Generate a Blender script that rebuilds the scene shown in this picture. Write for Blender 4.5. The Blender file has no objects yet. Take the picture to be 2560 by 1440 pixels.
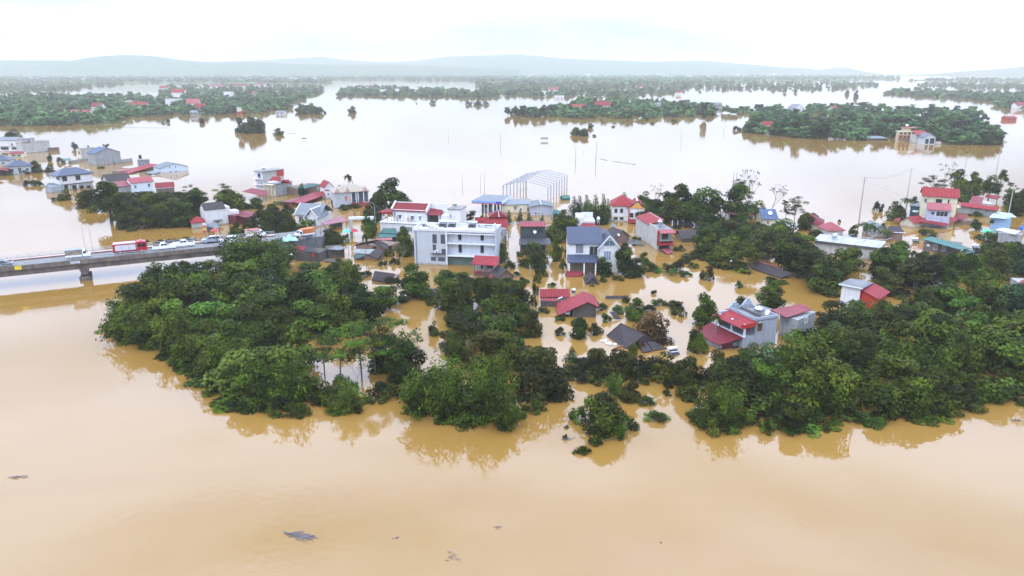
import bpy, math, random
import numpy as np
from mathutils import Vector, Matrix
R = math.radians
scene = bpy.context.scene
COL = scene.collection
# ---------------------------------------------------------------- camera, sky, sun, exposure
CAMH = 48.0
FPX = 1849.0
PITCH = R(16.5)
cam_d = bpy.data.cameras.new("camera")
cam = bpy.data.objects.new("camera", cam_d)
COL.objects.link(cam)
cam.location = (0, 0, CAMH)
cam.rotation_euler = (R(90) - PITCH, 0, 0)
cam_d.sensor_width = 36.0
cam_d.lens = 36.0 * FPX / 2560.0
cam_d.clip_start = 1.0
cam_d.clip_end = 60000.0
scene.camera = cam

SUN_EL, SUN_ROT = R(58), R(-140)
world = bpy.data.worlds.new("World")
scene.world = world
world.use_nodes = True
nt = world.node_tree
nt.nodes.clear()
wo = nt.nodes.new("ShaderNodeOutputWorld")
bg = nt.nodes.new("ShaderNodeBackground")
bg.inputs["Strength"].default_value = 0.1
sky = nt.nodes.new("ShaderNodeTexSky")
sky.sky_type = 'NISHITA'
sky.sun_disc = False
sky.sun_elevation = SUN_EL
sky.sun_rotation = SUN_ROT
tc = nt.nodes.new("ShaderNodeTexCoord")
mp = nt.nodes.new("ShaderNodeMapping")
mp.inputs["Scale"].default_value = (1.0, 1.0, 5.0)
cl = nt.nodes.new("ShaderNodeTexNoise")
cl.inputs["Scale"].default_value = 2.2
cl.inputs["Detail"].default_value = 6.0
cl.inputs["Roughness"].default_value = 0.55
rp = nt.nodes.new("ShaderNodeValToRGB")
rp.color_ramp.elements[0].position = 0.30
rp.color_ramp.elements[0].color = (0.38, 0.48, 0.64, 1)
rp.color_ramp.elements[1].position = 0.56
rp.color_ramp.elements[1].color = (0.82, 0.97, 1.34, 1)
gain = nt.nodes.new("ShaderNodeVectorMath")
gain.operation = 'SCALE'
gain.inputs["Scale"].default_value = 14.0
mx = nt.nodes.new("ShaderNodeMix")
mx.data_type = 'RGBA'
mx.inputs[0].default_value = 0.96
L = nt.links.new
# an overcast sky is brighter overhead than at the horizon
sz = nt.nodes.new("ShaderNodeSeparateXYZ")
up = nt.nodes.new("ShaderNodeMapRange")
up.inputs["From Min"].default_value = 0.02
up.inputs["From Max"].default_value = 0.62
up.inputs["To Min"].default_value = 12.2
up.inputs["To Max"].default_value = 37.0
L(tc.outputs["Generated"], sz.inputs[0])
L(sz.outputs["Z"], up.inputs["Value"])
L(up.outputs["Result"], gain.inputs["Scale"])
L(tc.outputs["Generated"], mp.inputs["Vector"])
L(mp.outputs["Vector"], cl.inputs["Vector"])
L(cl.outputs["Fac"], rp.inputs["Fac"])
L(rp.outputs["Color"], gain.inputs[0])
L(sky.outputs["Color"], mx.inputs[6])
L(gain.outputs["Vector"], mx.inputs[7])
L(mx.outputs[2], bg.inputs["Color"])
L(bg.outputs["Background"], wo.inputs["Surface"])

sun_d = bpy.data.lights.new("sun", 'SUN')
sun_d.energy = 1.5
sun_d.angle = R(25)
sun_d.color = (1.0, 0.96, 0.9)
sun = bpy.data.objects.new("sun", sun_d)
COL.objects.link(sun)
# direction the light comes from: matches the sky's elevation and rotation
sd = Vector((math.sin(SUN_ROT) * math.cos(SUN_EL), math.cos(SUN_ROT) * math.cos(SUN_EL), math.sin(SUN_EL)))
sun.rotation_euler = sd.to_track_quat('Z', 'Y').to_euler()

vs = scene.view_settings
vs.view_transform = 'Standard'
vs.look = 'None'
vs.gamma = 1.0
vs.use_curve_mapping = False
vs.exposure = 0.10
scene.render.engine = 'CYCLES'
scene.cycles.use_denoising = True
scene.cycles.max_bounces = 6
scene.cycles.diffuse_bounces = 3
scene.cycles.glossy_bounces = 3
scene.cycles.transmission_bounces = 2
scene.cycles.volume_bounces = 1
scene.cycles.sample_clamp_indirect = 8.0

# ---------------------------------------------------------------- helpers: photograph pixel -> place
CP, SP = math.cos(PITCH), math.sin(PITCH)


def P(u, v, z=0.0):
    """the point at height z that the camera sees at photograph pixel (u, v)"""
    a, b = (u - 1280.0) / FPX, (720.0 - v) / FPX
    dx, dy, dz = a, CP + b * SP, -SP + b * CP
    t = (z - CAMH) / dz
    return Vector((dx * t, dy * t, z))


def ht(u, v, vt):
    """height of something standing on the water at (u, v) whose top shows at row vt"""
    p = P(u, v)
    b = (720.0 - vt) / FPX
    # along the vertical through p: depth along the view axis is y*CP - (z-H)*SP, up is y*SP + (z-H)*CP
    k = (b * p.y * CP - p.y * SP) / (CP + b * SP)
    return k + CAMH


def pxm(v, z=0.0):
    """photograph pixels per metre at height z seen at row v"""
    p = P(1280, v, z)
    return FPX / (p.y * CP - (z - CAMH) * SP)


def proj(p):
    dz = p[1] * CP - (p[2] - CAMH) * SP
    up = p[1] * SP + (p[2] - CAMH) * CP
    return 1280 + FPX * p[0] / dz, 720 - FPX * up / dz


# ---------------------------------------------------------------- helpers: materials
MATS = {}


def mat(name, c, rough=0.75, var=0.18, scale=0.8, streak=0.0, wave=None, metal=0.0, bump=0.0, spec=0.4, stain=0.0, per_object=0.0, c2=None, stainc=(0.16, 0.12, 0.08)):
    if name in MATS:
        return MATS[name]
    m = bpy.data.materials.new(name)
    m.use_nodes = True
    n = m.node_tree.nodes
    l = m.node_tree.links.new
    b = n["Principled BSDF"]
    b.inputs["Roughness"].default_value = rough
    b.inputs["Metallic"].default_value = metal
    b.inputs["Specular IOR Level"].default_value = spec
    t = n.new("ShaderNodeTexCoord")
    out = t.outputs["Object"]
    n1 = n.new("ShaderNodeTexNoise")
    n1.inputs["Scale"].default_value = scale
    n1.inputs["Detail"].default_value = 7
    n1.inputs["Roughness"].default_value = 0.62
    l(out, n1.inputs["Vector"])
    r = n.new("ShaderNodeValToRGB")
    r.color_ramp.elements[0].position = 0.3
    r.color_ramp.elements[1].position = 0.7
    lo = tuple(max(0, x * (1 - var)) for x in (c2 or c))
    hi = tuple(min(1, x * (1 + var * 0.6)) for x in c)
    r.color_ramp.elements[0].color = (*lo, 1)
    r.color_ramp.elements[1].color = (*hi, 1)
    l(n1.outputs["Fac"], r.inputs["Fac"])
    col = r.outputs["Color"]
    if streak:
        mpn = n.new("ShaderNodeMapping")
        mpn.inputs["Scale"].default_value = (1.6, 1.6, 0.12)
        l(out, mpn.inputs["Vector"])
        n2 = n.new("ShaderNodeTexNoise")
        n2.inputs["Scale"].default_value = 1.3
        n2.inputs["Detail"].default_value = 5
        l(mpn.outputs["Vector"], n2.inputs["Vector"])
        r2 = n.new("ShaderNodeValToRGB")
        r2.color_ramp.elements[0].position = 0.46
        r2.color_ramp.elements[0].color = (0, 0, 0, 1)
        r2.color_ramp.elements[1].position = 0.7
        r2.color_ramp.elements[1].color = (1, 1, 1, 1)
        l(n2.outputs["Fac"], r2.inputs["Fac"])
        mm = n.new("ShaderNodeMix")
        mm.data_type = 'RGBA'
        mu = n.new("ShaderNodeMath")
        mu.operation = 'MULTIPLY'
        mu.inputs[1].default_value = streak
        l(r2.outputs["Color"], mu.inputs[0])
        l(mu.outputs[0], mm.inputs[0])
        l(col, mm.inputs[6])
        mm.inputs[7].default_value = (*[x * 0.45 for x in c], 1)
        col = mm.outputs[2]
    if stain:
        # a wavering mud line left by the flood just above the water
        sx = n.new("ShaderNodeSeparateXYZ")
        l(out, sx.inputs[0])
        n3 = n.new("ShaderNodeTexNoise")
        n3.inputs["Scale"].default_value = 0.9
        l(out, n3.inputs["Vector"])
        ad = n.new("ShaderNodeMath")
        ad.operation = 'SUBTRACT'
        l(n3.outputs["Fac"], ad.inputs[0])
        l(sx.outputs["Z"], ad.inputs[1])
        r3 = n.new("ShaderNodeValToRGB")
        r3.color_ramp.elements[0].position = 0.0
        r3.color_ramp.elements[0].color = (0, 0, 0, 1)
        r3.color_ramp.elements[1].position = 0.35
        r3.color_ramp.elements[1].color = (stain,) * 3 + (1,)
        l(ad.outputs[0], r3.inputs["Fac"])
        m3 = n.new("ShaderNodeMix")
        m3.data_type = 'RGBA'
        l(r3.outputs["Color"], m3.inputs[0])
        l(col, m3.inputs[6])
        m3.inputs[7].default_value = (*stainc, 1)
        col = m3.outputs[2]
    hgt = None
    if wave:
        axis, period, amt = wave
        w = n.new("ShaderNodeTexWave")
        w.wave_type = 'BANDS'
        w.bands_direction = axis
        w.inputs["Scale"].default_value = 0.314 / period
        w.inputs["Distortion"].default_value = 0.15
        l(out, w.inputs["Vector"])
        hgt = w.outputs["Fac"]
        m4 = n.new("ShaderNodeMix")
        m4.data_type = 'RGBA'
        m4.blend_type = 'MULTIPLY'
        m4.inputs[0].default_value = amt
        l(col, m4.inputs[6])
        l(w.outputs["Color"], m4.inputs[7])
        col = m4.outputs[2]
    if per_object:
        oi = n.new("ShaderNodeObjectInfo")
        hs = n.new("ShaderNodeHueSaturation")
        mr = n.new("ShaderNodeMapRange")
        mr.inputs["To Min"].default_value = 1 - per_object
        mr.inputs["To Max"].default_value = 1 + per_object
        l(oi.outputs["Random"], mr.inputs["Value"])
        l(mr.outputs["Result"], hs.inputs["Value"])
        l(col, hs.inputs["Color"])
        col = hs.outputs["Color"]
    l(col, b.inputs["Base Color"])
    if bump:
        bp = n.new("ShaderNodeBump")
        bp.inputs["Strength"].default_value = bump
        bp.inputs["Distance"].default_value = 0.05
        l(hgt or n1.outputs["Fac"], bp.inputs["Height"])
        l(bp.outputs["Normal"], b.inputs["Normal"])
    MATS[name] = m
    return m


def leaf_mat(name, c1, c2, trans=0.15, hue=0.02, val=0.3, rough=0.65):
    """leaves: colour wanders from leaf to leaf and from plant to plant; a little light passes through"""
    if name in MATS:
        return MATS[name]
    m = bpy.data.materials.new(name)
    m.use_nodes = True
    n = m.node_tree.nodes
    l = m.node_tree.links.new
    b = n["Principled BSDF"]
    b.inputs["Roughness"].default_value = rough
    b.inputs["Specular IOR Level"].default_value = 0.08
    g = n.new("ShaderNodeNewGeometry")
    oi = n.new("ShaderNodeObjectInfo")
    mi = n.new("ShaderNodeMix")
    mi.data_type = 'RGBA'
    mi.inputs[6].default_value = (*c1, 1)
    mi.inputs[7].default_value = (*c2, 1)
    l(g.outputs["Random Per Island"], mi.inputs[0])
    hs = n.new("ShaderNodeHueSaturation")
    a1 = n.new("ShaderNodeMapRange")
    a1.inputs["To Min"].default_value = 0.5 - hue
    a1.inputs["To Max"].default_value = 0.5 + hue * 1.2
    l(oi.outputs["Random"], a1.inputs["Value"])
    l(a1.outputs["Result"], hs.inputs["Hue"])
    # a second, unrelated draw from the same random number
    mu = n.new("ShaderNodeMath")
    mu.operation = 'MULTIPLY'
    mu.inputs[1].default_value = 17.31
    fr = n.new("ShaderNodeMath")
    fr.operation = 'FRACT'
    l(oi.outputs["Random"], mu.inputs[0])
    l(mu.outputs[0], fr.inputs[0])
    a2 = n.new("ShaderNodeMapRange")
    a2.inputs["To Min"].default_value = 1 - val
    a2.inputs["To Max"].default_value = 1 + val
    l(fr.outputs[0], a2.inputs["Value"])
    l(a2.outputs["Result"], hs.inputs["Value"])
    # some sprays of a crown carry paler or darker leaves than others
    at_ = n.new("ShaderNodeAttribute")
    at_.attribute_name = "spray"
    a3 = n.new("ShaderNodeMapRange")
    a3.inputs["To Min"].default_value = 0.15
    a3.inputs["To Max"].default_value = 1.3
    l(at_.outputs["Fac"], a3.inputs["Value"])
    sc_ = n.new("ShaderNodeVectorMath")
    sc_.operation = 'SCALE'
    l(mi.outputs[2], sc_.inputs[0])
    l(a3.outputs["Result"], sc_.inputs["Scale"])
    l(sc_.outputs["Vector"], hs.inputs["Color"])
    l(hs.outputs["Color"], b.inputs["Base Color"])
    tr = n.new("ShaderNodeBsdfTranslucent")
    l(hs.outputs["Color"], tr.inputs["Color"])
    ms = n.new("ShaderNodeMixShader")
    ms.inputs[0].default_value = trans
    l(b.outputs[0], ms.inputs[1])
    l(tr.outputs[0], ms.inputs[2])
    l(ms.outputs[0], n["Material Output"].inputs["Surface"])
    MATS[name] = m
    return m


# ---------------------------------------------------------------- helpers: meshes and objects
class MB:
    """collects shapes and links them as ONE mesh object"""

    def __init__(s):
        s.v, s.f = [], []

    def add(s, vs_, fs_):
        o = len(s.v)
        s.v += [tuple(p) for p in vs_]
        s.f += [tuple(i + o for i in q) for q in fs_]
        return s

    def box(s, x0, x1, y0, y1, z0, z1):
        return s.add([(x0, y0, z0), (x1, y0, z0), (x1, y1, z0), (x0, y1, z0), (x0, y0, z1), (x1, y0, z1), (x1, y1, z1), (x0, y1, z1)],
                     [(0, 3, 2, 1), (4, 5, 6, 7), (0, 1, 5, 4), (1, 2, 6, 5), (2, 3, 7, 6), (3, 0, 4, 7)])

    def slab(s, top, th):
        k = len(top)
        vs_ = [tuple(p) for p in top] + [(p[0], p[1], p[2] - th) for p in top]
        fs_ = [tuple(range(k)), tuple(range(2 * k - 1, k - 1, -1))] + [(i, k + i, k + (i + 1) % k, (i + 1) % k) for i in range(k)]
        return s.add(vs_, fs_)

    def prof(s, pts, axis, a0, a1):
        """a closed profile of (t, z) points swept along 'x' or 'y'; t is the other axis"""
        k = len(pts)
        f = (lambda a, t, z: (a, t, z)) if axis == 'x' else (lambda a, t, z: (t, a, z))
        vs_ = [f(a0, t, z) for t, z in pts] + [f(a1, t, z) for t, z in pts]
        return s.add(vs_, [tuple(range(k)), tuple(range(2 * k - 1, k - 1, -1))] + [(i, (i + 1) % k, k + (i + 1) % k, k + i) for i in range(k)])

    def tube(s, p, q, r0, r1=None, n=6):
        r1 = r0 if r1 is None else r1
        p, q = Vector(p), Vector(q)
        d = (q - p)
        if d.length < 1e-6:
            return s
        d.normalize()
        a = d.orthogonal().normalized()
        b = d.cross(a)
        vs_ = []
        for c, r in ((p, r0), (q, r1)):
            for i in range(n):
                t = 2 * math.pi * i / n
                vs_.append(c + a * (r * math.cos(t)) + b * (r * math.sin(t)))
        return s.add(vs_, [(i, (i + 1) % n, n + (i + 1) % n, n + i) for i in range(n)] + [tuple(range(n - 1, -1, -1)), tuple(range(n, 2 * n))])

    def path(s, pts, r0, r1, n=5):
        k = len(pts)
        for i in range(k - 1):
            a, b = i / (k - 1), (i + 1) / (k - 1)
            s.tube(pts[i], pts[i + 1], r0 + (r1 - r0) * a, r0 + (r1 - r0) * b, n)
        return s

    def lathe(s, c, prof, n=10):
        vs_, fs_ = [], []
        for r, z in prof:
            for i in range(n):
                t = 2 * math.pi * i / n
                vs_.append((c[0] + r * math.cos(t), c[1] + r * math.sin(t), c[2] + z))
        k = len(prof)
        for j in range(k - 1):
            for i in range(n):
                fs_.append((j * n + i, j * n + (i + 1) % n, (j + 1) * n + (i + 1) % n, (j + 1) * n + i))
        fs_.append(tuple(range(n - 1, -1, -1)))
        fs_.append(tuple((k - 1) * n + i for i in range(n)))
        return s.add(vs_, fs_)

    def build(s, name, m, parent=None, smooth=False, world=False):
        vs_ = s.v
        if world and parent is not None:
            inv = parent.matrix_basis.inverted()
            vs_ = [tuple(inv @ Vector(p)) for p in vs_]
        me = bpy.data.meshes.new(name)
        me.from_pydata(vs_, [], s.f)
        me.update()
        o = link(name, me, m, parent)
        if smooth:
            me.polygons.foreach_set("use_smooth", [True] * len(me.polygons))
        return o


def link(name, me, m, parent=None):
    if m is not None and not me.materials:
        me.materials.append(m)
    o = bpy.data.objects.new(name, me)
    COL.objects.link(o)
    if parent is not None:
        o.parent = parent
    return o


def np_mesh(name, v, f):
    """mesh from numpy arrays; f is (n, k)"""
    me = bpy.data.meshes.new(name)
    n, k = f.shape
    me.vertices.add(len(v))
    me.vertices.foreach_set("co", np.ascontiguousarray(v, dtype=np.float32).ravel())
    me.loops.add(n * k)
    me.loops.foreach_set("vertex_index", np.ascontiguousarray(f, dtype=np.int32).ravel())
    me.polygons.add(n)
    me.polygons.foreach_set("loop_start", np.arange(0, n * k, k, dtype=np.int32))
    me.update(calc_edges=True)
    return me


def tag(o, label=None, cat=None, group=None, kind=None):
    if label:
        o["label"] = label
    if cat:
        o["category"] = cat
    if group:
        o["group"] = group
    if kind:
        o["kind"] = kind
    return o


def empty(name, loc, rz=0.0):
    o = bpy.data.objects.new(name, None)
    o.location = loc
    o.rotation_euler = (0, 0, rz)
    o.empty_display_size = 0.2
    COL.objects.link(o)
    o.matrix_basis = Matrix.Translation(Vector(loc)) @ Matrix.Rotation(rz, 4, 'Z')
    return o


def copy_tree(o, parent=None):
    c = o.copy()
    COL.objects.link(c)
    if parent is not None:
        c.parent = parent
    for ch in [x for x in o.children]:
        copy_tree(ch, c)
    return c


# ---------------------------------------------------------------- the setting: water, hills, haze
def make_water():
    m = bpy.data.materials.new("muddy_water")
    m.use_nodes = True
    n = m.node_tree.nodes
    l = m.node_tree.links.new
    b = n["Principled BSDF"]
    b.inputs["Roughness"].default_value = 0.035
    b.inputs["IOR"].default_value = 1.55
    b.inputs["Specular IOR Level"].default_value = 0.5
    t = n.new("ShaderNodeTexCoord")
    mpn = n.new("ShaderNodeMapping")
    mpn.inputs["Rotation"].default_value = (0, 0, R(-20))
    mpn.inputs["Scale"].default_value = (0.35, 1.0, 1.0)
    l(t.outputs["Object"], mpn.inputs["Vector"])
    big = n.new("ShaderNodeTexNoise")
    big.inputs["Scale"].default_value = 0.03
    big.inputs["Detail"].default_value = 8
    big.inputs["Roughness"].default_value = 0.6
    big.inputs["Distortion"].default_value = 0.8
    l(mpn.outputs["Vector"], big.inputs["Vector"])
    r = n.new("ShaderNodeValToRGB")
    r.color_ramp.elements[0].position = 0.3
    r.color_ramp.elements[0].color = (0.208, 0.112, 0.023, 1)
    r.color_ramp.elements[1].position = 0.72
    r.color_ramp.elements[1].color = (0.242, 0.136, 0.032, 1)
    l(big.outputs["Fac"], r.inputs["Fac"])
    l(r.outputs["Color"], b.inputs["Base Color"])
    # wind lanes: patches of slightly ruffled water between glassy ones
    rr = n.new("ShaderNodeMapRange")
    rr.inputs["From Min"].default_value = 0.35
    rr.inputs["From Max"].default_value = 0.7
    rr.inputs["To Min"].default_value = 0.02
    rr.inputs["To Max"].default_value = 0.07
    ln = n.new("ShaderNodeTexNoise")
    ln.inputs["Scale"].default_value = 0.045
    ln.inputs["Detail"].default_value = 5
    ln.inputs["Distortion"].default_value = 1.5
    l(mpn.outputs["Vector"], ln.inputs["Vector"])
    l(ln.outputs["Fac"], rr.inputs["Value"])
    l(rr.outputs["Result"], b.inputs["Roughness"])
    w1 = n.new("ShaderNodeTexNoise")
    w1.inputs["Scale"].default_value = 0.9
    w1.inputs["Detail"].default_value = 3
    l(t.outputs["Object"], w1.inputs["Vector"])
    bp = n.new("ShaderNodeBump")
    bp.inputs["Strength"].default_value = 0.3
    bp.inputs["Distance"].default_value = 0.035
    l(w1.outputs["Fac"], bp.inputs["Height"])
    l(bp.outputs["Normal"], b.inputs["Normal"])
    mb = MB()
    S = 20000
    mb.add([(-S, -3000, 0), (S, -3000, 0), (S, S, 0), (-S, S, 0)], [(0, 1, 2, 3)])
    o = mb.build("flood_water", m)
    tag(o, "calm brown flood water covering the whole plain", kind="structure")


make_water()


def interp(pts, x):
    for (x0, y0), (x1, y1) in zip(pts, pts[1:]):
        if x0 <= x <= x1:
            return y0 + (y1 - y0) * (x - x0) / (x1 - x0)
    return pts[0][1] if x < pts[0][0] else pts[-1][1]


from mathutils import noise as mnoise


def hills(name, label, sil, base_v, dist, c, seed, depth=1500.0):
    """a ridge whose skyline follows sil (pixels), its crest at the given distance, sloping to the plain before and behind"""
    us = np.arange(sil[0][0], sil[-1][0] + 1, 7.0)
    rows = 16
    V_, F_ = [], []
    for i, u in enumerate(us):
        vv = interp(sil, u)
        b = (720.0 - vv) / FPX
        dz = (-SP + b * CP) / (CP + b * SP)
        hz = CAMH + dz * dist
        for j in range(rows):
            t = j / (rows - 1)
            y = dist + (t - 0.62) * depth
            prof = math.sin(math.pi * min(1, t / 0.62) / 2) ** 1.4 if t < 0.62 else max(0.0, 1 - ((t - 0.62) / 0.38) ** 2)
            x = (u - 1280.0) / FPX * dist / CP * (1.0)
            nz = mnoise.fractal(Vector((x * 0.0022 + seed, y * 0.003, seed)), 1.0, 2.0, 5)
            z = max(-6.0, hz * prof * (1 + 0.22 * nz * (1 - prof * 0.85)) - 2.0)
            V_.append((x, y, z))
    k = len(us)
    for i in range(k - 1):
        for j in range(rows - 1):
            a = i * rows + j
            F_.append((a, a + rows, a + rows + 1, a + 1))
    me = bpy.data.meshes.new(name)
    me.from_pydata(V_, [], F_)
    me.polygons.foreach_set("use_smooth", [True] * len(F_))
    m = mat("wooded_hill_" + name, c, rough=0.95, var=0.45, scale=0.012, spec=0.1)
    o = link(name, me, m)
    tag(o, label, kind="structure")


HGREEN = (0.055, 0.085, 0.04)
hills("hills", "hazy wooded hills along the skyline", [(-400, 158), (-100, 153), (0, 150), (60, 152), (140, 150), (220, 150), (300, 151), (340, 142), (400, 136), (460, 140), (520, 150), (580, 154), (680, 153), (800, 160), (1000, 160), (1200, 168), (1300, 172)], 188, 5600, HGREEN, 1.3)
hills("far_hills", "pale blue mountain range behind the plain", [(200, 168), (500, 160), (640, 153), (760, 147), (850, 142), (900, 150), (980, 154), (1060, 152), (1130, 141), (1200, 138), (1290, 136), (1340, 140), (1400, 146), (1500, 150), (1600, 154), (1720, 151), (1790, 158), (1850, 163), (1890, 169), (1925, 168), (1965, 178), (2010, 182)], 186, 7600, HGREEN, 4.1, 2200)
hills("conical_hills", "small pointed hills at the far end of the water", [(1900, 186), (1965, 182), (2000, 172), (2038, 167), (2065, 175), (2100, 184), (2150, 187)], 188, 7000, HGREEN, 7.7, 900)
hills("right_hills", "hazy hill rising beyond the flooded fields", [(2180, 187), (2290, 184), (2340, 177), (2400, 173), (2480, 164), (2530, 158), (2600, 160), (2900, 150)], 192, 6000, HGREEN, 9.2, 1200)


def make_haze():
    m = bpy.data.materials.new("humid_haze")
    m.use_nodes = True
    n = m.node_tree.nodes
    n.clear()
    out = n.new("ShaderNodeOutputMaterial")
    v = n.new("ShaderNodeVolumePrincipled")
    v.inputs["Color"].default_value = (0.76, 0.755, 0.70, 1)
    v.inputs["Density"].default_value = HAZE
    v.inputs["Anisotropy"].default_value = 0.1
    m.node_tree.links.new(v.outputs[0], out.inputs["Volume"])
    mb = MB()
    mb.box(-20500, 20500, -3500, 20500, -8.0, 260.0)
    o = mb.build("haze", m)
    tag(o, "pale humid haze that fades the far plain to white blue", kind="stuff")


HAZE = 0.00016
make_haze()
# ---------------------------------------------------------------- plants: prototypes
rng = np.random.default_rng(7)


def leaf_quads(c, nrm, length, width, roll=None, axis=None):
    """one bent-free quad per leaf cluster: c (n,3) centres, nrm (n,3) normals"""
    n = len(c)
    nrm = nrm / (np.linalg.norm(nrm, axis=1, keepdims=True) + 1e-9)
    if axis is None:
        a = rng.normal(size=(n, 3))
    else:
        a = axis
    a = a - nrm * np.sum(a * nrm, axis=1, keepdims=True)
    a /= (np.linalg.norm(a, axis=1, keepdims=True) + 1e-9)
    b = np.cross(nrm, a)
    length = np.asarray(length).reshape(-1, 1) * np.ones((n, 1))
    width = np.asarray(width).reshape(-1, 1) * np.ones((n, 1))
    # pointed at both ends: a rhombus, wider behind the middle
    p0 = c - a * length * 0.5
    p1 = c - a * length * 0.08 + b * width * 0.5
    p2 = c + a * length * 0.5
    p3 = c - a * length * 0.08 - b * width * 0.5
    v = np.stack([p0, p1, p2, p3], axis=1).reshape(-1, 3)
    f = np.arange(n * 4, dtype=np.int32).reshape(-1, 4)
    return v, f


def spray(me, t):
    """a number per leaf, shared by the leaves of one spray"""
    me.attributes.new("spray", 'FLOAT', 'FACE').data.foreach_set("value", np.ascontiguousarray(t, dtype=np.float32))
    return me


def crown_mesh(name, clumps, n, size, flat=0.75, out=0.7, upb=0.5, shell=0.5, asp=0.55):
    """leaves round the clumps (cx,cy,cz,r): denser towards each clump's skin"""
    cl_ = np.array(clumps, dtype=float)
    w = cl_[:, 3] ** 2
    idx = rng.choice(len(cl_), size=n, p=w / w.sum())
    d = rng.normal(size=(n, 3))
    d[:, 2] += 0.35
    d /= np.linalg.norm(d, axis=1, keepdims=True)
    rr = cl_[idx, 3] * (shell + (1.06 - shell) * rng.random(n) ** 0.6)
    c = cl_[idx, :3] + d * rr[:, None] * np.array([1, 1, flat])
    nrm = d * out + np.array([0, 0, upb]) + rng.normal(size=(n, 3)) * 0.38
    s = size * rng.uniform(0.6, 1.35, n)
    v, f = leaf_quads(c, nrm, s, s * asp)
    return spray(np_mesh(name, v, f), rng.random(len(cl_))[idx])


PROTO = {}


def limbs(mb, base_r, trunk_h, clumps, lean=(0, 0), n=6):
    top = Vector((lean[0], lean[1], trunk_h))
    mid = Vector((lean[0] * 0.35, lean[1] * 0.35, trunk_h * 0.5))
    mb.tube((0, 0, -3.0), mid, base_r * 1.15, base_r * 0.85, n)
    mb.tube(mid, top, base_r * 0.85, base_r * 0.6, n)
    for i, (x, y, z, r) in enumerate(clumps):
        c = Vector((x, y, z))
        st = mid.lerp(top, 0.4 + 0.6 * ((i * 0.37) % 1.0))
        m1 = st.lerp(c, 0.5) + Vector((0, 0, -0.12 * (c - st).length))
        mb.tube(st, m1, base_r * 0.42, base_r * 0.26, 4)
        mb.tube(m1, c + Vector((0, 0, r * 0.25)), base_r * 0.26, base_r * 0.07, 4)


BARK = mat("grey_brown_bark", (0.085, 0.068, 0.05), rough=0.95, var=0.4, scale=2.0)
BARKP = mat("pale_bark", (0.16, 0.14, 0.11), rough=0.95, var=0.4, scale=2.0)
LEAF = {
    "dark": leaf_mat("dark_green_leaves", (0.017, 0.029, 0.003), (0.044, 0.064, 0.005), hue=0.022),
    "mid": leaf_mat("green_leaves", (0.028, 0.048, 0.003), (0.076, 0.102, 0.007), hue=0.022),
    "light": leaf_mat("light_green_leaves", (0.036, 0.082, 0.006), (0.080, 0.130, 0.012), hue=0.018),
    "olive": leaf_mat("olive_brown_leaves", (0.024, 0.029, 0.004), (0.058, 0.056, 0.007), hue=0.018),
    "brown": leaf_mat("dead_brown_leaves", (0.060, 0.030, 0.010), (0.120, 0.062, 0.022), hue=0.012, val=0.15),
    "bamboo": leaf_mat("bamboo_leaves", (0.030, 0.055, 0.003), (0.082, 0.116, 0.008), hue=0.016, val=0.25),
    "blue": leaf_mat("bluish_green_leaves", (0.020, 0.048, 0.018), (0.050, 0.085, 0.030), hue=0.015),
    "yellow": leaf_mat("yellow_green_leaves", (0.055, 0.085, 0.008), (0.110, 0.135, 0.018), hue=0.012, val=0.2),
}


def reg(kind, crown, trunk, tmat=BARK):
    PROTO.setdefault(kind, []).append((crown, trunk, tmat))


def mesh_of(mb, name):
    me = bpy.data.meshes.new(name)
    me.from_pydata(mb.v, [], mb.f)
    me.update()
    return me


def round_tree(k, n=3400, size=0.47):
    """a dense rounded crown about 8 wide and 9 tall on unit scale (metres)"""
    r_ = random.Random(100 + k)
    cl_ = []
    for i in range(r_.randint(11, 15)):
        a = r_.uniform(0, 6.28)
        t = r_.random()
        rad = 2.7 * math.sqrt(r_.random()) * (1.0 - 0.45 * t)
        cl_.append((rad * math.cos(a), rad * math.sin(a), 3.0 + 4.4 * t + r_.uniform(-.3, .3), r_.uniform(1.0, 1.75) * (1.05 - 0.35 * t)))
    cl_.append((r_.uniform(-.6, .6), r_.uniform(-.6, .6), 7.6, 1.15))
    cl_.append((0, 0, 4.6, 2.2))
    mb = MB()
    limbs(mb, 0.28, 4.6, cl_[:7])
    reg("round", crown_mesh("crown", cl_, n, size), mesh_of(mb, "trunk"))


def spread_tree(k, n=3000, size=0.46):
    """layers of flat foliage on rising limbs, ragged outline, 10 wide and 9 tall"""
    r_ = random.Random(200 + k)
    cl_ = []
    for i in range(r_.randint(13, 17)):
        a = r_.uniform(0, 6.28)
        z = r_.uniform(3.0, 8.2)
        rad = r_.uniform(0.4, 4.2) * (1.15 - 0.09 * z)
        cl_.append((rad * math.cos(a), rad * math.sin(a), z, r_.uniform(1.0, 1.7)))
    mb = MB()
    limbs(mb, 0.26, 4.2, cl_[:9], lean=(r_.uniform(-.6, .6), r_.uniform(-.6, .6)))
    reg("spread", crown_mesh("crown", cl_, n, size, flat=0.45, upb=0.85, shell=0.3), mesh_of(mb, "trunk"))


def open_tree(k, n=2500, size=0.42):
    """a see-through feathery crown: flat sprays at the ends of thin bare limbs"""
    r_ = random.Random(300 + k)
    cl_ = []
    for i in range(r_.randint(17, 21)):
        a = r_.uniform(0, 6.28)
        rad = r_.uniform(0.8, 4.6)
        cl_.append((rad * math.cos(a), rad * math.sin(a), r_.uniform(4.4, 8.8) - 0.25 * rad, r_.uniform(1.0, 1.75)))
    mb = MB()
    limbs(mb, 0.17, 4.6, cl_, lean=(r_.uniform(-.8, .8), 0))
    reg("open", crown_mesh("crown", cl_, n, size, flat=0.28, upb=1.1, shell=0.1, asp=0.45), mesh_of(mb, "trunk"), BARKP)


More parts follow.
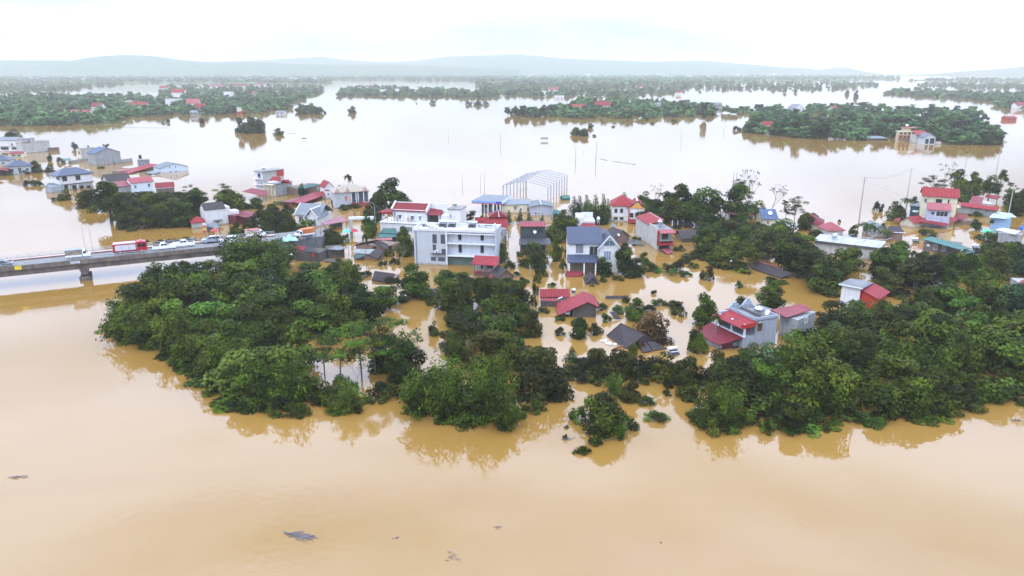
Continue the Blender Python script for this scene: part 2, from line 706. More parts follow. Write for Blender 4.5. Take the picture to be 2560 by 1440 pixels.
def bare_tree(k):
    """thin grey branches with a few leaves left"""
    r_ = random.Random(350 + k)
    mb = MB()
    ends = []

    def br(p, d, ln, r, lev):
        q = p + d * ln
        mb.tube(p, q, r, r * 0.62, 4)
        if lev == 0:
            ends.append((*q, 0.5))
            return
        for _ in range(3 if lev > 1 else 2):
            dd = (d + Vector((r_.uniform(-.75, .75), r_.uniform(-.75, .75), r_.uniform(-.1, .5)))).normalized()
            br(q, dd, ln * r_.uniform(0.55, 0.8), r * 0.6, lev - 1)
    br(Vector((0, 0, -2)), Vector((0.04, 0, 1)), 4.6, 0.13, 4)
    reg("bare", crown_mesh("crown", ends, 260, 0.4, shell=0.0), mesh_of(mb, "trunk"), BARKP)


def column_tree(k, n=1200, size=0.5):
    """an upright feathery crown, narrow towards the top, 4 wide and 9 tall"""
    r_ = random.Random(400 + k)
    cl_ = []
    for i in range(16):
        t = i / 15
        a = r_.uniform(0, 6.28)
        rad = (1.5 * (1 - t) + 0.2) * r_.random()
        cl_.append((rad * math.cos(a), rad * math.sin(a), 1.2 + 7.4 * t, 1.35 * (1 - t) + 0.45))
    mb = MB()
    limbs(mb, 0.14, 6.0, cl_[3:9])
    reg("column", crown_mesh("crown", cl_, n, size, flat=1.0, upb=0.25, shell=0.35, asp=0.4), mesh_of(mb, "trunk"))


def bush(k, n=1100, size=0.42):
    """a low spreading mound, 5 wide and 3 tall, its foot in the water"""
    r_ = random.Random(500 + k)
    cl_ = []
    for i in range(11):
        a = r_.uniform(0, 6.28)
        rad = 2.1 * math.sqrt(r_.random())
        cl_.append((rad * math.cos(a), rad * math.sin(a), max(0.25, 1.9 - 0.62 * rad + r_.uniform(-.3, .5)), r_.uniform(0.65, 1.1)))
    mb = MB()
    for c in cl_[:7]:
        mb.tube((0, 0, -1.5), (c[0], c[1], c[2] + .2), 0.09, 0.03, 4)
    reg("bush", crown_mesh("crown", cl_, n, size, shell=0.35), mesh_of(mb, "trunk"))


def bamboo(k, n=3600):
    """a clump of arching culms, feathery and drooping at the tips, about 8 wide and 9 tall"""
    r_ = random.Random(600 + k)
    mb = MB()
    C_, A_ = [], []
    nc = 30
    for i in range(nc):
        a = r_.uniform(0, 6.28)
        h = r_.uniform(4.2, 9.6)
        reach = r_.uniform(0.8, 4.0)
        b0 = Vector((math.cos(a) * r_.uniform(0, 1.0), math.sin(a) * r_.uniform(0, 1.0), -2.0))
        pts = []
        for j in range(8):
            t = j / 7
            x = reach * t ** 2.2
            z = (h + 2) * (1.16 * t - 0.26 * t ** 4 * (reach / 2.4)) - 2
            pts.append(b0 + Vector((math.cos(a) * x, math.sin(a) * x, z + 2.0)))
        if i % 3 == 0:
            mb.path(pts, 0.05, 0.015, 4)
        per = n // nc
        for q in range(per):
            t = 0.1 + 0.9 * r_.random() ** 0.8
            fj = t * 7
            j = min(6, int(fj))
            p = pts[j].lerp(pts[j + 1], fj - j)
            s = 0.18 + 0.38 * (1 - abs(t - .6))
            C_.append((p.x + r_.gauss(0, s), p.y + r_.gauss(0, s), p.z + r_.gauss(0, s * .8) - 0.1))
            A_.append((math.cos(a) * 0.7 + r_.gauss(0, .5), math.sin(a) * 0.7 + r_.gauss(0, .5), -0.75 + r_.gauss(0, .35)))
    C_, A_ = np.array(C_), np.array(A_)
    nrm = rng.normal(size=C_.shape) * 0.6 + np.array([0, 0, 0.7])
    ln = rng.uniform(0.4, 0.85, len(C_))
    v, f = leaf_quads(C_, nrm, ln, ln * 0.34, axis=A_)
    reg("bamboo", spray(np_mesh("foliage", v, f), np.repeat(rng.random(nc), n // nc)), mesh_of(mb, "culm"), mat("bamboo_culm", (0.16, 0.18, 0.06), rough=.6))


def frond_strip(V_, F_, base, a, ln, up, w, droop, seg=6, split=0):
    """a leaf blade that rises from base and bows over"""
    d = Vector((math.cos(a), math.sin(a), 0))
    s = Vector((-d.y, d.x, 0))
    o = len(V_)
    for j in range(seg + 1):
        t = j / seg
        c = Vector(base) + d * (ln * t * (1 - 0.15 * t)) + Vector((0, 0, up * t - droop * t * t))
        ww = w * math.sin(math.pi * min(0.97, 0.12 + 0.86 * t)) ** 0.7
        V_ += [c - s * ww - Vector((0, 0, 0.25 * ww)), c, c + s * ww - Vector((0, 0, 0.25 * ww))]
    for j in range(seg):
        F_ += [(o + 3 * j, o + 3 * j + 1, o + 3 * j + 4, o + 3 * j + 3), (o + 3 * j + 1, o + 3 * j + 2, o + 3 * j + 5, o + 3 * j + 4)]


def banana(k):
    r_ = random.Random(700 + k)
    V_, F_ = [], []
    mb = MB()
    for st in range(3):
        bx, by = r_.uniform(-1, 1), r_.uniform(-1, 1)
        hh = r_.uniform(1.6, 2.8)
        mb.tube((bx, by, -1.5), (bx, by, hh), 0.16, 0.1, 6)
        for i in range(8):
            frond_strip(V_, F_, (bx, by, hh - .2), r_.uniform(0, 6.28), r_.uniform(1.6, 2.4), r_.uniform(0.8, 2.6), r_.uniform(.26, .4), r_.uniform(.8, 2.4))
    reg("banana", _fm(V_, F_), mesh_of(mb, "stem"), mat("banana_stem", (0.12, 0.14, 0.05)))


def _fm(V_, F_):
    me = bpy.data.meshes.new("fronds")
    me.from_pydata([tuple(p) for p in V_], [], F_)
    me.update()
    return spray(me, rng.uniform(.25, .65, len(F_)))


def palm(k, th=6.0, n=16, ln=2.6):
    r_ = random.Random(800 + k)
    V_, F_ = [], []
    mb = MB()
    lean = r_.uniform(-.5, .5)
    pts = [Vector((lean * (t / 5) ** 2, 0, -2 + (th + 2) * t / 5)) for t in range(6)]
    mb.path(pts, 0.17, 0.1, 6)
    top = pts[-1]
    for i in range(n):
        a = 6.28 * i / n + r_.uniform(-.2, .2)
        up, dr = r_.uniform(0.2, 2.2), r_.uniform(1.2, 2.9)
        d = Vector((math.cos(a), math.sin(a), 0))
        s = Vector((-d.y, d.x, 0))
        prev = top
        for j in range(1, 13):
            t = j / 12
            c = top + d * (ln * t * (1 - .12 * t)) + Vector((0, 0, up * t - dr * t * t))
            o = len(V_)
            lw = 0.62 * math.sin(math.pi * min(.95, .15 + .8 * t))
            dn = Vector((0, 0, -0.35 * lw))
            V_ += [prev, c, c + s * lw + dn + d * .12, prev + s * lw + dn + d * .25, prev - s * lw + dn + d * .25, c - s * lw + dn + d * .12]
            F_ += [(o, o + 1, o + 2), (o, o + 2, o + 3), (o, o + 4, o + 5), (o, o + 5, o + 1)]
            prev = c
    reg("palm", _fm(V_, F_), mesh_of(mb, "trunk"), BARKP)


for k in range(6):
    round_tree(k)
for k in range(5):
    spread_tree(k)
for k in range(4):
    open_tree(k)
for k in range(3):
    bare_tree(k)
for k in range(3):
    column_tree(k)
for k in range(5):
    bush(k)
for k in range(5):
    bamboo(k)
for k in range(3):
    banana(k)
palm(0, 5.2, 16, 2.8)
palm(1, 7.5, 12, 1.7)

# natural height and half width of each prototype
NAT = {"round": (8.9, 4.2), "spread": (9.0, 5.0), "open": (8.9, 4.6), "bare": (9.0, 3.5), "column": (9.0, 1.9), "bush": (2.9, 3.0), "bamboo": (8.8, 4.0), "banana": (4.2, 2.4), "palm": (6.2, 2.5)}
CROWNS = {}     # (kind, leaf, variant) -> crown mesh with that leaf material
SORT = {"round": "leafy_tree", "spread": "spreading_tree", "open": "feathery_tree", "bare": "sparse_tree", "column": "slender_tree", "bush": "shrub", "bamboo": "bamboo_clump", "banana": "banana_plant", "palm": "palm_tree"}
SAY = {"round": "leafy tree", "spread": "spreading tree", "open": "feathery tree", "bare": "nearly bare tree", "column": "slender upright tree", "bush": "shrub", "bamboo": "bamboo clump", "banana": "banana plant", "palm": "palm tree"}
CATS = {"bush": "shrub", "bamboo": "bamboo", "banana": "banana plant", "palm": "palm tree"}
HUE = {"dark": "dark green", "mid": "mid-green", "light": "light green", "olive": "olive brown", "brown": "brown withered", "bamboo": "green", "blue": "blue-green", "yellow": "yellow-green"}
PLANTS = []     # (object, u, v, look, height) for the labels
prand = random.Random(5)


def plant(kind, u, v, h, leaf="mid", wide=1.0, sink=0.0, var=None, look=None, group=None, z=0.0, p=None):
    """a plant whose foot meets the water at pixel (u, v); h metres show above the water, sink of its own height lies under it"""
    if kind in ("round", "spread") and sink >= .1:
        sink = min(.46, sink + (.17 if kind == "round" else .22))
    ps = PROTO[kind]
    i = prand.randrange(len(ps)) if var is None else var
    crown, trunk, tm = ps[i]
    key = (kind, leaf, i)
    if key not in CROWNS:
        me = crown.copy()
        me.name = crown.name
        me.materials.clear()
        me.materials.append(LEAF[leaf])
        CROWNS[key] = me
    if not trunk.materials:
        trunk.materials.append(tm)
    nh, nw = NAT[kind]
    s = h / (nh * (1 - sink))
    p = P(u, v, z) if p is None else p
    rz = prand.uniform(0, 6.28)
    e = empty(SORT[kind], (p.x, p.y, z - sink * nh * s), rz)
    sx = s * wide
    e.scale = (sx, sx, s)
    for me, nm in ((CROWNS[key], crown.name.split(".")[0]), (trunk, trunk.name.split(".")[0])):
        o = bpy.data.objects.new(nm, me)
        COL.objects.link(o)
        o.parent = e
    e["category"] = CATS.get(kind, "tree")
    if group:
        e["group"] = group
    uu, vv = proj((p.x, p.y, z))
    PLANTS.append((e, uu, vv, look or (HUE[leaf] + " " + SAY[kind]), h, kind))
    return e


def in_poly(x, y, poly):
    c = False
    j = len(poly) - 1
    for i in range(len(poly)):
        xi, yi = poly[i]
        xj, yj = poly[j]
        if (yi > y) != (yj > y) and x < (xj - xi) * (y - yi) / (yj - yi) + xi:
            c = not c
        j = i
    return c


TAKEN = []      # ground points already planted or built on: (x, y, radius)


def scatter(poly, spacing, seed, fn, holes=(), tries=4000, margin=0.0):
    """plants at random spots inside a pixel polygon of the water, spacing metres apart"""
    r_ = random.Random(seed)
    g = [P(u, v) for u, v in poly]
    gp = [(q.x, q.y) for q in g]
    hs = [[(P(u, v).x, P(u, v).y) for u, v in h] for h in holes]
    x0, x1 = min(q[0] for q in gp), max(q[0] for q in gp)
    y0, y1 = min(q[1] for q in gp), max(q[1] for q in gp)
    pts = []
    n = int((x1 - x0) * (y1 - y0) / (spacing * spacing) * 9) + 50
    for _ in range(min(n, 30000)):
        x, y = r_.uniform(x0, x1), r_.uniform(y0, y1)
        if not in_poly(x, y, gp) or any(in_poly(x, y, h) for h in hs):
            continue
        if any((x - a) ** 2 + (y - b) ** 2 < spacing * spacing for a, b in pts):
            continue
        if any((x - a) ** 2 + (y - b) ** 2 < r * r for a, b, r in TAKEN):
            continue
        pts.append((x, y))
    for x, y in pts:
        u, v = proj((x, y, 0))
        fn(u, v, r_)
    return pts
# ---------------------------------------------------------------- buildings: materials and builder
WHITE = mat("white_plaster", (0.60, 0.585, 0.565), rough=.85, var=.12, scale=.5, streak=.3, stain=.6)
PALE = mat("pale_blue_plaster", (0.385, 0.405, 0.415), rough=.85, var=.1, scale=.5, streak=.2, stain=.5)
LILAC = mat("lilac_plaster", (0.36, 0.38, 0.46), rough=.85, var=.12, scale=.6, streak=.3, stain=.5)
CREAM = mat("cream_plaster", (0.56, 0.50, 0.34), rough=.85, var=.12, scale=.5, streak=.3, stain=.5)
BEIGE = mat("beige_plaster", (0.45, 0.40, 0.31), rough=.88, var=.14, scale=.5, streak=.35, stain=.5)
GREYW = mat("grey_render", (0.27, 0.27, 0.265), rough=.92, var=.25, scale=.6, streak=.6, stain=.7)
STAINW = mat("weathered_pale_render", (0.40, 0.385, 0.35), rough=.92, var=.22, scale=.5, streak=.6, stain=.6)
BLUEG = mat("blue_grey_plaster", (0.265, 0.285, 0.315), rough=.88, var=.14, scale=.5, streak=.35, stain=.6)
CONC = mat("bare_concrete", (0.22, 0.21, 0.195), rough=.95, var=.3, scale=.7, streak=.55)
DCONC = mat("dark_wet_concrete", (0.085, 0.08, 0.075), rough=.9, var=.35, scale=.5, streak=.5)
ROOFC = mat("grey_roof_deck", (0.40, 0.40, 0.41), rough=.9, var=.3, scale=.4)
DECKD = mat("dark_roof_deck", (0.13, 0.13, 0.135), rough=.6, var=.5, scale=.35)
BRICK = mat("old_brick", (0.19, 0.125, 0.095), rough=.95, var=.35, scale=2.0, streak=.5)
TIMBER = mat("weathered_boards", (0.085, 0.072, 0.06), rough=.9, var=.35, scale=1.2, streak=.6, wave=('X', .35, .35))
WOOD = mat("brown_wood", (0.17, 0.06, 0.025), rough=.6, var=.25, scale=2)
DARK = mat("dark_interior", (0.018, 0.018, 0.02), rough=.6, var=.3)
GLASS = mat("window_glass", (0.025, 0.03, 0.038), rough=.08, var=.3, spec=.6)
FRAMEW = mat("white_frame", (0.6, 0.62, 0.64), rough=.5, var=.08)
FRAMED = mat("dark_frame", (0.05, 0.05, 0.055), rough=.5, var=.1)
STEEL = mat("stainless_steel", (0.62, 0.63, 0.65), rough=.22, var=.1, metal=1.0)
STEELG = mat("galvanised_steel", (0.36, 0.37, 0.39), rough=.55, var=.15, metal=.3)
FRAMES = mat("pale_painted_steel", (0.31, 0.32, 0.34), rough=.5, var=.1)
TANKB = mat("blue_plastic", (0.02, 0.10, 0.55), rough=.4, var=.1)
REDP = mat("red_paint", (0.36, 0.025, 0.02), rough=.5, var=.15)
DRED = mat("dark_red_sheet", (0.14, 0.018, 0.026), rough=.5, var=.25, wave=('X', .3, .3))


def corr(name, c, axis, **k):
    return mat(name + "_" + axis.lower(), c, rough=k.pop("rough", .6), spec=.22, var=k.pop("var", .16), scale=.35, wave=(axis, .55, .42), bump=.35, per_object=.22, streak=k.pop("streak", .62), **k)


RED = {a: corr("red_metal_sheet", (0.25, 0.019, 0.026), a) for a in "XY"}
PINK = {a: corr("faded_pink_metal_sheet", (0.30, 0.066, 0.075), a) for a in "XY"}
MAROON = {a: corr("magenta_metal_sheet", (0.20, 0.020, 0.030), a) for a in "XY"}
TILER = {a: mat("red_roof_tiles_" + a, (0.245, 0.020, 0.022), rough=.65, spec=.2, var=.25, scale=.8, wave=(a, .5, .42), bump=.4, streak=.6, per_object=.22) for a in "XY"}
SLATE = {a: mat("slate_blue_tiles_" + a, (0.040, 0.052, 0.090), rough=.45, var=.2, scale=.6, wave=(a, .40, .35), bump=.4) for a in "XY"}
BLUER = {a: corr("blue_metal_sheet", (0.07, 0.105, 0.18), a) for a in "XY"}
TEAL = {a: corr("teal_metal_sheet", (0.045, 0.135, 0.115), a) for a in "XY"}
GREYR = {a: corr("grey_metal_sheet", (0.165, 0.18, 0.19), a) for a in "XY"}
BROWN = {a: mat("dark_brown_tiles_" + a, (0.040, 0.027, 0.028), rough=.75, var=.45, scale=1.2, wave=(a, .34, .4), bump=.7) for a in "XY"}
BEIGER = {a: mat("beige_roof_tiles_" + a, (0.33, 0.27, 0.19), rough=.6, var=.2, scale=.7, wave=(a, .36, .25), bump=.4, streak=.4) for a in "XY"}
CACHE = {}


class House:
    def __init__(s, name, label, A, B, d, ev=None, h=None, z=0.0, cat="house", group=None, pad=1.0):
        a, b = P(A[0], A[1], z), P(B[0], B[1], z)
        s.w = (Vector((b.x, b.y)) - Vector((a.x, a.y))).length
        s.yaw = math.atan2(b.y - a.y, b.x - a.x)
        if h is None:
            # height of a vertical edge standing at A whose top shows at row ev
            bb = (720.0 - ev) / FPX
            k = (bb * a.y * CP - a.y * SP) / (CP + bb * SP)
            h = k + CAMH
        s.h = h
        s.e = empty(name, (a.x, a.y, 0), s.yaw)
        s.inv = s.e.matrix_basis.inverted()
        if isinstance(d, tuple):
            q = s.inv @ P(d[0], d[1], d[2] if len(d) > 2 else h)
            d = max(2.0, q.y)
        s.d = d
        tag(s.e, label, cat, group)
        c = s.e.matrix_basis @ Vector((s.w / 2, s.d / 2, 0))
        TAKEN.append((c.x, c.y, 0.5 * min(s.w, s.d) + pad))
        if s.w > s.d * 1.4:
            for t in (0.2, 0.8):
                c = s.e.matrix_basis @ Vector((s.w * t, s.d / 2, 0))
                TAKEN.append((c.x, c.y, 0.5 * s.d + pad))
        if s.d > s.w * 1.4:
            for t in (0.2, 0.8):
                c = s.e.matrix_basis @ Vector((s.w / 2, s.d * t, 0))
                TAKEN.append((c.x, c.y, 0.5 * s.w + pad))

    def ray(s, u, v):
        o = s.inv @ Vector((0, 0, CAMH))
        q = s.inv @ P(u, v, 0.0)
        return o, (q - o)

    def on(s, u, v, f='F', at=None):
        """where the sight line through pixel (u, v) meets a wall plane, in the house's own metres"""
        o, d = s.ray(u, v)
        if f in ('F', 'K'):
            t = ((0 if f == 'F' else s.d) if at is None else at) - o.y
            q = o + d * (t / d.y)
            return q.x, q.z
        t = ((0 if f == 'L' else s.w) if at is None else at) - o.x
        q = o + d * (t / d.x)
        return q.y, q.z

    def pt(s, u, v, z):
        return s.inv @ P(u, v, z)

    def part(s, name, mb, m, smooth=False, parent=None):
        return mb.build(name, m, parent or s.e, smooth)

    def box(s, name, m, x0, x1, y0, y1, z0, z1, parent=None):
        return s.part(name, MB().box(x0, x1, y0, y1, z0, z1), m, parent=parent)

    def walls(s, m, gable=None, rise=0.0, h=None, x0=0, x1=None, y0=0, y1=None, z0=-1.5, name="wall"):
        x1 = s.w if x1 is None else x1
        y1 = s.d if y1 is None else y1
        h = s.h if h is None else h
        mb = MB()
        if gable == 'x':
            mb.prof([(y0, z0), (y1, z0), (y1, h), ((y0 + y1) / 2, h + rise), (y0, h)], 'x', x0, x1)
        elif gable == 'y':
            mb.prof([(x0, z0), (x1, z0), (x1, h), ((x0 + x1) / 2, h + rise), (x0, h)], 'y', y0, y1)
        else:
            mb.box(x0, x1, y0, y1, z0, h)
        return s.part(name, mb, m)

    def gable(s, ms, axis='x', rise=1.5, oh=.4, h=None, x0=0, x1=None, y0=0, y1=None, th=.12, name="roof", cap=None):
        x1 = s.w if x1 is None else x1
        y1 = s.d if y1 is None else y1
        h = (s.h if h is None else h) + .02
        a0, a1 = (y0, y1) if axis == 'x' else (x0, x1)
        half = (a1 - a0) / 2
        sl = rise / half
        mid = (a0 + a1) / 2
        pts = [(a0 - oh, h - oh * sl + th), (mid, h + rise + th), (a1 + oh, h - oh * sl + th), (a1 + oh, h - oh * sl), (mid, h + rise), (a0 - oh, h - oh * sl)]
        b0, b1 = (x0 - oh, x1 + oh) if axis == 'x' else (y0 - oh, y1 + oh)
        mb = MB()
        f = (lambda a, t, z: (a, t, z)) if axis == 'x' else (lambda a, t, z: (t, a, z))
        vs_ = [f(b0, t, z) for t, z in pts] + [f(b1, t, z) for t, z in pts]
        mb.add(vs_, [(0, 1, 4, 5), (1, 2, 3, 4), (11, 10, 7, 6), (10, 9, 8, 7)] + [(i, 6 + i, 6 + (i + 1) % 6, (i + 1) % 6) for i in range(6)])
        o = s.part(name, mb, ms['X' if axis == 'x' else 'Y'])
        if cap:
            c = MB()
            c.prof([(mid - .22, h + rise + th - .12), (mid, h + rise + th + .07), (mid + .22, h + rise + th - .12)], axis, b0 - .02, b1 + .02)
            s.part("ridge_cap", c, cap, parent=o)
        return o

    def hip(s, ms, rise=1.6, oh=.5, h=None, x0=0, x1=None, y0=0, y1=None, th=.14, name="roof", inset=None, cap=None):
        x1 = (s.w if x1 is None else x1) + oh
        y1 = (s.d if y1 is None else y1) + oh
        x0, y0 = x0 - oh, y0 - oh
        h = (s.h if h is None else h) + .02
        W, D = x1 - x0, y1 - y0
        k = min(W, D) / 2 if inset is None else inset
        if W >= D:
            r0, r1 = (x0 + k, (y0 + y1) / 2), (x1 - k, (y0 + y1) / 2)
            fs_ = [(4, 5, 9, 8), (5, 6, 9), (6, 7, 8, 9), (7, 4, 8)]
        else:
            r0, r1 = ((x0 + x1) / 2, y0 + k), ((x0 + x1) / 2, y1 - k)
            fs_ = [(4, 5, 8), (5, 6, 9, 8), (6, 7, 9), (7, 4, 8, 9)]
        z = h + th
        mb = MB()
        mb.add([(x0, y0, h), (x1, y0, h), (x1, y1, h), (x0, y1, h), (x0, y0, z), (x1, y0, z), (x1, y1, z), (x0, y1, z), (*r0, z + rise), (*r1, z + rise)],
               [(0, 3, 2, 1), (0, 1, 5, 4), (1, 2, 6, 5), (2, 3, 7, 6), (3, 0, 4, 7)] + fs_)
        o = s.part(name, mb, ms['X' if W >= D else 'Y'])
        if cap:
            c = MB()
            for q, r in (((x0, y0), r0), ((x0, y1), r0 if W >= D else r1), ((x1, y0), r1 if W >= D else r0), ((x1, y1), r1)):
                c.tube((*q, z + .03), (*r, z + rise + .03), .09, .09, 4)
            c.tube((*r0, z + rise + .03), (*r1, z + rise + .03), .09, .09, 4)
            s.part("ridge_cap", c, cap, parent=o)
        return o

    def flat(s, m, oh=.25, th=.22, h=None, x0=0, x1=None, y0=0, y1=None, parapet=0.0, pm=None, name="roof", pt=.18):
        x1 = s.w if x1 is None else x1
        y1 = s.d if y1 is None else y1
        h = (s.h if h is None else h) + .004
        o = s.box(name, m, x0 - oh, x1 + oh, y0 - oh, y1 + oh, h, h + th)
        if parapet:
            a0, a1, b0, b1 = x0 - oh, x1 + oh, y0 - oh, y1 + oh
            z0, z1 = h + th + .002, h + th + parapet
            mb = MB()
            mb.box(a0, a1, b0, b0 + pt, z0, z1).box(a0, a1, b1 - pt, b1, z0, z1)
            mb.box(a0, a0 + pt, b0 + pt, b1 - pt, z0, z1).box(a1 - pt, a1, b0 + pt, b1 - pt, z0, z1)
            s.part("parapet", mb, pm or m, parent=o)
        return o

    def slab(s, name, pts, m, th=.1, parent=None):
        """a sheet whose corners show at pixels (u, v) and stand z metres high"""
        return s.part(name, MB().slab([s.pt(*q) for q in pts], th), m, parent=parent)

    def poly(s, name, pts, m, th=.1, parent=None):
        """the same in the house's own metres"""
        return s.part(name, MB().slab(pts, th), m, parent=parent)

    def _place(s, o, f, a, z, at):
        if f == 'F':
            o.location = (a, at if at is not None else 0, z)
        elif f == 'L':
            o.location = (at if at is not None else 0, a, z)
            o.rotation_euler = (0, 0, R(-90))
        elif f == 'R':
            o.location = (at if at is not None else s.w, a, z)
            o.rotation_euler = (0, 0, R(90))

    def opening(s, name, a, z, ww, hh, f='F', at=None, m=GLASS, fm=FRAMEW, bars=1, shade=None, proud=.05):
        """a window or door leaf of its own, with a frame as its part"""
        ww, hh = max(.3, round(ww, 1)), max(.3, round(hh, 1))
        key = (name, ww, hh, m.name)
        if key not in CACHE:
            CACHE[key] = MB().box(-ww / 2, ww / 2, -.03, .05, -hh / 2, hh / 2)
            me = bpy.data.meshes.new(name)
            me.from_pydata(CACHE[key].v, [], CACHE[key].f)
            me.materials.append(m)
            CACHE[key] = me
        o = bpy.data.objects.new(name, CACHE[key])
        COL.objects.link(o)
        o.parent = s.e
        s._place(o, f, a, z, at)
        if fm is not None:
            k2 = ("frame", ww, hh, fm.name, bars)
            if k2 not in CACHE:
                b = .09
                mb = MB()
                mb.box(-ww / 2 - b, -ww / 2 + .02, -.09, .03, -hh / 2 - b, hh / 2 + b).box(ww / 2 - .02, ww / 2 + b, -.09, .03, -hh / 2 - b, hh / 2 + b)
                mb.box(-ww / 2 + .021, ww / 2 - .021, -.09, .03, hh / 2 - .02, hh / 2 + b).box(-ww / 2 + .021, ww / 2 - .021, -.09, .03, -hh / 2 - b, -hh / 2 + .02)
                for i in range(bars):
                    x = -ww / 2 + ww * (i + 1) / (bars + 1)
                    mb.box(x - .03, x + .03, -.075, -.028, -hh / 2 + .021, hh / 2 - .021)
                me = bpy.data.meshes.new("frame")
                me.from_pydata(mb.v, [], mb.f)
                me.materials.append(fm)
                CACHE[k2] = me
            fr = bpy.data.objects.new("frame", CACHE[k2])
            COL.objects.link(fr)
            fr.parent = o
        if shade is not None:
            sh = MB().box(-ww / 2 - .25, ww / 2 + .25, -.55, -.001, hh / 2 + .2, hh / 2 + .3)
            q = sh.build("sunshade", shade, o)
        return o

    def win(s, u, v, wp, hp, f='F', at=None, m=GLASS, fm=FRAMEW, bars=1, shade=None, name="window"):
        a0, z1 = s.on(u - wp / 2, v, f, at)[0], s.on(u, v - hp / 2, f, at)[1]
        a1, z0 = s.on(u + wp / 2, v, f, at)[0], s.on(u, v + hp / 2, f, at)[1]
        a, z = s.on(u, v, f, at)
        return s.opening(name, a, z, abs(a1 - a0), abs(z1 - z0), f, at, m, fm, bars, shade)

    def door(s, u, v, wp, hp, f='F', at=None, m=WOOD, fm=FRAMEW, name="door"):
        return s.win(u, v, wp, hp, f, at, m, fm, 1, None, name)

    def rail(s, p, q, hh=.95, m=FRAMEW, gap=1.2, name="railing"):
        p, q = Vector(p), Vector(q)
        mb = MB()
        n = max(1, int((q - p).length / gap))
        upv = Vector((0, 0, hh))
        mb.tube(p + upv, q + upv, .035, .035, 4)
        mb.tube(p + upv * .5, q + upv * .5, .02, .02, 4)
        for i in range(n + 1):
            c = p.lerp(q, i / n)
            mb.tube(c, c + upv, .03, .03, 4)
        return s.part(name, mb, m)

    def post(s, x, y, z0, z1, r=.12, m=WHITE, name="column"):
        return s.box(name, m, x - r, x + r, y - r, y + r, z0, z1)

    def world(s, x, y, z):
        return s.e.matrix_basis @ Vector((x, y, z))


def tank(loc, label, kind="steel", r=.55, ln=1.3, leg=.9, yaw=0.0):
    """a water tank on its stand; loc is the foot"""
    e = empty("water_tank", loc, yaw)
    tag(e, label, "water tank")
    st = MB()
    for sx in (-1, 1):
        for sy in (-1, 1):
            st.tube((sx * ln * .35, sy * r * .8, 0), (sx * ln * .35, sy * r * .7, leg), .05, .05, 4)
    st.box(-ln * .45, ln * .45, -r * .85, r * .85, leg - .06, leg)
    st.build("stand", STEELG, e)
    mb = MB()
    if kind == "steel":
        pr = [(0.05, -ln / 2 - .12), (r * .6, -ln / 2 - .08), (r, -ln / 2 + .1), (r, ln / 2 - .1), (r * .6, ln / 2 + .08), (0.05, ln / 2 + .12)]
        mb.lathe((0, 0, 0), pr, 12)
        mb.v = [(z, y, -x + leg + r) for x, y, z in mb.v]
        mb.build("barrel", STEEL, e, True)
        MB().lathe((0, 0, leg + 2 * r - .03), [(.2, 0), (.2, .14), (.05, .18)], 10).build("lid", STEEL, e, True)
    elif kind == "solar":
        mb.lathe((0, 0, 0), [(0.05, -ln * .6), (.3, -ln * .58), (.32, ln * .58), (0.05, ln * .6)], 10)
        mb.v = [(z, y + .5, -x + leg + .35) for x, y, z in mb.v]
        mb.build("barrel", mat("white_enamel", (.66, .67, .68), rough=.3, var=.05), e, True)
        MB().slab([(-ln * .5, .45, leg + .2), (-ln * .5, -1.0, .15), (ln * .5, -1.0, .15), (ln * .5, .45, leg + .2)], .07).build("collector_tubes", DARK, e)
    else:
        m = TANKB if kind == "blue" else (DARK if kind == "black" else STEEL)
        mb.lathe((0, 0, leg), [(r * .9, 0), (r, .1), (r, ln - .25), (r * .6, ln - .05), (.15, ln)], 12)
        mb.build("barrel", m, e, True)
    return e


def dish(loc, label, yaw=0.0, r=.45):
    e = empty("satellite_dish", loc, yaw)
    tag(e, label, "satellite dish")
    mb = MB()
    mb.lathe((0, 0, 0), [(.03, 0), (r * .5, .04), (r * .85, .13), (r, .2), (r, .23), (r * .8, .17), (r * .4, .08), (.03, .05)], 14)
    rot = Matrix.Rotation(R(55), 3, 'X')
    mb.v = [tuple(rot @ Vector(p) + Vector((0, -.1, .75))) for p in mb.v]
    mb.build("reflector", FRAMEW, e, True)
    MB().tube((0, 0, 0), (0, -.05, .75), .03, .03, 5).build("mast", STEELG, e)
    return e


# ---------------------------------------------------------------- the bridge and the raised road
ZD = 5.0                                    # deck height above the water
NEAR0, NEAR1 = P(-150, 686, ZD), P(700, 603, ZD)     # foot of the near railing
bx = Vector((NEAR1.x - NEAR0.x, NEAR1.y - NEAR0.y, 0))
BLEN = bx.length
BYAW = math.atan2(bx.y, bx.x)
BW = 8.6
ASPH = mat("worn_asphalt", (0.14, 0.135, 0.13), rough=.75, var=.25, scale=.35)
GIRD = mat("stained_bridge_concrete", (0.15, 0.125, 0.105), rough=.95, var=.4, scale=.5, streak=.7)
KERB = mat("reddish_kerb", (0.20, 0.085, 0.06), rough=.9, var=.35, scale=1.0)
FOOT = mat("pale_footway", (0.36, 0.30, 0.27), rough=.9, var=.25, scale=.7)
bridge = empty("road_bridge", (NEAR0.x, NEAR0.y, 0), BYAW)
tag(bridge, "long low concrete road bridge carrying stopped vehicles over the flood", "bridge")
BINV = bridge.matrix_basis.inverted()


def bpart(name, mb, m, parent=None):
    return mb.build(name, m, parent or bridge)


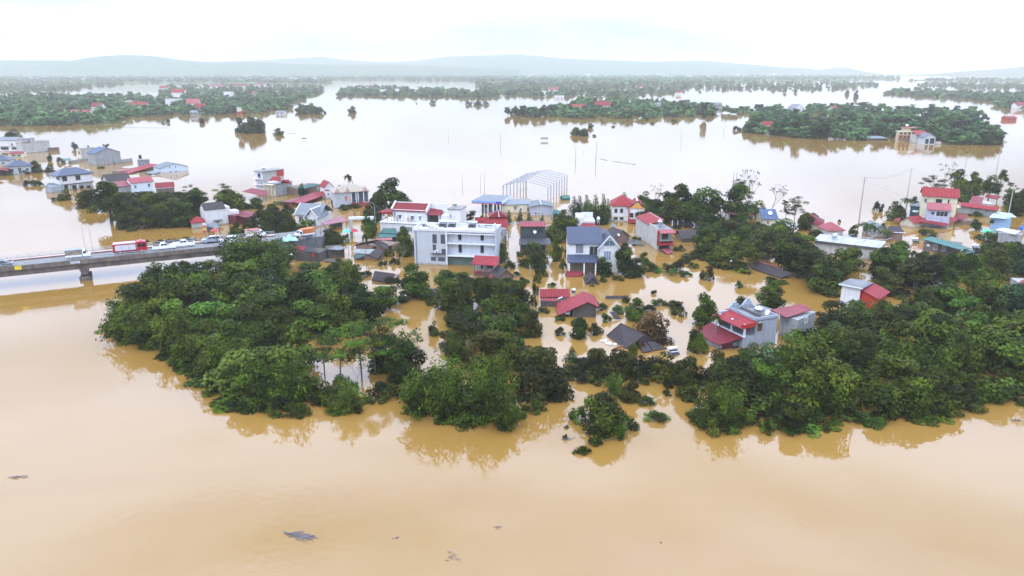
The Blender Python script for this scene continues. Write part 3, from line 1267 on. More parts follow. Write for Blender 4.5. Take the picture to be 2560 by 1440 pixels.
bpart("deck", MB().box(0, BLEN, 0.0, BW, ZD - .5, ZD), ASPH)
bpart("edge_beam", MB().box(0, BLEN, -.28, -.002, ZD - .75, ZD + .30), GIRD)
bpart("edge_beam", MB().box(0, BLEN, BW + .002, BW + .3, ZD - .75, ZD + .28), GIRD)
bpart("footway", MB().box(0, BLEN, BW - 1.7, BW - .001, ZD + .004, ZD + .24), FOOT)
bpart("kerb", MB().box(0, BLEN, BW - 1.98, BW - 1.702, ZD + .004, ZD + .28), KERB)
bpart("kerb", MB().box(0, BLEN, .002, .5, ZD + .004, ZD + .2), FOOT)
for y0 in (0.15, 2.9, 5.6):
    bpart("girder", MB().box(0, BLEN, y0 + .1, y0 + 1.0, ZD - 2.1, ZD - .502), GIRD)
for side, y in (("near", -.14), ("far", BW + .15)):
    rl = MB()
    for zz in (.62, 1.02):
        rl.tube((0, y, ZD + zz), (BLEN, y, ZD + zz), .055, .055, 5)
    r0 = bpart("rail", rl, STEELG)
    pm_ = MB().box(-.05, .05, -.05, .05, .28, 1.06)
    me_p = mesh_of(pm_, "post")
    me_p.materials.append(STEELG)
    k = int(BLEN / 2.2)
    for i in range(k + 1):
        o = link("post", me_p, None, r0)
        o.location = (BLEN * i / k, y, ZD)
# piers: a capital on a broad rounded shaft
for u, v in ((218, 684), (562, 640), (-120, 720)):
    q = BINV @ P(u, v)
    x = q.x
    pr = MB()
    pr.box(x - .75, x + .75, .5, BW - .8, ZD - 3.5, ZD - 2.102)
    pr.box(x - .95, x + .95, .2, BW - .5, ZD - 2.6, ZD - 2.11)
    pr.lathe((x, 1.6, -2), [(1.35, 0), (1.35, 2.7), (1.0, 2.9)], 12)
    pr.box(x - 1.1, x + 1.1, 1.6, BW - 1.8, -2, .7)
    bpart("pier", pr, GIRD)
# round black pipes hung under the girder seen at pixels (410, 655)
sg = MB().box(0, 1.3, -.34, -.285, ZD - .62, ZD + .28)
q = BINV @ P(32, 676, ZD)
sg.v = [(x + q.x, y, z) for x, y, z in sg.v]
plate = bpart("sign_plate", sg, mat("yellow_sign", (.62, .44, .02), rough=.5, var=.12))
plate["label"] = "yellow clearance plate on the edge beam"
q = BINV @ P(186, 655, ZD)
gf = MB()
gf.box(q.x - .9, q.x + 1.1, -.295, -.282, ZD - .5, ZD + .1)
bpart("poster", gf, mat("torn_poster", (.42, .43, .46), rough=.7, var=.6, scale=3))

# the embankment that carries the road on from the bridge
C0 = P(640, 618, ZD - .02)
road_pts = [(560, 622, 594), (700, 604, 581), (760, 596, 575), (806, 591, 570)]
mb = MB()
tops = []
for u, vn, vf in road_pts:
    z = ZD - .03 - max(0, u - 690) * .012
    tops.append((P(u, vn, z), P(u + 14, vf, z)))
n_ = len(tops)
V_ = []
for a, b in tops:
    V_ += [a, b, Vector((b.x, b.y + 3, -1.5)), Vector((a.x, a.y - 2.4, -1.5))]
F_ = []
for i in range(n_ - 1):
    o0, o1 = 4 * i, 4 * i + 4
    F_ += [(o0, o1, o1 + 1, o0 + 1), (o0 + 1, o1 + 1, o1 + 2, o0 + 2), (o0 + 3, o1 + 3, o1, o0)]
F_ += [(4 * n_ - 4, 4 * n_ - 1, 4 * n_ - 2, 4 * n_ - 3), (0, 1, 2, 3)]
mb.add(V_, F_)
ro = mb.build("road_embankment", mat("dark_stone_bank", (.085, .085, .085), rough=.95, var=.5, scale=1.2))
tag(ro, "raised road bank with dark stone facing", kind="structure")
rs = MB()
for (a, b), (c, d) in zip(tops, tops[1:]):
    rs.add([a + Vector((0, 0, .005)), c + Vector((0, 0, .005)), d + Vector((0, 0, .005)), b + Vector((0, 0, .005))], [(0, 1, 2, 3)])
tag(rs.build("road", ASPH), "wet road on the raised bank", kind="structure")


def on_road(u, v, z=ZD):
    return P(u, v, z)
# ---------------------------------------------------------------- buildings, from the left
def H(*a, **k):
    return House(*a, **k)


# -- the cluster at the far left
b = H("house", "white two-storey house with grey-blue ridge roof at the far left edge", (-45, 379), (48, 378), 7.5, ev=351)
b.walls(WHITE, 'x', 1.5)
b.gable(GREYR, 'x', 1.5)
b.win(30, 361, 5, 6)
b.box("floor_band", DCONC, -.1, b.w + .1, -.12, -.002, 2.9, 3.1)
b.win(38, 371, 18, 6, m=DARK, fm=None, name="opening")
b.win(12, 371, 20, 7, m=DARK, fm=None, name="opening")
b = H("concrete_house", "bare concrete building with stepped flat roof beside the white house", (59, 384), (127, 378), 7.0, ev=360)
b.walls(STAINW)
b.flat(CONC, oh=.12, th=.15, parapet=.7, pm=STAINW)
b.walls(STAINW, h=b.h + 2.6, z0=b.h + .2, x0=.8, x1=b.w * .55, y0=2.2, y1=6.2, name="upper_storey")
b.flat(CONC, oh=.3, th=.15, h=b.h + 2.6, x0=.8, x1=b.w * .55, y0=2.2, y1=6.2, name="upper_roof")
b.box("red_coping", TILER['X'], .1, b.w * .32, -.16, -.125, b.h + .55, b.h + .86)
b.opening("window", b.w * .33, b.h + 1.4, 1.2, 1.4, at=2.2, m=GLASS)
b = H("brick_shed", "low brick shed end standing in water behind the bare concrete building", (128, 379), (149, 377), 3.5, ev=371)
b.walls(BRICK)
b.flat(BROWN['X'], oh=.3, th=.1)
b = H("small_house", "small cream house with red sheet roof between grey roofs", (22, 395), (60, 394), 5.0, ev=384)
b.walls(CREAM)
b.slab("roof", [(20, 384.5, b.h), (62, 383, b.h), (57, 378, b.h + .9), (26, 379, b.h + .9)], RED['X'])
b.win(34, 389, 8, 5, m=DARK)
b.win(48, 389, 8, 5, m=DARK)
b = H("house", "house with broad slate grey roof cut by the photo's left edge", (-40, 414), (24, 412), 8.0, ev=403)
b.walls(PALE)
b.hip(SLATE, 2.6)
b.win(8, 408, 8, 5)
b = H("house", "low house with slate blue hip roof and white door frame behind shrubs", (20, 437), (78, 434), 7.0, ev=417)
b.walls(PALE)
b.hip(SLATE, 2.3, oh=.6)
b.door(50, 427, 9, 16, m=DARK)
b.win(30, 426, 9, 9)
b.win(68, 424, 8, 8)
b = H("carport", "dark open carport with small red gable at the left edge", (-20, 441), (18, 440), 4.0, ev=428)
b.gable(RED, 'y', 1.2, h=b.h)
for x in (.2, b.w - .2):
    for y in (.2, 3.6):
        b.post(x, y, -1.5, b.h, .09, DCONC)
b.box("back_wall", DCONC, 0, b.w, 3.85, 4.0, -1.5, b.h)
b = H("villa", "white two-storey villa with slate blue hip roof over dark-railed ground floor", (152, 478), (235, 468), 8.0, ev=441)
z1 = 2.6
b.walls(WHITE, z0=z1)
b.walls(WHITE, h=z1 - .002, x0=.8, y0=1.2, name="ground_floor_wall")
b.box("floor_band", FRAMED, -.15, b.w + .6, -.15, b.d, z1 - .25, z1 - .01)
b.hip(SLATE, 2.4, oh=.7)
b.box("eave_trim", FRAMED, -.5, b.w + .5, -.52, -.45, b.h - .22, b.h)
b.win(161.5, 447, 11, 11, fm=FRAMED)
b.win(195, 444.5, 11, 11, fm=FRAMED)
b.win(145, 445, 7, 9, f='L', fm=FRAMED)
for u in (166, 186, 204, 222):
    b.win(u, 468, 10, 9, at=1.2, m=DARK, fm=None, name="opening")
for x in (.2, 3.4, 6.8, b.w - .2):
    b.post(x, .2, -1.5, z1 - .26, .18, WHITE)
b.rail((.2, .2, 0.3), (b.w - .2, .2, .3), .8, FRAMED)
b = H("annex", "grey flat-roofed annex in front of the white villa", (130, 483), (161, 479), 5.0, ev=467)
b.walls(BLUEG)
b.slab("roof", [(112, 466, b.h), (162, 463, b.h), (150, 456, b.h + .3), (120, 457, b.h + .3)], GREYR['X'])
b.win(146, 477, 6, 5, m=DARK)
b = H("long_house", "long grey-sided house with cream front and flat roof in the water", (205, 398), (246, 394), 4.5, ev=373)
b.walls(STAINW)
b.flat(CONC, oh=.25, th=.18)
b.box("cream_front", CREAM, -.08, -.002, 0, b.d, -1.5, b.h - .01)
b.win(199, 382, 3, 9, f='L', at=-.08)
b.win(196, 381, 2.5, 8, f='L', at=-.08)
tank(b.world(b.w * .6, 2, b.h + .2), "small tank on the flat roof of the long grey-sided house", "black", .5, .9, .3)
b = H("garden_wall", "long low garden wall running left from the grey-sided house", (172, 408), (240, 398), .3, h=1.3, cat="wall", pad=0)
b.walls(GREYW)
b.slab("canopy", [(156, 402, 1.9), (178, 399, 1.9), (176, 395, 2.1), (158, 397, 2.1)], TEAL['X'], .08)
b = H("gable_house", "unpainted grey gable house with blue-grey roof facing the open flood", (241, 414), (304, 408), 8.5, ev=385)
b.walls(GREYW, 'y', 2.7)
b.gable(BLUER, 'y', 2.7, oh=.35)
b.win(285, 407, 3, 5, m=DARK, fm=None, name="opening")
b = H("garden_wall", "low grey garden wall right of the unpainted grey gable house", (305, 408), (332, 404), .3, ev=399, cat="wall", pad=0)
b.walls(GREYW)
b = H("flooded_shed", "long shed sunk to its red sheet roof beside the pale warehouse", (300, 434), (384, 421), 5.0, h=.9)
b.walls(BRICK, h=1.1)
b.slab("roof", [(292, 433, .35), (318, 435, .3), (401, 411, 2.0), (372, 409, 2.6)], RED['X'], .12)
b.slab("lean_to_roof", [(288, 427, .9), (318, 424, .7), (332, 420, 1.2), (306, 420, 1.2)], RED['X'], .1)
b = H("brick_tower", "small grey brick stair tower with a tank on top amid red roofs", (350, 422), (376, 420), 3.2, ev=401)
b.walls(mat("grey_brick", (.20, .20, .215), rough=.9, var=.3, scale=2.5))
b.flat(CONC, oh=.15, th=.14)
b.win(359, 411, 5, 7, m=DARK)
tank(b.world(1.2, 1.6, b.h + .15), "dark upright tank on the grey brick stair tower", "black", .7, 1.9, .5)
b = H("warehouse", "pale white gable warehouse half sunk at the edge of open water", (402, 432), (471, 426), 10.0, h=2.0)
b.walls(mat("pale_sheet_wall", (.50, .57, .62), rough=.6, var=.08, streak=.15, wave=('X', .5, .08)), 'y', 1.9)
b.gable(GREYR, 'y', 1.9, oh=.3)
for u, v in ((424.5, 418), (439, 417)):
    b.win(u, v, 2.4, 6, bars=0)
for u, v in ((426, 429), (440, 428)):
    b.win(u, v, 3, 3, bars=0, m=DARK)
b = H("shed", "low dark grey sheet roof shed in front of the pale warehouse", (376, 435), (403, 431), 4.0, h=.7)
b.slab("roof", [(364, 432, .8), (384, 435, .75), (403, 429, 1.2), (382, 426, 1.5)], GREYR['X'], .18)
b.walls(DCONC, h=.5)
b = H("tiled_house", "house with dark brown tiled ridge roof behind the big tree", (272, 470), (327, 464), 6.0, ev=452)
b.walls(STAINW, 'x', 2.2)
b.gable(BROWN, 'x', 2.2)
b = H("white_house", "white house with faded pink ridge roof and two dark windows above the trees", (331, 484), (386, 478), 6.0, ev=458)
b.walls(mat("mint_white_plaster", (.52, .60, .62), rough=.85, var=.08, streak=.15), 'x', 1.6)
b.gable(PINK, 'x', 1.6, oh=.35)
b.win(338.5, 467, 5.5, 8)
b.win(372.5, 463, 5.5, 8.5)
b.walls(GREYW, h=b.h - .8, x0=-4.2, x1=-.01, y0=.8, y1=5.2, name="side_wing")
b.poly("side_roof", [(-4.6, .4, b.h - 1.0), (-.02, .4, b.h - .9), (-.02, 5.4, b.h + .5), (-4.6, 5.4, b.h + .4)], PINK['X'])
b = H("brick_house", "small brick house with bright red ridge roof beside the white house", (393, 492), (438, 489), 6.0, ev=470)
b.walls(BRICK, 'x', 1.5)
b.gable(TILER, 'x', 1.5, oh=.25)
b.box("eave_trim", FRAMEW, -.1, b.w + .1, -.3, -.25, b.h - .25, b.h - .1)
b = H("pavilion", "open pavilion with red sheet roof at the water right of the brick house", (438, 501), (470, 500), 4.0, ev=488)
b.slab("roof", [(436, 486, b.h + .6), (450, 480, b.h + 1.5), (471, 485, b.h + .9), (466, 491, b.h)], RED['X'])
for x in (.3, b.w - .3):
    for y in (.3, 3.5):
        b.post(x, y, -1.5, b.h + .4, .1, REDP)
b.box("back_wall", STAINW, .3, b.w - .3, 3.6, 3.75, -1.5, b.h)
b = H("tall_white_house", "tall windowless white house with dark brown roof behind the bridge end", (516, 566), (567, 560), 5.5, ev=526)
b.walls(WHITE, 'x', 1.7)
b.gable(BROWN, 'x', 1.7, oh=.2)
b.walls(WHITE, h=b.h + .3, x0=b.w + .01, x1=b.w + 1.6, y0=.4, y1=5, name="stair_wing")
b.walls(WHITE, h=b.h - 1.4, x0=b.w + 1.62, x1=b.w + 4.6, y0=1, y1=5, name="rear_wing")
b.win(543, 555, 9, 4, m=DARK, fm=None, name="opening")
b.box("awning", DCONC, b.w * .35, b.w * .8, -1.0, -.01, 1.6, 1.7)
b = H("cottage", "small red hip-roofed cottage left of the tall white house", (482, 572), (514, 569), 4.5, ev=558)
b.walls(STAINW)
b.hip(TILER, 1.6, oh=.4)
b = H("red_shed", "red sheet-metal shed right of the tall white house", (591, 562), (640, 552), 6.0, h=3.0)
b.walls(DRED, h=2.8)
b.slab("roof", [(588, 537, 3.2), (614, 544, 3.0), (648, 537, 3.0), (622, 531, 3.3)], MAROON['X'])
b = H("awning_shed", "dark slope-roofed awning shed beside the road flags", (520, 585), (552, 581), 3.5, ev=570)
b.slab("roof", [(515, 563, b.h + .5), (540, 572, b.h), (552, 566, b.h + .4), (530, 556, b.h + 1.2)], GREYR['Y'])
b.box("back_wall", DCONC, 0, b.w, 3.2, 3.4, -1.5, b.h - .2)
for x in (.2, b.w - .2):
    b.post(x, .3, -1.5, b.h - .2, .08, DCONC)

# -- the group round the narrow three-storey house
b = H("narrow_house", "narrow three-storey house with balconies and a red rear room on top", (660, 478), (712, 470), 4.8, ev=430)
b.walls(STAINW)
b.box("front_facing", mat("lilac_white_paint", (.52, .50, .56), rough=.85, var=.1, streak=.3), -.1, -.002, 0, b.d, -1.5, b.h - .02)
b.flat(CONC, oh=.55, th=.18)
b.walls(mat("red_brick_infill", (.40, .045, .035), rough=.85, var=.2), h=b.h - .05, z0=b.h - 2.6, x0=b.w * .66, x1=b.w + .12, y0=-.1, y1=-.004, name="red_infill")
for z in (b.h - 2.75, b.h - 5.2):
    b.box("balcony", FRAMEW, -1.3, -.102, -.2, b.d + .2, z - .14, z)
    b.rail((-1.2, -.1, z), (-1.2, b.d + .1, z), .9, FRAMEW, .7)
    b.rail((-1.2, -.1, z), (-.1, -.1, z), .9, FRAMEW, .6)
b.win(648, 440, 7, 12, f='L', at=-.1, m=DARK, fm=None, name="opening")
b.door(646.5, 460, 4, 11, f='L', at=-.1, m=WOOD)
b.door(654, 461, 4, 11, f='L', at=-.1, m=WOOD)
tank(b.world(2.0, 1.6, b.h + .2), "steel tank on the roof of the narrow three-storey house", "steel", .5, 1.2, .6, .4)
b = H("cream_house", "cream-fronted house with stained grey side and two red roofs behind it", (690, 492), (732, 484), 5.2, ev=461)
b.walls(GREYW)
b.box("cream_front", CREAM, -.1, -.002, 0, b.d, -1.5, b.h + .02)
b.flat(DECKD, oh=.3, th=.16)
for t in (.15, .5, .85):
    b.post(-1.2, b.d * t, -1.5, b.h - .3, .14, CREAM)
b.box("porch_roof", CREAM, -1.5, -.302, -.2, b.d + .2, b.h - .28, b.h - .05)
for t in (.33, .67):
    b.opening("door", b.d * t, 1.6, .9, 2.2, 'L', -.1, WOOD)
b.win(699, 471, 4.5, 7, shade=None)
b.win(714.5, 469.5, 4.5, 7)
b.slab("upper_roof", [(673, 451, b.h + .6), (703, 452, b.h + .6), (701, 442, b.h + 2.0), (681, 441, b.h + 2.0)], TILER['X'], .15)
b.slab("rear_roof", [(702, 457, b.h + .3), (727, 458, b.h + .3), (722, 448.5, b.h + 1.6), (706, 450, b.h + 1.6)], TILER['X'], .15)
b.box("dormer_wall", WHITE, 1.0, 4.0, 2.4, 5.0, b.h + .16, b.h + .55)
b = H("awning", "wide magenta sheet awning below the narrow three-storey house", (612, 500), (662, 502), 5, h=2.6, pad=0)
b.slab("roof", [(606, 478, 2.7), (655, 489, 2.2), (671, 486, 2.3), (667, 476, 2.9), (629, 470, 3.3)], MAROON['X'], .15)
for u, v in ((612, 482), (655, 489), (664, 479), (632, 476)):
    q = b.pt(u, v, 2.2)
    b.post(q.x, q.y, -1.5, 2.15, .07, STEELG)
b = H("teal_roofed_house", "brick house with sloping teal sheet roof behind the long magenta roof", (748, 490), (802, 480), 6.5, h=3.6)
b.walls(BRICK, h=3.2)
b.slab("roof", [(731, 471, 3.7), (753, 473.5, 3.4), (803, 461, 3.5), (784, 458, 4.2), (770, 460, 4.2)], TEAL['X'])
b.win(762, 480, 18, 11, m=DARK, fm=None, name="opening")
b.win(795, 471, 4, 6, m=DARK)
b = H("long_red_shed", "long low shed with magenta and red sheet roof standing in brown water", (732, 514), (812, 492), 5, h=1.7)
b.walls(DRED, h=1.2)
b.slab("roof", [(728, 504, 1.9), (752, 509, 1.5), (801, 491.5, 1.7), (783, 481, 2.6)], MAROON['X'], .14)
b.slab("rear_roof", [(783.5, 480.5, 2.7), (801.5, 491, 1.8), (813, 487, 1.9), (808, 478, 2.7)], TILER['X'], .14)
b = H("steep_house", "tall narrow white house with steep red roof and red awnings", (814, 497), (836, 495), 6.0, ev=468)
b.walls(WHITE, 'y', 1.9)
b.gable(TILER, 'y', 1.9, oh=.3)
b.slab("awning", [(812, 474.5, 3.9), (829, 475, 3.9), (829, 477, 3.5), (811, 477, 3.5)], RED['X'], .08)
b.win(821, 485, 4, 6)
b = H("villa", "pale villa with beige hip roof, little pediments and a red-fronted veranda", (838, 521), (924, 515), 7.5, ev=483)
b.walls(PALE, x1=b.w * .46)
b.walls(mat("veranda_wall", (.16, .17, .22), rough=.8, var=.3), x0=b.w * .46 + .01, y0=1.9, name="rear_wall")
b.hip(BEIGER, 2.0, oh=.5)
b.box("veranda_floor", mat("red_tiled_base", (.22, .05, .04), rough=.7, var=.3), b.w * .46 + .01, b.w, -.5, 1.88, -1.5, 1.6)
for t in (.48, .62, .68, .84, .98):
    b.post(b.w * t, 0, 1.6, b.h, .16, FRAMEW)
b.rail((b.w * .48, -.4, 1.6), (b.w, -.4, 1.6), .9, FRAMED)
for u, wd in ((865, 8), (876, 5)):
    b.win(u, 496, wd, 13, m=mat("orange_door", (.40, .12, .03), rough=.5), name="door")
b.win(844, 496, 3, 7)
for x, y, yaw_ in ((1.0, -.6, 0), (4.6, -.6, 0), (b.w - 1.4, -.6, 0)):
    mb = MB()
    mb.prof([(x - 1.0, b.h + .1), (x + 1.0, b.h + .1), (x, b.h + 1.9)], 'y', y, y + 2.4)
    b.part("pediment", mb, mat("pinkish_trim", (.40, .27, .24), rough=.8, var=.2))
b = H("grey_gable_cottage", "white-trimmed cottage with grey gables and a front porch by the banana plants", (742, 560), (800, 563), 8.5, h=3.3)
b.walls(WHITE, h=3.3, x0=0, x1=b.w)
b.gable(GREYR, 'x', 2.7, oh=.5, h=3.3)
b.walls(WHITE, 'y', 2.3, h=3.3, x0=b.w * .62, x1=b.w + .5, y0=-2.6, y1=3.0, name="cross_wing")
b.gable(GREYR, 'y', 2.3, oh=.55, h=3.3, x0=b.w * .62, x1=b.w + .5, y0=-2.6, y1=4.2, name="cross_roof", cap=FRAMEW)
b.box("eave_band", FRAMED, -.1, b.w * .62, -.35, -.28, 2.95, 3.1)
for (xa, xb) in ((b.w * .62 - .55, b.w * .81 + .25),):
    mb = MB()
    mid = (b.w * .62 + b.w + .5) / 2
    hw = (b.w + .5 - b.w * .62) / 2 + .6
    mb.tube((mid - hw, -3.2, 3.0), (mid, -3.2, 5.75), .14, .14, 4).tube((mid + hw, -3.2, 3.0), (mid, -3.2, 5.75), .14, .14, 4)
    b.part("bargeboard", mb, FRAMEW)
mb = MB()
mb.tube((-.55, -.5, 2.95), (-.55, b.d / 2, 6.15), .14, .14, 4).tube((-.55, b.d + .5, 2.95), (-.55, b.d / 2, 6.15), .14, .14, 4)
b.part("bargeboard", mb, FRAMEW)
b.opening("window", b.w * .2, 1.7, 1.3, 1.6)
b.opening("window", b.w * .45, 1.7, 1.1, 1.7)
b.opening("window", b.w * .72, 4.2, .7, .9, at=-2.6)
b.opening("door", b.w * .8, 1.2, 1.1, 2.3, at=-2.6, m=DARK)
b.opening("door", b.w * .95, 1.2, .9, 2.3, at=-2.6, m=DARK)
b.opening("window", 4.2, 3.9, .8, 1.0, 'L')
b = H("shelter", "open shelter with maroon sheet roof beside the gate frame", (806, 577), (866, 570), 5.0, h=2.5, pad=.3)
b.slab("roof", [(802, 557, 2.5), (812, 562, 2.2), (873, 552, 2.2), (849, 540, 3.2)], mat("dusty_maroon_sheet", (.22, .07, .085), rough=.5, var=.25, scale=.5, wave=('X', .4, .2)), .12)
for u, v in ((812, 563), (866, 553), (848, 543)):
    q = b.pt(u, v, 2.2)
    b.post(q.x, q.y, -1.5, 2.3, .08, DCONC)
b.box("back_wall", DCONC, b.w * .5, b.w, 3.5, 3.7, -1.5, 2.2)
b = H("gateway", "tall white portal gate frame standing in brown water", (876, 594), (935, 592), .6, ev=549, cat="gate", pad=0)
b.box("gate_post", STAINW, 0, .8, 0, .6, -1.5, b.h)
b.box("gate_post", STAINW, b.w - .8, b.w, 0, .6, -1.5, b.h)
b.box("lintel", FRAMEW, -.2, b.w + .2, -.1, .7, b.h + .002, b.h + .7)
b = H("white_terrace_house", "long white two-storey house with red tiled roof and roof terrace", (952, 594), (1062, 600), (1113, 513, 8.5), ev=524)
b.d = 8.0
zt = b.on(1000, 558)[1]
b.walls(WHITE, x0=b.w * .25, z0=zt, y0=1.6, y1=7.6)
b.walls(WHITE, h=zt - .003, x1=b.w, name="lower_wall")
b.box("terrace", FRAMEW, -.1, b.w + .1, -.3, 7.8, zt - .002, zt + .14)
b.rail((.1, -.2, zt + .14), (b.w, -.2, zt + .14), .8, FRAMED, .9)
b.poly("roof", [(b.w * .25 - .2, 1.3, b.h - .3), (b.w + .1, 1.3, b.h - .3), (b.w + .1, 4.8, b.h + 1.5), (b.w * .25 - .2, 4.8, b.h + 1.5)], TILER['X'], .15)
b.box("rear_parapet", WHITE, b.w * .25, b.w + 5.5, 4.85, 5.1, zt + .2, b.h + 1.7)
mb = MB()
for x in (b.w * .25 - .35, b.w + .12):
    mb.prof([(1.1, b.h - .6), (5.0, b.h - .6), (5.0, b.h + 2.0), (4.5, b.h + 2.0), (1.1, b.h + .2)], 'x', x, x + .3)
b.part("gable_parapet", mb, FRAMEW)
for u, v, w_ in ((1000, 542, 6), (1031.5, 545, 6), (1050.5, 546, 4)):
    b.win(u, v, w_, 9, at=1.6, shade=FRAMEW)
b.win(987, 537, 3.5, 16, at=1.6, m=GLASS)
for u in (1020, 1044):
    b.win(u, 573, 22, 12, m=mat("greenish_glass", (.12, .17, .18), rough=.2, var=.2), fm=FRAMEW, bars=3)
b.slab("awning", [(941, 531, b.h - .6), (981, 529, b.h - .4), (981, 521, b.h + .4), (962, 523, b.h + .2)], PINK['X'])
b.box("awning_fascia", REDP, .2, b.w * .24, 1.2, 1.3, b.h - 1.5, b.h - .75)
for x in (.3, 3.0):
    b.post(x, 1.5, zt + .15, b.h - .6, .08, STEELG)
x0 = b.w + .45
b.walls(WHITE, h=b.h - 1.1, z0=zt + .15, x0=x0 + 4.2, x1=x0 + 6.8, y0=1.0, y1=4.8, name="room_wall")
b.poly("terrace_roof", [(x0, .6, b.h - 1.0), (x0 + 4.6, .6, b.h - 1.0), (x0 + 3.8, 4.5, b.h - .2), (x0, 4.5, b.h + .3)], RED['X'])
b.box("dark_room", mat("dim_room", (.10, .09, .075), rough=.9), x0, x0 + 4.18, 4.0, 4.84, zt + .15, b.h - 1.2)  # solid dark brown block at the back of the side terrace
b.box("side_terrace", STAINW, x0 - .3, x0 + 11, -.3, 7.8, -1.5, zt + .12)
for x in (x0 + .1, x0 + 3.9):
    b.post(x, .7, zt + .13, b.h - 1.05, .12, FRAMEW)
b.walls(WHITE, h=b.h + .9, z0=zt + .13, x0=x0 + 6.81, x1=x0 + 10.5, y0=.5, y1=6, name="right_block")
b.box("right_parapet", CONC, x0 + 6.6, x0 + 10.7, .3, 6.2, b.h + .902, b.h + 1.15)
b.win(1127, 540, 2.5, 9, at=.5, bars=0)
tank(b.world(x0 + 8, 3, b.h + 1.15), "tank on the right block of the long white terrace house", "steel", .5, 1.2, .5)
mast = empty("roof_antenna", b.world(x0 + 7.4, 4.5, b.h + 1.15))
tag(mast, "thin antenna mast on the right block of the white terrace house", "antenna")
MB().tube((0, 0, 0), (0, 0, 4.2), .035, .02, 4).build("mast", STEELG, mast)
MB().tube((-.6, 0, 3.9), (.6, 0, 3.9), .02, .02, 4).tube((-.4, 0, 3.5), (.4, 0, 3.5), .02, .02, 4).build("crossbar", STEELG, mast)
b = H("teal_shed", "teal sheet roof shed in front of the long white terrace house", (946, 606), (992, 604), 4.5, h=2.6)
b.slab("roof", [(950, 582, 2.9), (994, 584, 2.9), (990, 571, 3.8), (958, 570.5, 3.8)], TEAL['X'])
b.slab("lower_roof", [(943, 594, 2.2), (990, 592, 2.2), (993, 585, 2.7), (950, 583, 2.7)], TEAL['X'])
b.slab("awning", [(937, 600, 1.9), (980, 600, 1.8), (981, 594, 2.1), (943, 593, 2.1)], mat("rusty_red_sheet", (.25, .075, .06), rough=.6, var=.4, scale=1.2), .1)
b.walls(DCONC, h=2.0, y0=1)

# -- the guesthouse and its neighbours
b = H("guesthouse", "big pale blue three-storey guesthouse with railed balconies and flat roof", (1037, 660), (1237, 668), 7.6, ev=577)
b.s = b.on(1117, 620)[0]
xs = b.s
b.walls(PALE, x1=xs)
fl = [b.on(1180, v, at=1.5)[1] for v in (637, 606)]
b.walls(mat("white_gallery_wall", (.60, .60, .63), rough=.8, var=.08, streak=.15), x0=xs + .01, y0=1.6, h=b.h - .02, name="gallery_wall")
for z in (*fl, b.h - .25):
    b.box("gallery_slab", FRAMEW, xs + .012, b.w + .1, -.1, 1.58, z - .25, z + .02)
b.box("end_pier", PALE, b.w + .11, b.w + .4, -.2, b.d, -1.5, b.h + .9)
for z in fl:
    b.rail((xs + .1, -.05, z + .02), (b.w, -.05, z + .02), .95, STEELG, 1.4)
b.box("gallery_base", mat("shadowed_green_wall", (.10, .14, .12), rough=.9, var=.3), xs + .01, b.w, 1.0, 1.59, -1.5, fl[0] - .3)  # dark green wall below the first gallery slab
rf = b.flat(ROOFC, oh=.12, th=.2, parapet=.55, pm=WHITE)
mb = MB()
for i, (zz) in enumerate((2.2, 1.7, 1.2)):
    mb.box(b.w - .12, b.w + .14, .0 + i * .9, .9 + i * .9 - .01, b.h + .24, b.h + .24 + zz)
b.part("stepped_parapet", mb, WHITE)
for u, v in ((1149.5, 590), (1205.5, 591), (1150.5, 621), (1205.5, 622)):
    b.win(u, v, 6.5, 20, at=1.6, m=GLASS, fm=FRAMED, bars=0, name="door")
for u, v, w_, h_ in ((1086.5, 597, 8.5, 20), (1107, 597.5, 8.5, 20), (1086, 618.5, 6, 12), (1109, 627.5, 7.5, 9), (1084, 647, 10, 8), (1104, 648, 15, 8)):
    b.win(u, v, w_, h_, m=mat("grey_glass", (.07, .085, .11), rough=.12, var=.2), fm=FRAMED, bars=1)
b.box("ledge", FRAMED, b.on(1079, 632)[0], xs - .3, -.7, -.002, b.on(1100, 633)[1] - .1, b.on(1100, 633)[1])
b.box("downpipe", mat("blue_black_pipe", (.05, .07, .12), rough=.5), .55, .67, -.12, -.002, -.5, b.h)
b.box("pilaster", WHITE, xs - .15, xs + .15, -.25, -.004, -1.5, b.h)
ac = empty("air_conditioner", b.world(b.on(1092, 629)[0], -.4, b.on(1092, 631)[1]), b.yaw)
tag(ac, "outdoor air conditioner unit on the guesthouse ledge", "air conditioner")
MB().box(-.4, .4, -.2, .2, 0, .6).build("casing", FRAMEW, ac)
MB().lathe((0, 0, 0), [(.22, -.01), (.22, .01)], 12).build("fan_grille", DARK, ac)
ac.children[1].rotation_euler = (R(90), 0, 0)
ac.children[1].location = (.08, -.215, .3)
for i, (u, v) in enumerate(((1108, 565), (1131, 566), (1181, 567))):
    q = b.inv @ P(u, v, b.h + .3)
    tank(b.world(q.x, min(b.d - 1.4, max(1.2, q.y)), b.h + .21), ("leftmost", "middle", "rightmost")[i] + " of three white solar heaters on the guesthouse roof", "solar", .5, 2.0, .9, b.yaw)
mb = MB()
r_ = random.Random(3)
for i in range(16):
    x, y = r_.uniform(.8, xs - .8), r_.uniform(1.0, b.d - 1.0)
    a = r_.uniform(0, 3.1)
    ln = r_.uniform(.5, 1.5)
    mb.tube((x, y, b.h + .3), (x + math.cos(a) * ln, y + math.sin(a) * ln, b.h + r_.uniform(.3, .5)), .09, .09, 5)
dbr = mb.build("scrap_heap", DARK, None)
dbr.matrix_basis = b.e.matrix_basis
tag(dbr, "black pipes and scrap strewn on the guesthouse roof", "scrap heap", kind="stuff")
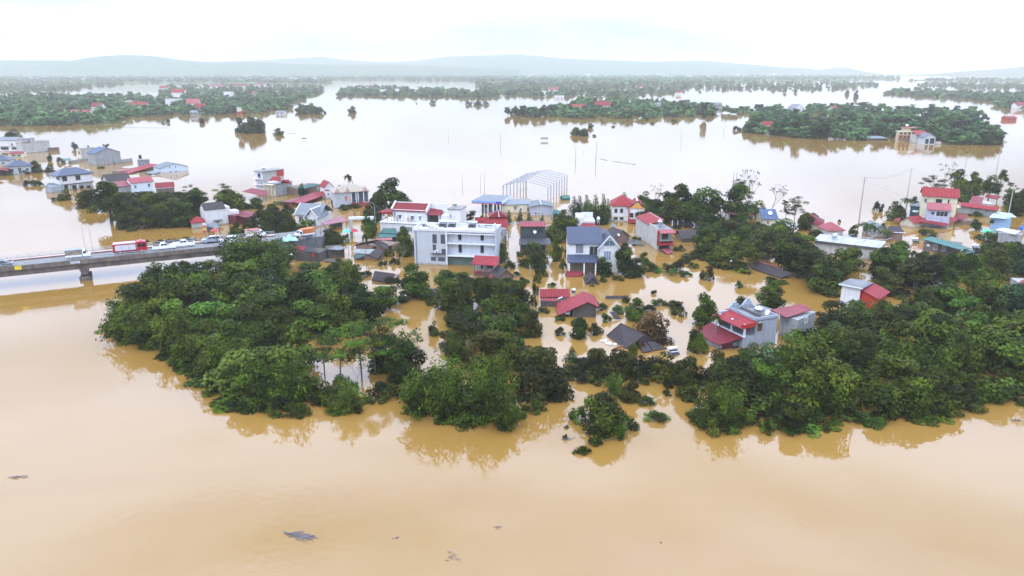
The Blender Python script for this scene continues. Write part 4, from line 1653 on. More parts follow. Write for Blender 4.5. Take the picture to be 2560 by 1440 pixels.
for i, (u, v) in enumerate(((1206, 567), (1222, 569))):
    q = b.inv @ P(u, v, b.h + .3)
    e = empty("roof_table", b.world(q.x, min(b.d - 1.0, max(1.0, q.y)), b.h + .21), b.yaw)
    tag(e, ("plain low table on the guesthouse roof", "table with green plants on the guesthouse roof")[i], "table")
    MB().box(-.9, .9, -.4, .4, .6, .68).build("table_top", STEELG if i == 0 else TIMBER, e)
    for sx in (-.8, .8):
        MB().box(sx - .05, sx + .05, -.35, .35, 0, .598).build("leg", STEELG, e)
b = H("big_red_roofed_house", "big house with tall red sheet roofs behind the guesthouse", (1188, 602), (1266, 602), 8.0, h=3.2)
b.walls(GREYW, h=3.6, x0=b.w * .6)
b.walls(STAINW, h=2.6, x1=b.w * .6 - .01, y0=2, name="left_wall")
b.slab("roof", [(1188, 566, 3.8), (1271, 568, 3.8), (1269, 543, 6.3), (1187, 543, 6.3)], RED['Y'], .15)
mb = MB()
a, c, d_ = b.pt(1222, 543, 6.4), b.pt(1269, 543, 6.4), b.pt(1245.5, 526, 8.3)
back = b.pt(1265, 532, 6.4)
bl = a + (back - c)
mb.add([a, c, back, bl, d_], [(0, 1, 4), (1, 2, 4), (2, 3, 4), (3, 0, 4), (3, 2, 1, 0)])
b.part("pyramid_roof", mb, RED['X'])
mb = MB()
mb.tube(a.lerp(c, .55) + Vector((0, 0, .05)), d_ + Vector((0, 0, .05)), .12, .1, 4)
b.part("ridge_cap", mb, FRAMEW)
b.slab("lower_roof", [(1238, 577, 2.9), (1268, 577, 2.9), (1268, 568.5, 3.5), (1237, 568, 3.5)], PINK['X'], .1)
b.win(1250, 584, 11, 8, m=DARK, fm=None, name="opening")
b = H("dark_house", "dark-walled two-storey house with faded red roof by the flooded street", (1301, 627), (1363, 627), 7.0, ev=565)
b.walls(mat("soot_dark_wall", (.055, .055, .06), rough=.85, var=.4, scale=.8, streak=.4))
b.slab("roof", [(1298, 566, b.h), (1363, 566, b.h), (1361, 554, b.h + 1.1), (1299, 554, b.h + 1.1)], PINK['X'])
b.poly("porch_roof", [(-.5, -3.5, 2.6), (b.w + 1.5, -3.5, 2.6), (b.w + 1.2, -.02, 3.6), (-.3, -.02, 3.6)], mat("dark_grey_tiles", (.05, .05, .058), rough=.6, var=.3, wave=('X', .4, .3)), .14)
b.win(1318, 579, 12, 13, m=mat("green_glass", (.05, .10, .09), rough=.15), fm=FRAMED)
b.win(1350, 578, 10, 9, m=DARK, fm=FRAMED)
b.rail((.2, -.3, 3.6), (b.w - .2, -.3, 3.6), .7, FRAMED)
for x in (0, b.w):
    b.post(x, -3.2, -1.5, 2.6, .12, DCONC)
x, z = b.on(1337, 580)
dish(b.world(x, -.4, z - .7), "white satellite dish on the dark-walled house", b.yaw)
b = H("red_roof_hut", "two-storey hut with bright red sheet roof before the guesthouse", (1184, 690), (1243, 690), 5.5, h=3.6)
b.walls(STAINW, h=3.5, y0=1.4)
b.walls(BRICK, h=1.0, y1=1.39, name="base_wall")
b.slab("roof", [(1178, 660, 3.5), (1243, 664, 3.5), (1250, 641, 5.0), (1187, 638, 5.0)], RED['X'], .14)
b.rail((0, -.1, 1.0), (b.w, -.1, 1.0), .9, STEELG)
for x in (.2, b.w * .5, b.w - .2):
    b.post(x, .1, 1.0, 3.3, .08, DCONC)
b.win(1205, 668, 6, 9, at=1.4, m=DARK, fm=None, name="door")
b.win(1225, 668, 16, 8, at=1.4, m=DARK, fm=None, name="opening")
b.box("red_counter", REDP, .3, 2.0, -.35, -.15, .9, 1.3)
b = H("tiled_hut", "hut with dark brown ridge roof beside the flooded street", (1246, 708), (1284, 704), 4.5, h=1.6)
b.walls(BRICK, 'y', 1.6, h=1.4)
b.gable(BROWN, 'y', 1.6, oh=.5, h=1.4)
b = H("fallen_roof", "tilted red sheet left of the brown hut by the flooded street", (1218, 706), (1232, 702), 2.5, h=.8, cat="roof sheet", pad=0)
b.slab("sheet", [(1218, 701, .5), (1224, 703, .4), (1232, 690, 1.4), (1226, 684, 1.8)], RED['X'], .08)

# -- the filling station and the steel frame
b = H("station_canopy", "grey filling station canopy with blue and red fascia on dark columns", (1180, 501.5), (1254, 505), (1280, 489), h=4.4, z=4.4, cat="canopy")
b.poly("roof", [(.06, .06, 4.42), (b.w - .06, .06, 4.42), (b.w - .06, b.d, 4.42), (.06, b.d, 4.42)], GREYR['Y'], .12)
b.box("fascia", mat("blue_fascia", (.15, .28, .52), rough=.4), -.1, b.w + .1, -.1, -.002, 3.75, 4.5)
b.box("fascia_stripe", REDP, -.11, b.w + .11, -.12, -.004, 3.45, 3.748)
b.box("side_fascia", FRAMEW, b.w + .002, b.w + .1, 0, b.d, 3.5, 4.5)
b.box("sign_panel", mat("deep_blue_sign", (.02, .06, .38), rough=.4), b.on(1240, 505)[0], b.on(1254, 505)[0], -.16, -.101, 3.76, 4.5)
b.box("ceiling", STEELG, 0, b.w, 0, b.d, 4.0, 4.1)
for u in (1207, 1224, 1238, 1246):
    x = b.on(u, 525, at=2.5 if u in (1207, 1238) else 7.5)[0]
    b.post(x, 2.5 if u in (1207, 1238) else 7.5, -1.5, 3.99, .3, mat("dark_blue_column", (.04, .05, .075), rough=.5), "column")
for k_, u in enumerate((1215, 1223)):
    e = empty("fuel_pump", b.world(b.on(u, 525, at=4)[0], 4 + 2 * k_, 0), b.yaw)
    tag(e, ("left", "right")[k_] + " of two wrapped fuel pumps under the station canopy", "fuel pump")
    MB().box(-.4, .4, -.3, .3, -1.5, 1.5).build("cabinet", STEELG, e)
    MB().box(-.5, .5, -.35, .35, 1.502, 2.5).build("display", mat("grey_wrap", (.16, .17, .19), rough=.6), e)
b = H("station_office", "cream filling station office with dark sloping flat roof", (1254, 533), (1324, 532), 5.0, ev=512)
b.walls(CREAM)
b.poly("roof", [(-.3, -.3, b.h), (b.w + .4, -.3, b.h + .2), (b.w + .4, 5.2, b.h + 1.0), (-.3, 5.2, b.h + 1.0)], mat("dark_roof_sheet", (.13, .14, .155), rough=.5, var=.2), .12)
b.win(1288, 521, 6, 8, m=WOOD, shade=CONC)
b.win(1302, 523, 5, 6)
b.door(1320, 524, 5, 12, m=DARK)
b = H("grey_store", "grey gable store with light grey roof behind the street trees", (1326, 538), (1381, 537.5), 9.0, ev=517)
b.walls(mat("grey_sheet_wall", (.33, .34, .40), rough=.6, var=.08), 'y', .75)
b.gable(GREYR, 'y', .75, oh=.5, cap=FRAMEW)
b.win(1339, 533, 5.5, 4, m=DARK, bars=0)
b.win(1347, 533.5, 4, 4, m=DARK, bars=0)
b = H("lean_to", "teal sheet lean-to against the grey gable store", (1382, 540), (1402, 541), 4.0, h=1.6, pad=0)
b.slab("roof", [(1381, 533, 1.2), (1402, 536, .9), (1402, 528, 1.6), (1384, 522, 2.3)], TEAL['X'])
b.walls(TEAL['X'], h=.8)
b = H("floating_roof", "small teal roofed hut adrift right of the steel frame", (1408, 501), (1425, 500), 3.0, h=1.0)
b.walls(TEAL['X'], 'x', .9, h=.7)
b.gable(TEAL, 'x', .9, oh=.2, h=.7)

EH = 5.3
b = H("steel_frame", "unclad pale steel portal frame of a hall standing in the flood", (1258, 463), (1370, 468), (1406, 438), h=EH, z=EH, cat="building frame")
apex = 2.0
N_ = 8
for i in range(N_):
    y = b.d * i / (N_ - 1)
    for x in (0, b.w):
        b.box("column", FRAMES, x - .19, x + .19, y - .14, y + .14, -1.5, EH)
    mb = MB()
    mb.tube((0, y, EH), (b.w / 2, y, EH + apex), .2, .15, 4).tube((b.w / 2, y, EH + apex), (b.w, y, EH), .15, .2, 4)
    b.part("rafter", mb, FRAMES)
for k_ in range(13):
    x = b.w * k_ / 12
    z = EH + apex * (1 - abs(x / b.w - .5) * 2) + .14
    b.part("purlin", MB().tube((x, -.2, z), (x, b.d + .2, z), .075, .075, 4), FRAMES)
b.box("gable_post", FRAMES, b.w * .5 - .1, b.w * .5 + .1, -.1, .1, -1.5, EH + apex - .2)
for k_ in range(5):
    b.part("girt", MB().tube((0, 0, .8 + k_ * .95), (b.w, 0, .8 + k_ * .95), .035, .035, 4), FRAMES)
# -- right of the flooded street
b = H("red_villa", "white two-storey villa with red hip roof and an orange porch pediment", (1528, 553), (1570, 554), 9.0, ev=515)
b.walls(WHITE)
b.walls(WHITE, x0=b.w + .002, x1=b.w + 5.2, y0=-2.2, y1=6.0, name="front_wing")
b.hip(TILER, 2.9, oh=.5, x1=b.w + 1.5, cap=None)
b.gable(TILER, 'y', 2.2, oh=.5, x0=b.w, x1=b.w + 5.2, y0=-2.0, y1=5.2, name="wing_roof", cap=FRAMEW)
mb = MB()
mb.prof([(b.w + .3, b.h - .2), (b.w + 4.9, b.h - .2), (b.w + 2.6, b.h + 1.8)], 'y', -2.45, -2.21)
b.part("pediment", mb, mat("orange_plaster", (.52, .25, .06), rough=.8, var=.15))
b.box("band", CREAM, -.05, b.w, -.08, -.003, 1.55, 1.85)
b.box("porch_roof", TILER['X'], b.w + .2, b.w + 5.6, -4.2, -2.21, 1.1, 1.3)
b.box("porch_fascia", REDP, b.w + .2, b.w + 5.6, -4.32, -4.202, .5, 1.2)
for x in (b.w + .1, b.w + 5.1):
    b.post(x, -2.4, -1.5, b.h - .3, .15, REDP)
for u in (1540, 1554):
    b.win(u, 527, 6, 9, fm=FRAMED)
    b.win(u, 546, 8, 5, m=DARK, fm=FRAMED)
b.win(1579, 538, 8, 10, at=-2.2, m=DARK, fm=FRAMED, name="door")
b.win(1592, 537, 6, 10, at=-2.2, m=DARK, fm=FRAMED)
b.slab("side_roof", [(1508, 543, 1.2), (1528, 542, 1.5), (1528, 537, 2.0), (1513, 539, 1.8)], RED['X'], .1)
b = H("white_block", "white house block with roof terrace and red lean-to behind the slate roof", (1442, 592), (1486, 592), 7.0, ev=543)
b.walls(WHITE, x1=2.0)
b.walls(WHITE, h=b.h - 1.5, x0=2.01, name="lower_block")
b.flat(ROOFC, oh=.05, th=.12, h=b.h - 1.5, x0=2.02, parapet=.25, pm=WHITE)
b.box("back_parapet", WHITE, 2.0, b.w + .1, 6.85, 7.1, b.h - 1.3, b.h + .2)
b.slab("lean_to_roof", [(1449, 572, b.h - 2.6), (1489, 573, b.h - 2.6), (1488, 556, b.h - 1.7), (1456, 557, b.h - 1.7)], RED['X'])
tank(b.world(b.w + 1.3, 2.5, b.h - 2.6), "round steel tank behind the slate roof ridge", "steel", .75, .8, .7)
b = H("slate_house", "big white house with slate blue roof, cross gable and arched gable window", (1421, 680), (1500, 680), 8.5, ev=607)
hm = b.h
b.walls(WHITE, 'x', 3.0)
b.gable(SLATE, 'x', 3.0, oh=.45)
x0, x1 = b.w - .4, b.w + 4.2
b.walls(WHITE, 'y', 2.7, h=hm - .7, x0=x0, x1=x1, y0=-1.0, y1=7.6, name="cross_wing")
b.gable(SLATE, 'y', 2.7, oh=.55, h=hm - .7, x0=x0, x1=x1, y0=-1.0, y1=7.6, name="cross_roof")
mb = MB()
mid = (x0 + x1) / 2
hw = (x1 - x0) / 2 + .55
for sx in (-1, 1):
    mb.tube((mid + sx * hw, -1.62, hm - 1.3), (mid, -1.62, hm + 2.05), .15, .15, 4)
b.part("bargeboard", mb, FRAMEW)
arch = MB()
pts = [(mid + 1.35 * math.cos(t), hm - .6 + 1.5 * math.sin(t)) for t in [math.pi * i / 12 for i in range(13)]]
arch.prof(pts, 'y', -1.06, -.99)
aw = b.part("arched_window", arch, mat("arch_glass", (.10, .16, .20), rough=.1, var=.2))
fr = MB()
for p, q in zip(pts, pts[1:] + pts[:1]):
    fr.tube((p[0], -1.08, p[1]), (q[0], -1.08, q[1]), .08, .08, 4)
fr.tube((mid, -1.08, hm - .6), (mid, -1.08, hm + .9), .05, .05, 4)
b.part("frame", fr, FRAMEW, parent=aw)
b.opening("window", mid - .4, hm - 3.0, 1.7, 2.4, at=-1.0, m=mat("lattice_glass", (.20, .25, .30), rough=.2, var=.4, scale=4), bars=2)
b.box("corner_pier", WHITE, x1 - .8, x1 + .25, -1.25, -.9, -1.5, hm - .8)
b.win(1449, 621, 19, 24, m=mat("grey_louvres", (.19, .20, .22), rough=.6, wave=('X', .3, .4)), fm=FRAMEW, bars=0, name="louvre_panel")
b.win(1479, 627, 8, 20, m=DARK, fm=FRAMED, name="door")
b.win(1489, 627, 6, 20, m=DARK, fm=FRAMED, name="door")
b.slab("canopy", [(1466, 614, hm - .9), (1492, 616, hm - .9), (1488, 606, hm - .1), (1464, 607, hm - .1)], SLATE['X'], .12)
za = b.on(1440, 636)[1]
b.poly("porch_roof", [(-.4, -3.6, za - 1.1), (b.w - 1.2, -3.6, za - 1.1), (b.w - 1.2, -.02, za), (-.4, -.02, za)], SLATE['X'], .16)
b.box("porch_fascia", mat("rusty_board", (.22, .10, .06), rough=.8), -.5, -.402, -3.6, 0, za - 1.2, za - .6)
for x in (-.1, b.w * .45, b.w - 1.5):
    b.post(x, -3.3, -1.5, za - 1.3, .16, WHITE)
b.box("lower_front_wall", mat("muddy_wall", (.20, .16, .11), rough=.9, var=.3), .05, b.w - .5, -.06, -.003, -1.5, za - .3)  # thin brown panel over the white front wall, below the porch roof
b = H("hut", "brown roofed hut with white dish between the slate roof and the tall side wall", (1537, 610), (1572, 606), 5.0, h=2.2)
b.walls(BRICK, 'y', 1.7, h=2.0)
b.gable(BROWN, 'y', 1.7, oh=.5, h=2.0)
b.slab("lean_to_roof", [(1526, 571, 2.6), (1536, 569, 2.7), (1541, 560, 3.0), (1526, 562, 2.9)], GREYR['X'], .08)
dish(b.world(.8, -.3, 1.9), "small satellite dish on the brown roofed hut", b.yaw, .4)
b = H("sunken_roof", "dark sunken sheet roof at the foot of the tall side wall", (1572, 613), (1612, 612), 3.0, h=.5, cat="roof")
b.slab("sheet", [(1566, 608, .8), (1612, 613, .3), (1603, 602, .9), (1575, 596, 1.5)], mat("mossy_dark_sheet", (.07, .07, .06), rough=.8, var=.5), .1)
b = H("tall_side_wall_house", "tall narrow house showing a long grey side wall, red roof and awnings", (1588, 588), (1642, 626), 4.2, h=5.7)
b.walls(STAINW)
b.poly("roof", [(-.2, -.25, b.h), (b.w * .62, -.25, b.h), (b.w * .62, b.d + .2, b.h + 1.3), (-.2, b.d + .2, b.h + 1.3)], TILER['X'], .14)
b.walls(STAINW, h=b.h + 1.2, z0=b.h - .01, x1=b.w * .6, y0=b.d - .3, y1=b.d, name="gable_wall")
b.box("parapet", STAINW, b.w * .63, b.w, -.02, .2, b.h, b.h + .5)
b.box("roof_deck", DECKD, b.w * .63, b.w, .21, b.d, b.h + .003, b.h + .12)
b.box("red_pier", REDP, b.w - .1, b.w + .12, -.1, .35, 1.4, b.h - .2)
b.box("balcony", CONC, b.w + .13, b.w + 1.7, .3, b.d, 2.9, 3.1)
b.rail((b.w + 1.6, .3, 3.1), (b.w + 1.6, b.d, 3.1), .9, FRAMED, .6)
b.rail((b.w + .2, .3, 3.1), (b.w + 1.6, .3, 3.1), .9, FRAMED, .6)
b.poly("awning", [(b.w + .05, .1, b.h + .1), (b.w + 2.1, .1, b.h - .5), (b.w + 2.1, b.d + .3, b.h - .5), (b.w + .05, b.d + .3, b.h + .1)], PINK['Y'], .08)
b.poly("lower_awning", [(b.w + .05, -.1, 2.7), (b.w + 2.4, -.1, 2.0), (b.w + 2.4, b.d + .2, 2.0), (b.w + .05, b.d + .2, 2.7)], RED['Y'], .1)
b.slab("shop_awning", [(1655, 623, .9), (1669, 636, .2), (1684, 631, .3), (1672, 617, .9)], PINK['Y'], .1)
b.opening("door", b.d * .5, 4.1, 1.6, 2.0, 'R', None, DARK, FRAMED)
b.opening("opening", b.d * .5, 1.1, 3.0, 1.6, 'R', None, DARK, None)
tank(b.world(b.w * .8, 1.8, b.h + .12), "steel ball-ended tank on the roof of the tall side wall house", "steel", .6, 1.2, .7, b.yaw)
b = H("shed_row", "row of low dark sheds with posts beyond the tall side wall house", (1678, 566), (1732, 567), 5.0, h=1.9)
b.walls(DCONC, h=1.3, y0=1.5)
b.slab("roof", [(1674, 545, 2.3), (1722, 546, 2.2), (1722, 539, 3.1), (1680, 539, 3.1)], mat("dark_slate_sheet", (.05, .055, .065), rough=.6, var=.3), .1)
b.slab("lower_roof", [(1698, 562, .8), (1737, 566, .7), (1731, 556, 1.5), (1700, 553, 1.6)], BROWN['X'], .1)
for t in (.05, .3, .55):
    b.post(b.w * t, .3, -1.5, 2.0, .12, FRAMEW)
tank(P(1658, 551, 0), "white barrel drifting beside the dark sheds", "solar", .4, 1.4, .2)
b = H("brown_roofed_house", "long low house with brown ridge roof and pink awning beside the blue tank", (1705, 606), (1765, 604), 5.5, h=1.4)
b.walls(BRICK, 'x', 1.7, h=1.2)
b.gable(BROWN, 'x', 1.7, oh=.45, h=1.2)
b.slab("awning", [(1739, 603, 1.3), (1770, 603, 1.3), (1768, 599, 1.6), (1743, 598, 1.6)], PINK['X'], .08)
b.box("shop_wall", CONC, b.w * .72, b.w + .3, -1.4, -.45, -1.5, 1.1)
tank(P(1767, 611, 0), "bright blue plastic tank on a stand by the pink awning", "blue", .75, 1.7, 1.0)
b = H("two_tier_house", "house with two tiers of red hip roof beneath tall dark trees", (1822, 552), (1874, 550), 7.0, h=2.6)
b.walls(STAINW, h=2.3)
b.slab("lower_roof", [(1811, 530, 2.8), (1843, 541.5, 2.4), (1842, 533, 3.2), (1824, 523.5, 3.6)], RED['X'], .1)
b.slab("lower_roof", [(1843, 541.5, 2.4), (1885, 539, 2.4), (1869, 526, 3.5), (1842, 533, 3.2)], RED['Y'], .1)
b.slab("upper_wall", [(1826, 522, 4.4), (1843, 529, 4.4), (1868, 523, 4.4), (1846, 517, 4.4)], STAINW, 1.2)
b.slab("upper_roof", [(1825, 519, 4.9), (1844, 526, 4.6), (1861, 516, 5.0), (1840, 507.5, 6.0)], RED['X'], .12)
b.slab("upper_roof", [(1844.5, 526, 4.6), (1866, 521, 4.7), (1861.5, 516, 5.0)], RED['Y'], .12)
for t in (.15, .4, .65, .9):
    b.opening("window", b.w * t, 1.3, 1.0, 1.3, m=DARK, fm=FRAMED)
b = H("blue_roofed_house", "small cream house with blue sheet roof and a large dish on it", (1906, 566), (1940, 566), 7.0, h=2.7)
b.walls(CREAM, 'x', 2.2, h=2.6)
b.gable(BLUER, 'x', 2.2, oh=.5, h=2.6)
b.win(1920, 556, 6, 10, m=WOOD)
dish(b.world(2.4, 1.2, 3.3), "large white dish on the blue sheet roof", b.yaw, .7)
b = H("red_hip_house", "low house with wide dusty red hip roof at the shore", (1998, 572), (2052, 576), 7.0, h=2.0)
b.walls(CREAM, h=1.8)
b.hip(MAROON, 2.4, oh=.8, h=1.8)
b = H("pink_roofed_house", "low house with pink hip roof beside the steel-trussed terrace", (2072, 590), (2106, 589), 6.0, h=1.6)
b.walls(WHITE, h=1.5)
b.hip(PINK, 1.9, oh=.6, h=1.5)
b = H("trussed_building", "long white building whose flat roof carries bent steel trusses", (2034, 632), (2192, 652), (2198, 602, 3.6), h=3.3)
b.walls(STAINW)
b.flat(ROOFC, oh=.5, th=.25)
b.box("fascia", DCONC, -.55, b.w + .55, -.62, -.502, b.h - .15, b.h + .3)
mb = MB()
r_ = random.Random(8)
for i in range(9):
    x = b.w * (.04 + .115 * i)
    mb.tube((x, .3, b.h + .26), (x + 1.1, 2.6, b.h + 1.7), .07, .07, 4).tube((x + 1.1, 2.6, b.h + 1.7), (x + 2.4, b.d - .4, b.h + r_.uniform(.7, 1.9)), .07, .07, 4)
    if i % 3 == 2:
        mb.tube((x, .3, b.h + .26), (x + 2.6, .8, b.h + 1.6), .07, .07, 4).tube((x + 2.6, .8, b.h + 1.6), (x + 3.4, .3, b.h + .3), .07, .07, 4)
b.part("truss", mb, FRAMES)
mb = MB()
for y in (1.4, 2.6, 4.0):
    mb.tube((.5, y, b.h + 1.2), (b.w, y, b.h + 1.6), .05, .05, 4)
b.part("purlin", mb, FRAMES)
tank(b.world(b.w * .26, b.d * .5, b.h + .26), "steel tank on the steel-trussed terrace", "steel", .55, 1.3, .4, .3)

# -- the cream house group at the upper right
b = H("cream_red_house", "tall cream house with big red ridge roof above the magenta roofs", (2299, 550), (2385, 556), 7.0, ev=488)
b.walls(CREAM, 'x', 2.1)
b.gable(TILER, 'x', 2.1, oh=.5)
b.win(2314, 502, 6.5, 10, fm=FRAMEW, shade=CREAM)
b.win(2347, 504.5, 14, 12, fm=FRAMED, bars=2, shade=CREAM)
b.win(2371, 507, 3, 14, fm=FRAMED, bars=0, name="door")
b.box("balcony", CREAM, b.w + .003, b.w + 1.3, .8, 6, b.h - 3.6, b.h - 3.4)
b.rail((b.w + 1.2, .8, b.h - 3.4), (b.w + 1.2, 6, b.h - 3.4), .9, FRAMEW)
b.opening("window", 3.5, b.h - 1.8, 1.2, 1.5, 'R', None, GLASS, FRAMEW)
b = H("lilac_house", "lilac shop house with pink awning roof in front of the tall cream house", (2313, 566), (2370, 570), 5.5, ev=522)
b.walls(LILAC)
b.poly("roof", [(-.2, -.6, b.h - .1), (b.w + .2, -.6, b.h - .1), (b.w + .4, 5.0, b.h + 1.3), (-.1, 5.0, b.h + 1.3)], PINK['X'], .12)
b.win(2355, 535, 29, 12, m=DARK, fm=FRAMEW, bars=2, name="opening")
b.win(2332, 533, 7, 6, m=DARK, fm=None, name="opening")
b.opening("window", 2.4, b.h - 1.9, .9, 1.2, 'R', None, DARK, FRAMED)
b.slab("skirt_roof", [(2288, 552, 1.9), (2362, 564, 1.2), (2396, 549, 1.6), (2373, 541, 2.3), (2366, 549, 2.0), (2310, 544, 2.4)], RED['X'], .14)
b = H("teal_box_house", "dark teal sheet-walled box house left of the lilac house", (2273, 540), (2312, 544), 5.0, ev=514)
b.walls(mat("dark_teal_sheet", (.02, .07, .075), rough=.5, var=.15, wave=('X', .4, .2)))
b.slab("roof", [(2271, 513, b.h + .1), (2312, 518, b.h), (2313, 509, b.h + .4), (2296, 506, b.h + .6)], GREYR['Y'], .1)
tank(b.world(b.w * .45, -1.2, b.h - 2.6), "white tank behind the small red gable roof", "solar", .5, 1.6, .6)
b = H("red_gable_shed", "small shed with red gable roof and pale gable front by the water", (2250, 564), (2284, 570), 6.0, h=1.4)
b.walls(BEIGE, 'y', 1.5, h=1.5)
b.gable(RED, 'y', 1.5, oh=.4, h=1.5)
b.slab("lean_to_roof", [(2232, 552, .9), (2250, 553, 1.2), (2252, 543, 1.9), (2238, 546, 1.5)], RED['Y'], .1)
b = H("pink_roof_shed", "shed with magenta roof right of the lilac house", (2386, 556), (2408, 562), 5.0, h=1.4)
b.walls(BRICK, h=1.3)
b.slab("roof", [(2384, 546, 1.7), (2409, 549, 1.5), (2421, 537, 2.4), (2390, 533, 2.8)], MAROON['X'], .1)
b = H("boundary_wall", "long stained boundary wall with a red coping roof", (2393, 532), (2488, 545), 1.6, h=2.9, cat="wall")
b.walls(GREYW)
b.poly("coping_roof", [(-.4, -.8, b.h - .2), (b.w + .4, -.8, b.h - .2), (b.w + .4, 1.4, b.h + .7), (-.4, 1.4, b.h + .7)], TILER['X'], .1)
b = H("red_roofed_house", "house with two red sheet roofs among trees near the right edge", (2430, 528), (2480, 530), 7.0, h=3.2)
b.walls(STAINW, h=2.8)
b.slab("roof", [(2423, 508, 3.4), (2452, 515, 3.1), (2460, 493, 4.6), (2431, 489, 4.9)], MAROON['X'], .12)
b.slab("rear_roof", [(2462, 492, 4.0), (2494, 499, 3.7), (2504, 490, 4.5), (2466, 486, 4.8)], TILER['X'], .12)
b = H("blue_tarp_house", "pale blue house with light teal roof and a blue tarpaulin hung in front", (2474, 574), (2516, 579), 6.0, ev=542)
b.walls(mat("sky_blue_wall", (.22, .34, .48), rough=.8, var=.15, streak=.3))
b.slab("roof", [(2472, 543, b.h), (2515, 547, b.h), (2519, 537, b.h + .7), (2484, 533, b.h + .9)], mat("pale_teal_sheet", (.26, .36, .36), rough=.45, var=.15), .1)
b.slab("rear_roof", [(2520, 543, b.h), (2542, 543, b.h - .2), (2528, 533, b.h + .7), (2490, 529, b.h + .9)], mat("pale_teal_sheet", (.26, .36, .36)), .1)
b.slab("tarpaulin", [(2487, 556, 2.3), (2513, 553, 2.7), (2500, 567, .7), (2486, 568, .5)], mat("blue_tarpaulin", (.02, .09, .42), rough=.45, var=.25, bump=.3), .03)
b.win(2480, 554, 10, 7, m=DARK, fm=FRAMED, name="opening")
b = H("flat_roofed_house", "grey house with pale flat sheet roof at the right edge", (2493, 607), (2552, 612), 6.5, ev=582)
b.walls(GREYW)
b.slab("roof", [(2487, 574, b.h + .4), (2539, 586, b.h + .1), (2552, 577, b.h + .5), (2506, 569, b.h + .8)], ROOFC, .2)
b.slab("side_roof", [(2553, 580, b.h + .4), (2600, 584, b.h + .2), (2600, 574, b.h + .6), (2562, 573, b.h + .7)], GREYR['X'], .15)
tank(P(2551, 577, b.h + .4), "small blue tank on the grey flat-roofed house", "blue", .5, 1.0, .4)
b = H("tarpaulin_shelter", "bright green tarpaulin spread over a low shelter", (2456, 596), (2486, 598), 4.0, h=1.8, cat="shelter")
b.slab("tarpaulin", [(2452, 579, 2.0), (2470, 585, 1.7), (2486, 582, 1.8), (2483, 575, 2.3), (2460, 573, 2.4)], mat("green_tarpaulin", (.03, .34, .16), rough=.5, var=.25, bump=.3), .04)
for u, v in ((2456, 580), (2484, 580)):
    q = b.pt(u, v, 1.7)
    b.post(q.x, q.y, -1.5, 1.7, .05, STEELG)
b = H("long_teal_house", "long brick house with teal sheet roof and two white lattice windows", (2306, 626), (2398, 637), 5.0, h=2.5)
b.walls(mat("sooty_brick", (.13, .11, .10), rough=.95, var=.4, scale=2, streak=.5))
b.slab("roof", [(2304, 597, 3.0), (2398, 623, 2.6), (2430, 621, 2.7), (2329, 591, 3.5)], TEAL['X'], .14)
b.slab("porch_roof", [(2400, 630, 1.7), (2420, 634, 1.5), (2438, 627, 1.9), (2412, 622, 2.3)], TEAL['Y'], .1)
b.win(2339, 618, 7, 12, fm=FRAMEW, bars=2)
b.win(2360, 621, 7, 12, fm=FRAMEW, bars=2)
b.opening("window", 1.2, 1.6, .7, .5, m=FRAMEW, fm=None)
tank(P(2437, 634, 0), "white tank on a tall stand right of the long teal roof", "solar", .6, 1.6, 1.9)
tank(P(2288, 607, 0), "white tank half hidden by trees left of the long teal roof", "solar", .5, 1.5, .8)
b = H("grey_gable_house", "small brick house with brown roof beside the coconut palm", (2228, 600), (2255, 601), 5.5, ev=580)
b.walls(BRICK)
b.slab("roof", [(2220, 580, b.h + .1), (2260, 580, b.h + .1), (2251, 565, b.h + 1.4), (2220, 565, b.h + 1.4)], BROWN['X'], .12)
b.box("eave_trim", FRAMEW, -.2, b.w + .5, -.42, -.35, b.h - .1, b.h + .1)
b = H("tin_roof_house", "house with pale grey tin gable roof behind the coconut palm", (2180, 594), (2216, 594), 6.5, h=2.2)
b.walls(GREYW, 'y', 1.6, h=2.2)
b.gable(GREYR, 'y', 1.6, oh=.4, h=2.2)

# -- lower right houses among the trees
b = H("white_tower_house", "white flat-roofed house block with a red side roof deep in the trees", (2098, 768), (2144, 778), (2192, 713, 4.8), ev=712)
b.walls(WHITE)
b.flat(DECKD, oh=.5, th=.2)
b.box("roof_edge", FRAMEW, -.55, b.w + .55, -.56, -.503, b.h + .02, b.h + .26)
b.poly("side_roof", [(b.w + .05, .2, b.h - .3), (b.w + 3.8, .2, b.h - 1.6), (b.w + 3.8, b.d + 1, b.h - 1.2), (b.w + .05, b.d + 1, b.h + .1)], RED['Y'], .12)
b.part("side_room", MB().prof([(b.w + .105, -1.5), (b.w + 3.5, -1.5), (b.w + 3.5, b.h - 1.75), (b.w + .105, b.h - .55)], "y", .5, b.d), REDP)
b.box("red_wall", REDP, b.w + .003, b.w + .1, 0, b.d, .5, b.h - .3)
b = H("edge_house", "house corner with pink roof at the right edge above the bamboo", (2545, 735), (2600, 738), 5.0, h=2.4)
b.walls(GREYW)
b.slab("roof", [(2538, 713, 2.9), (2600, 722, 2.4), (2600, 700, 3.6), (2556, 699, 3.6)], PINK['X'], .12)
b = H("terrace_house", "blue-grey house with roof terrace, finned parapet and red balcony awning", (1793, 842), (1857, 874), (1921, 785, 5.0), h=5.0)
b.walls(BLUEG, y0=2.4)
b.walls(BLUEG, h=2.3, y1=2.39, name="balcony_wall")
b.walls(BLUEG, h=b.h, x0=-.3, x1=.25, y0=.02, y1=2.38, z0=2.3, name="side_screen")
rf = b.flat(DECKD, oh=.1, th=.12, y0=2.3)
mb = MB()
a0, a1, c0, c1 = -.1, b.w + .1, 2.2, b.d + .1
z0, z1 = b.h + .124, b.h + .62
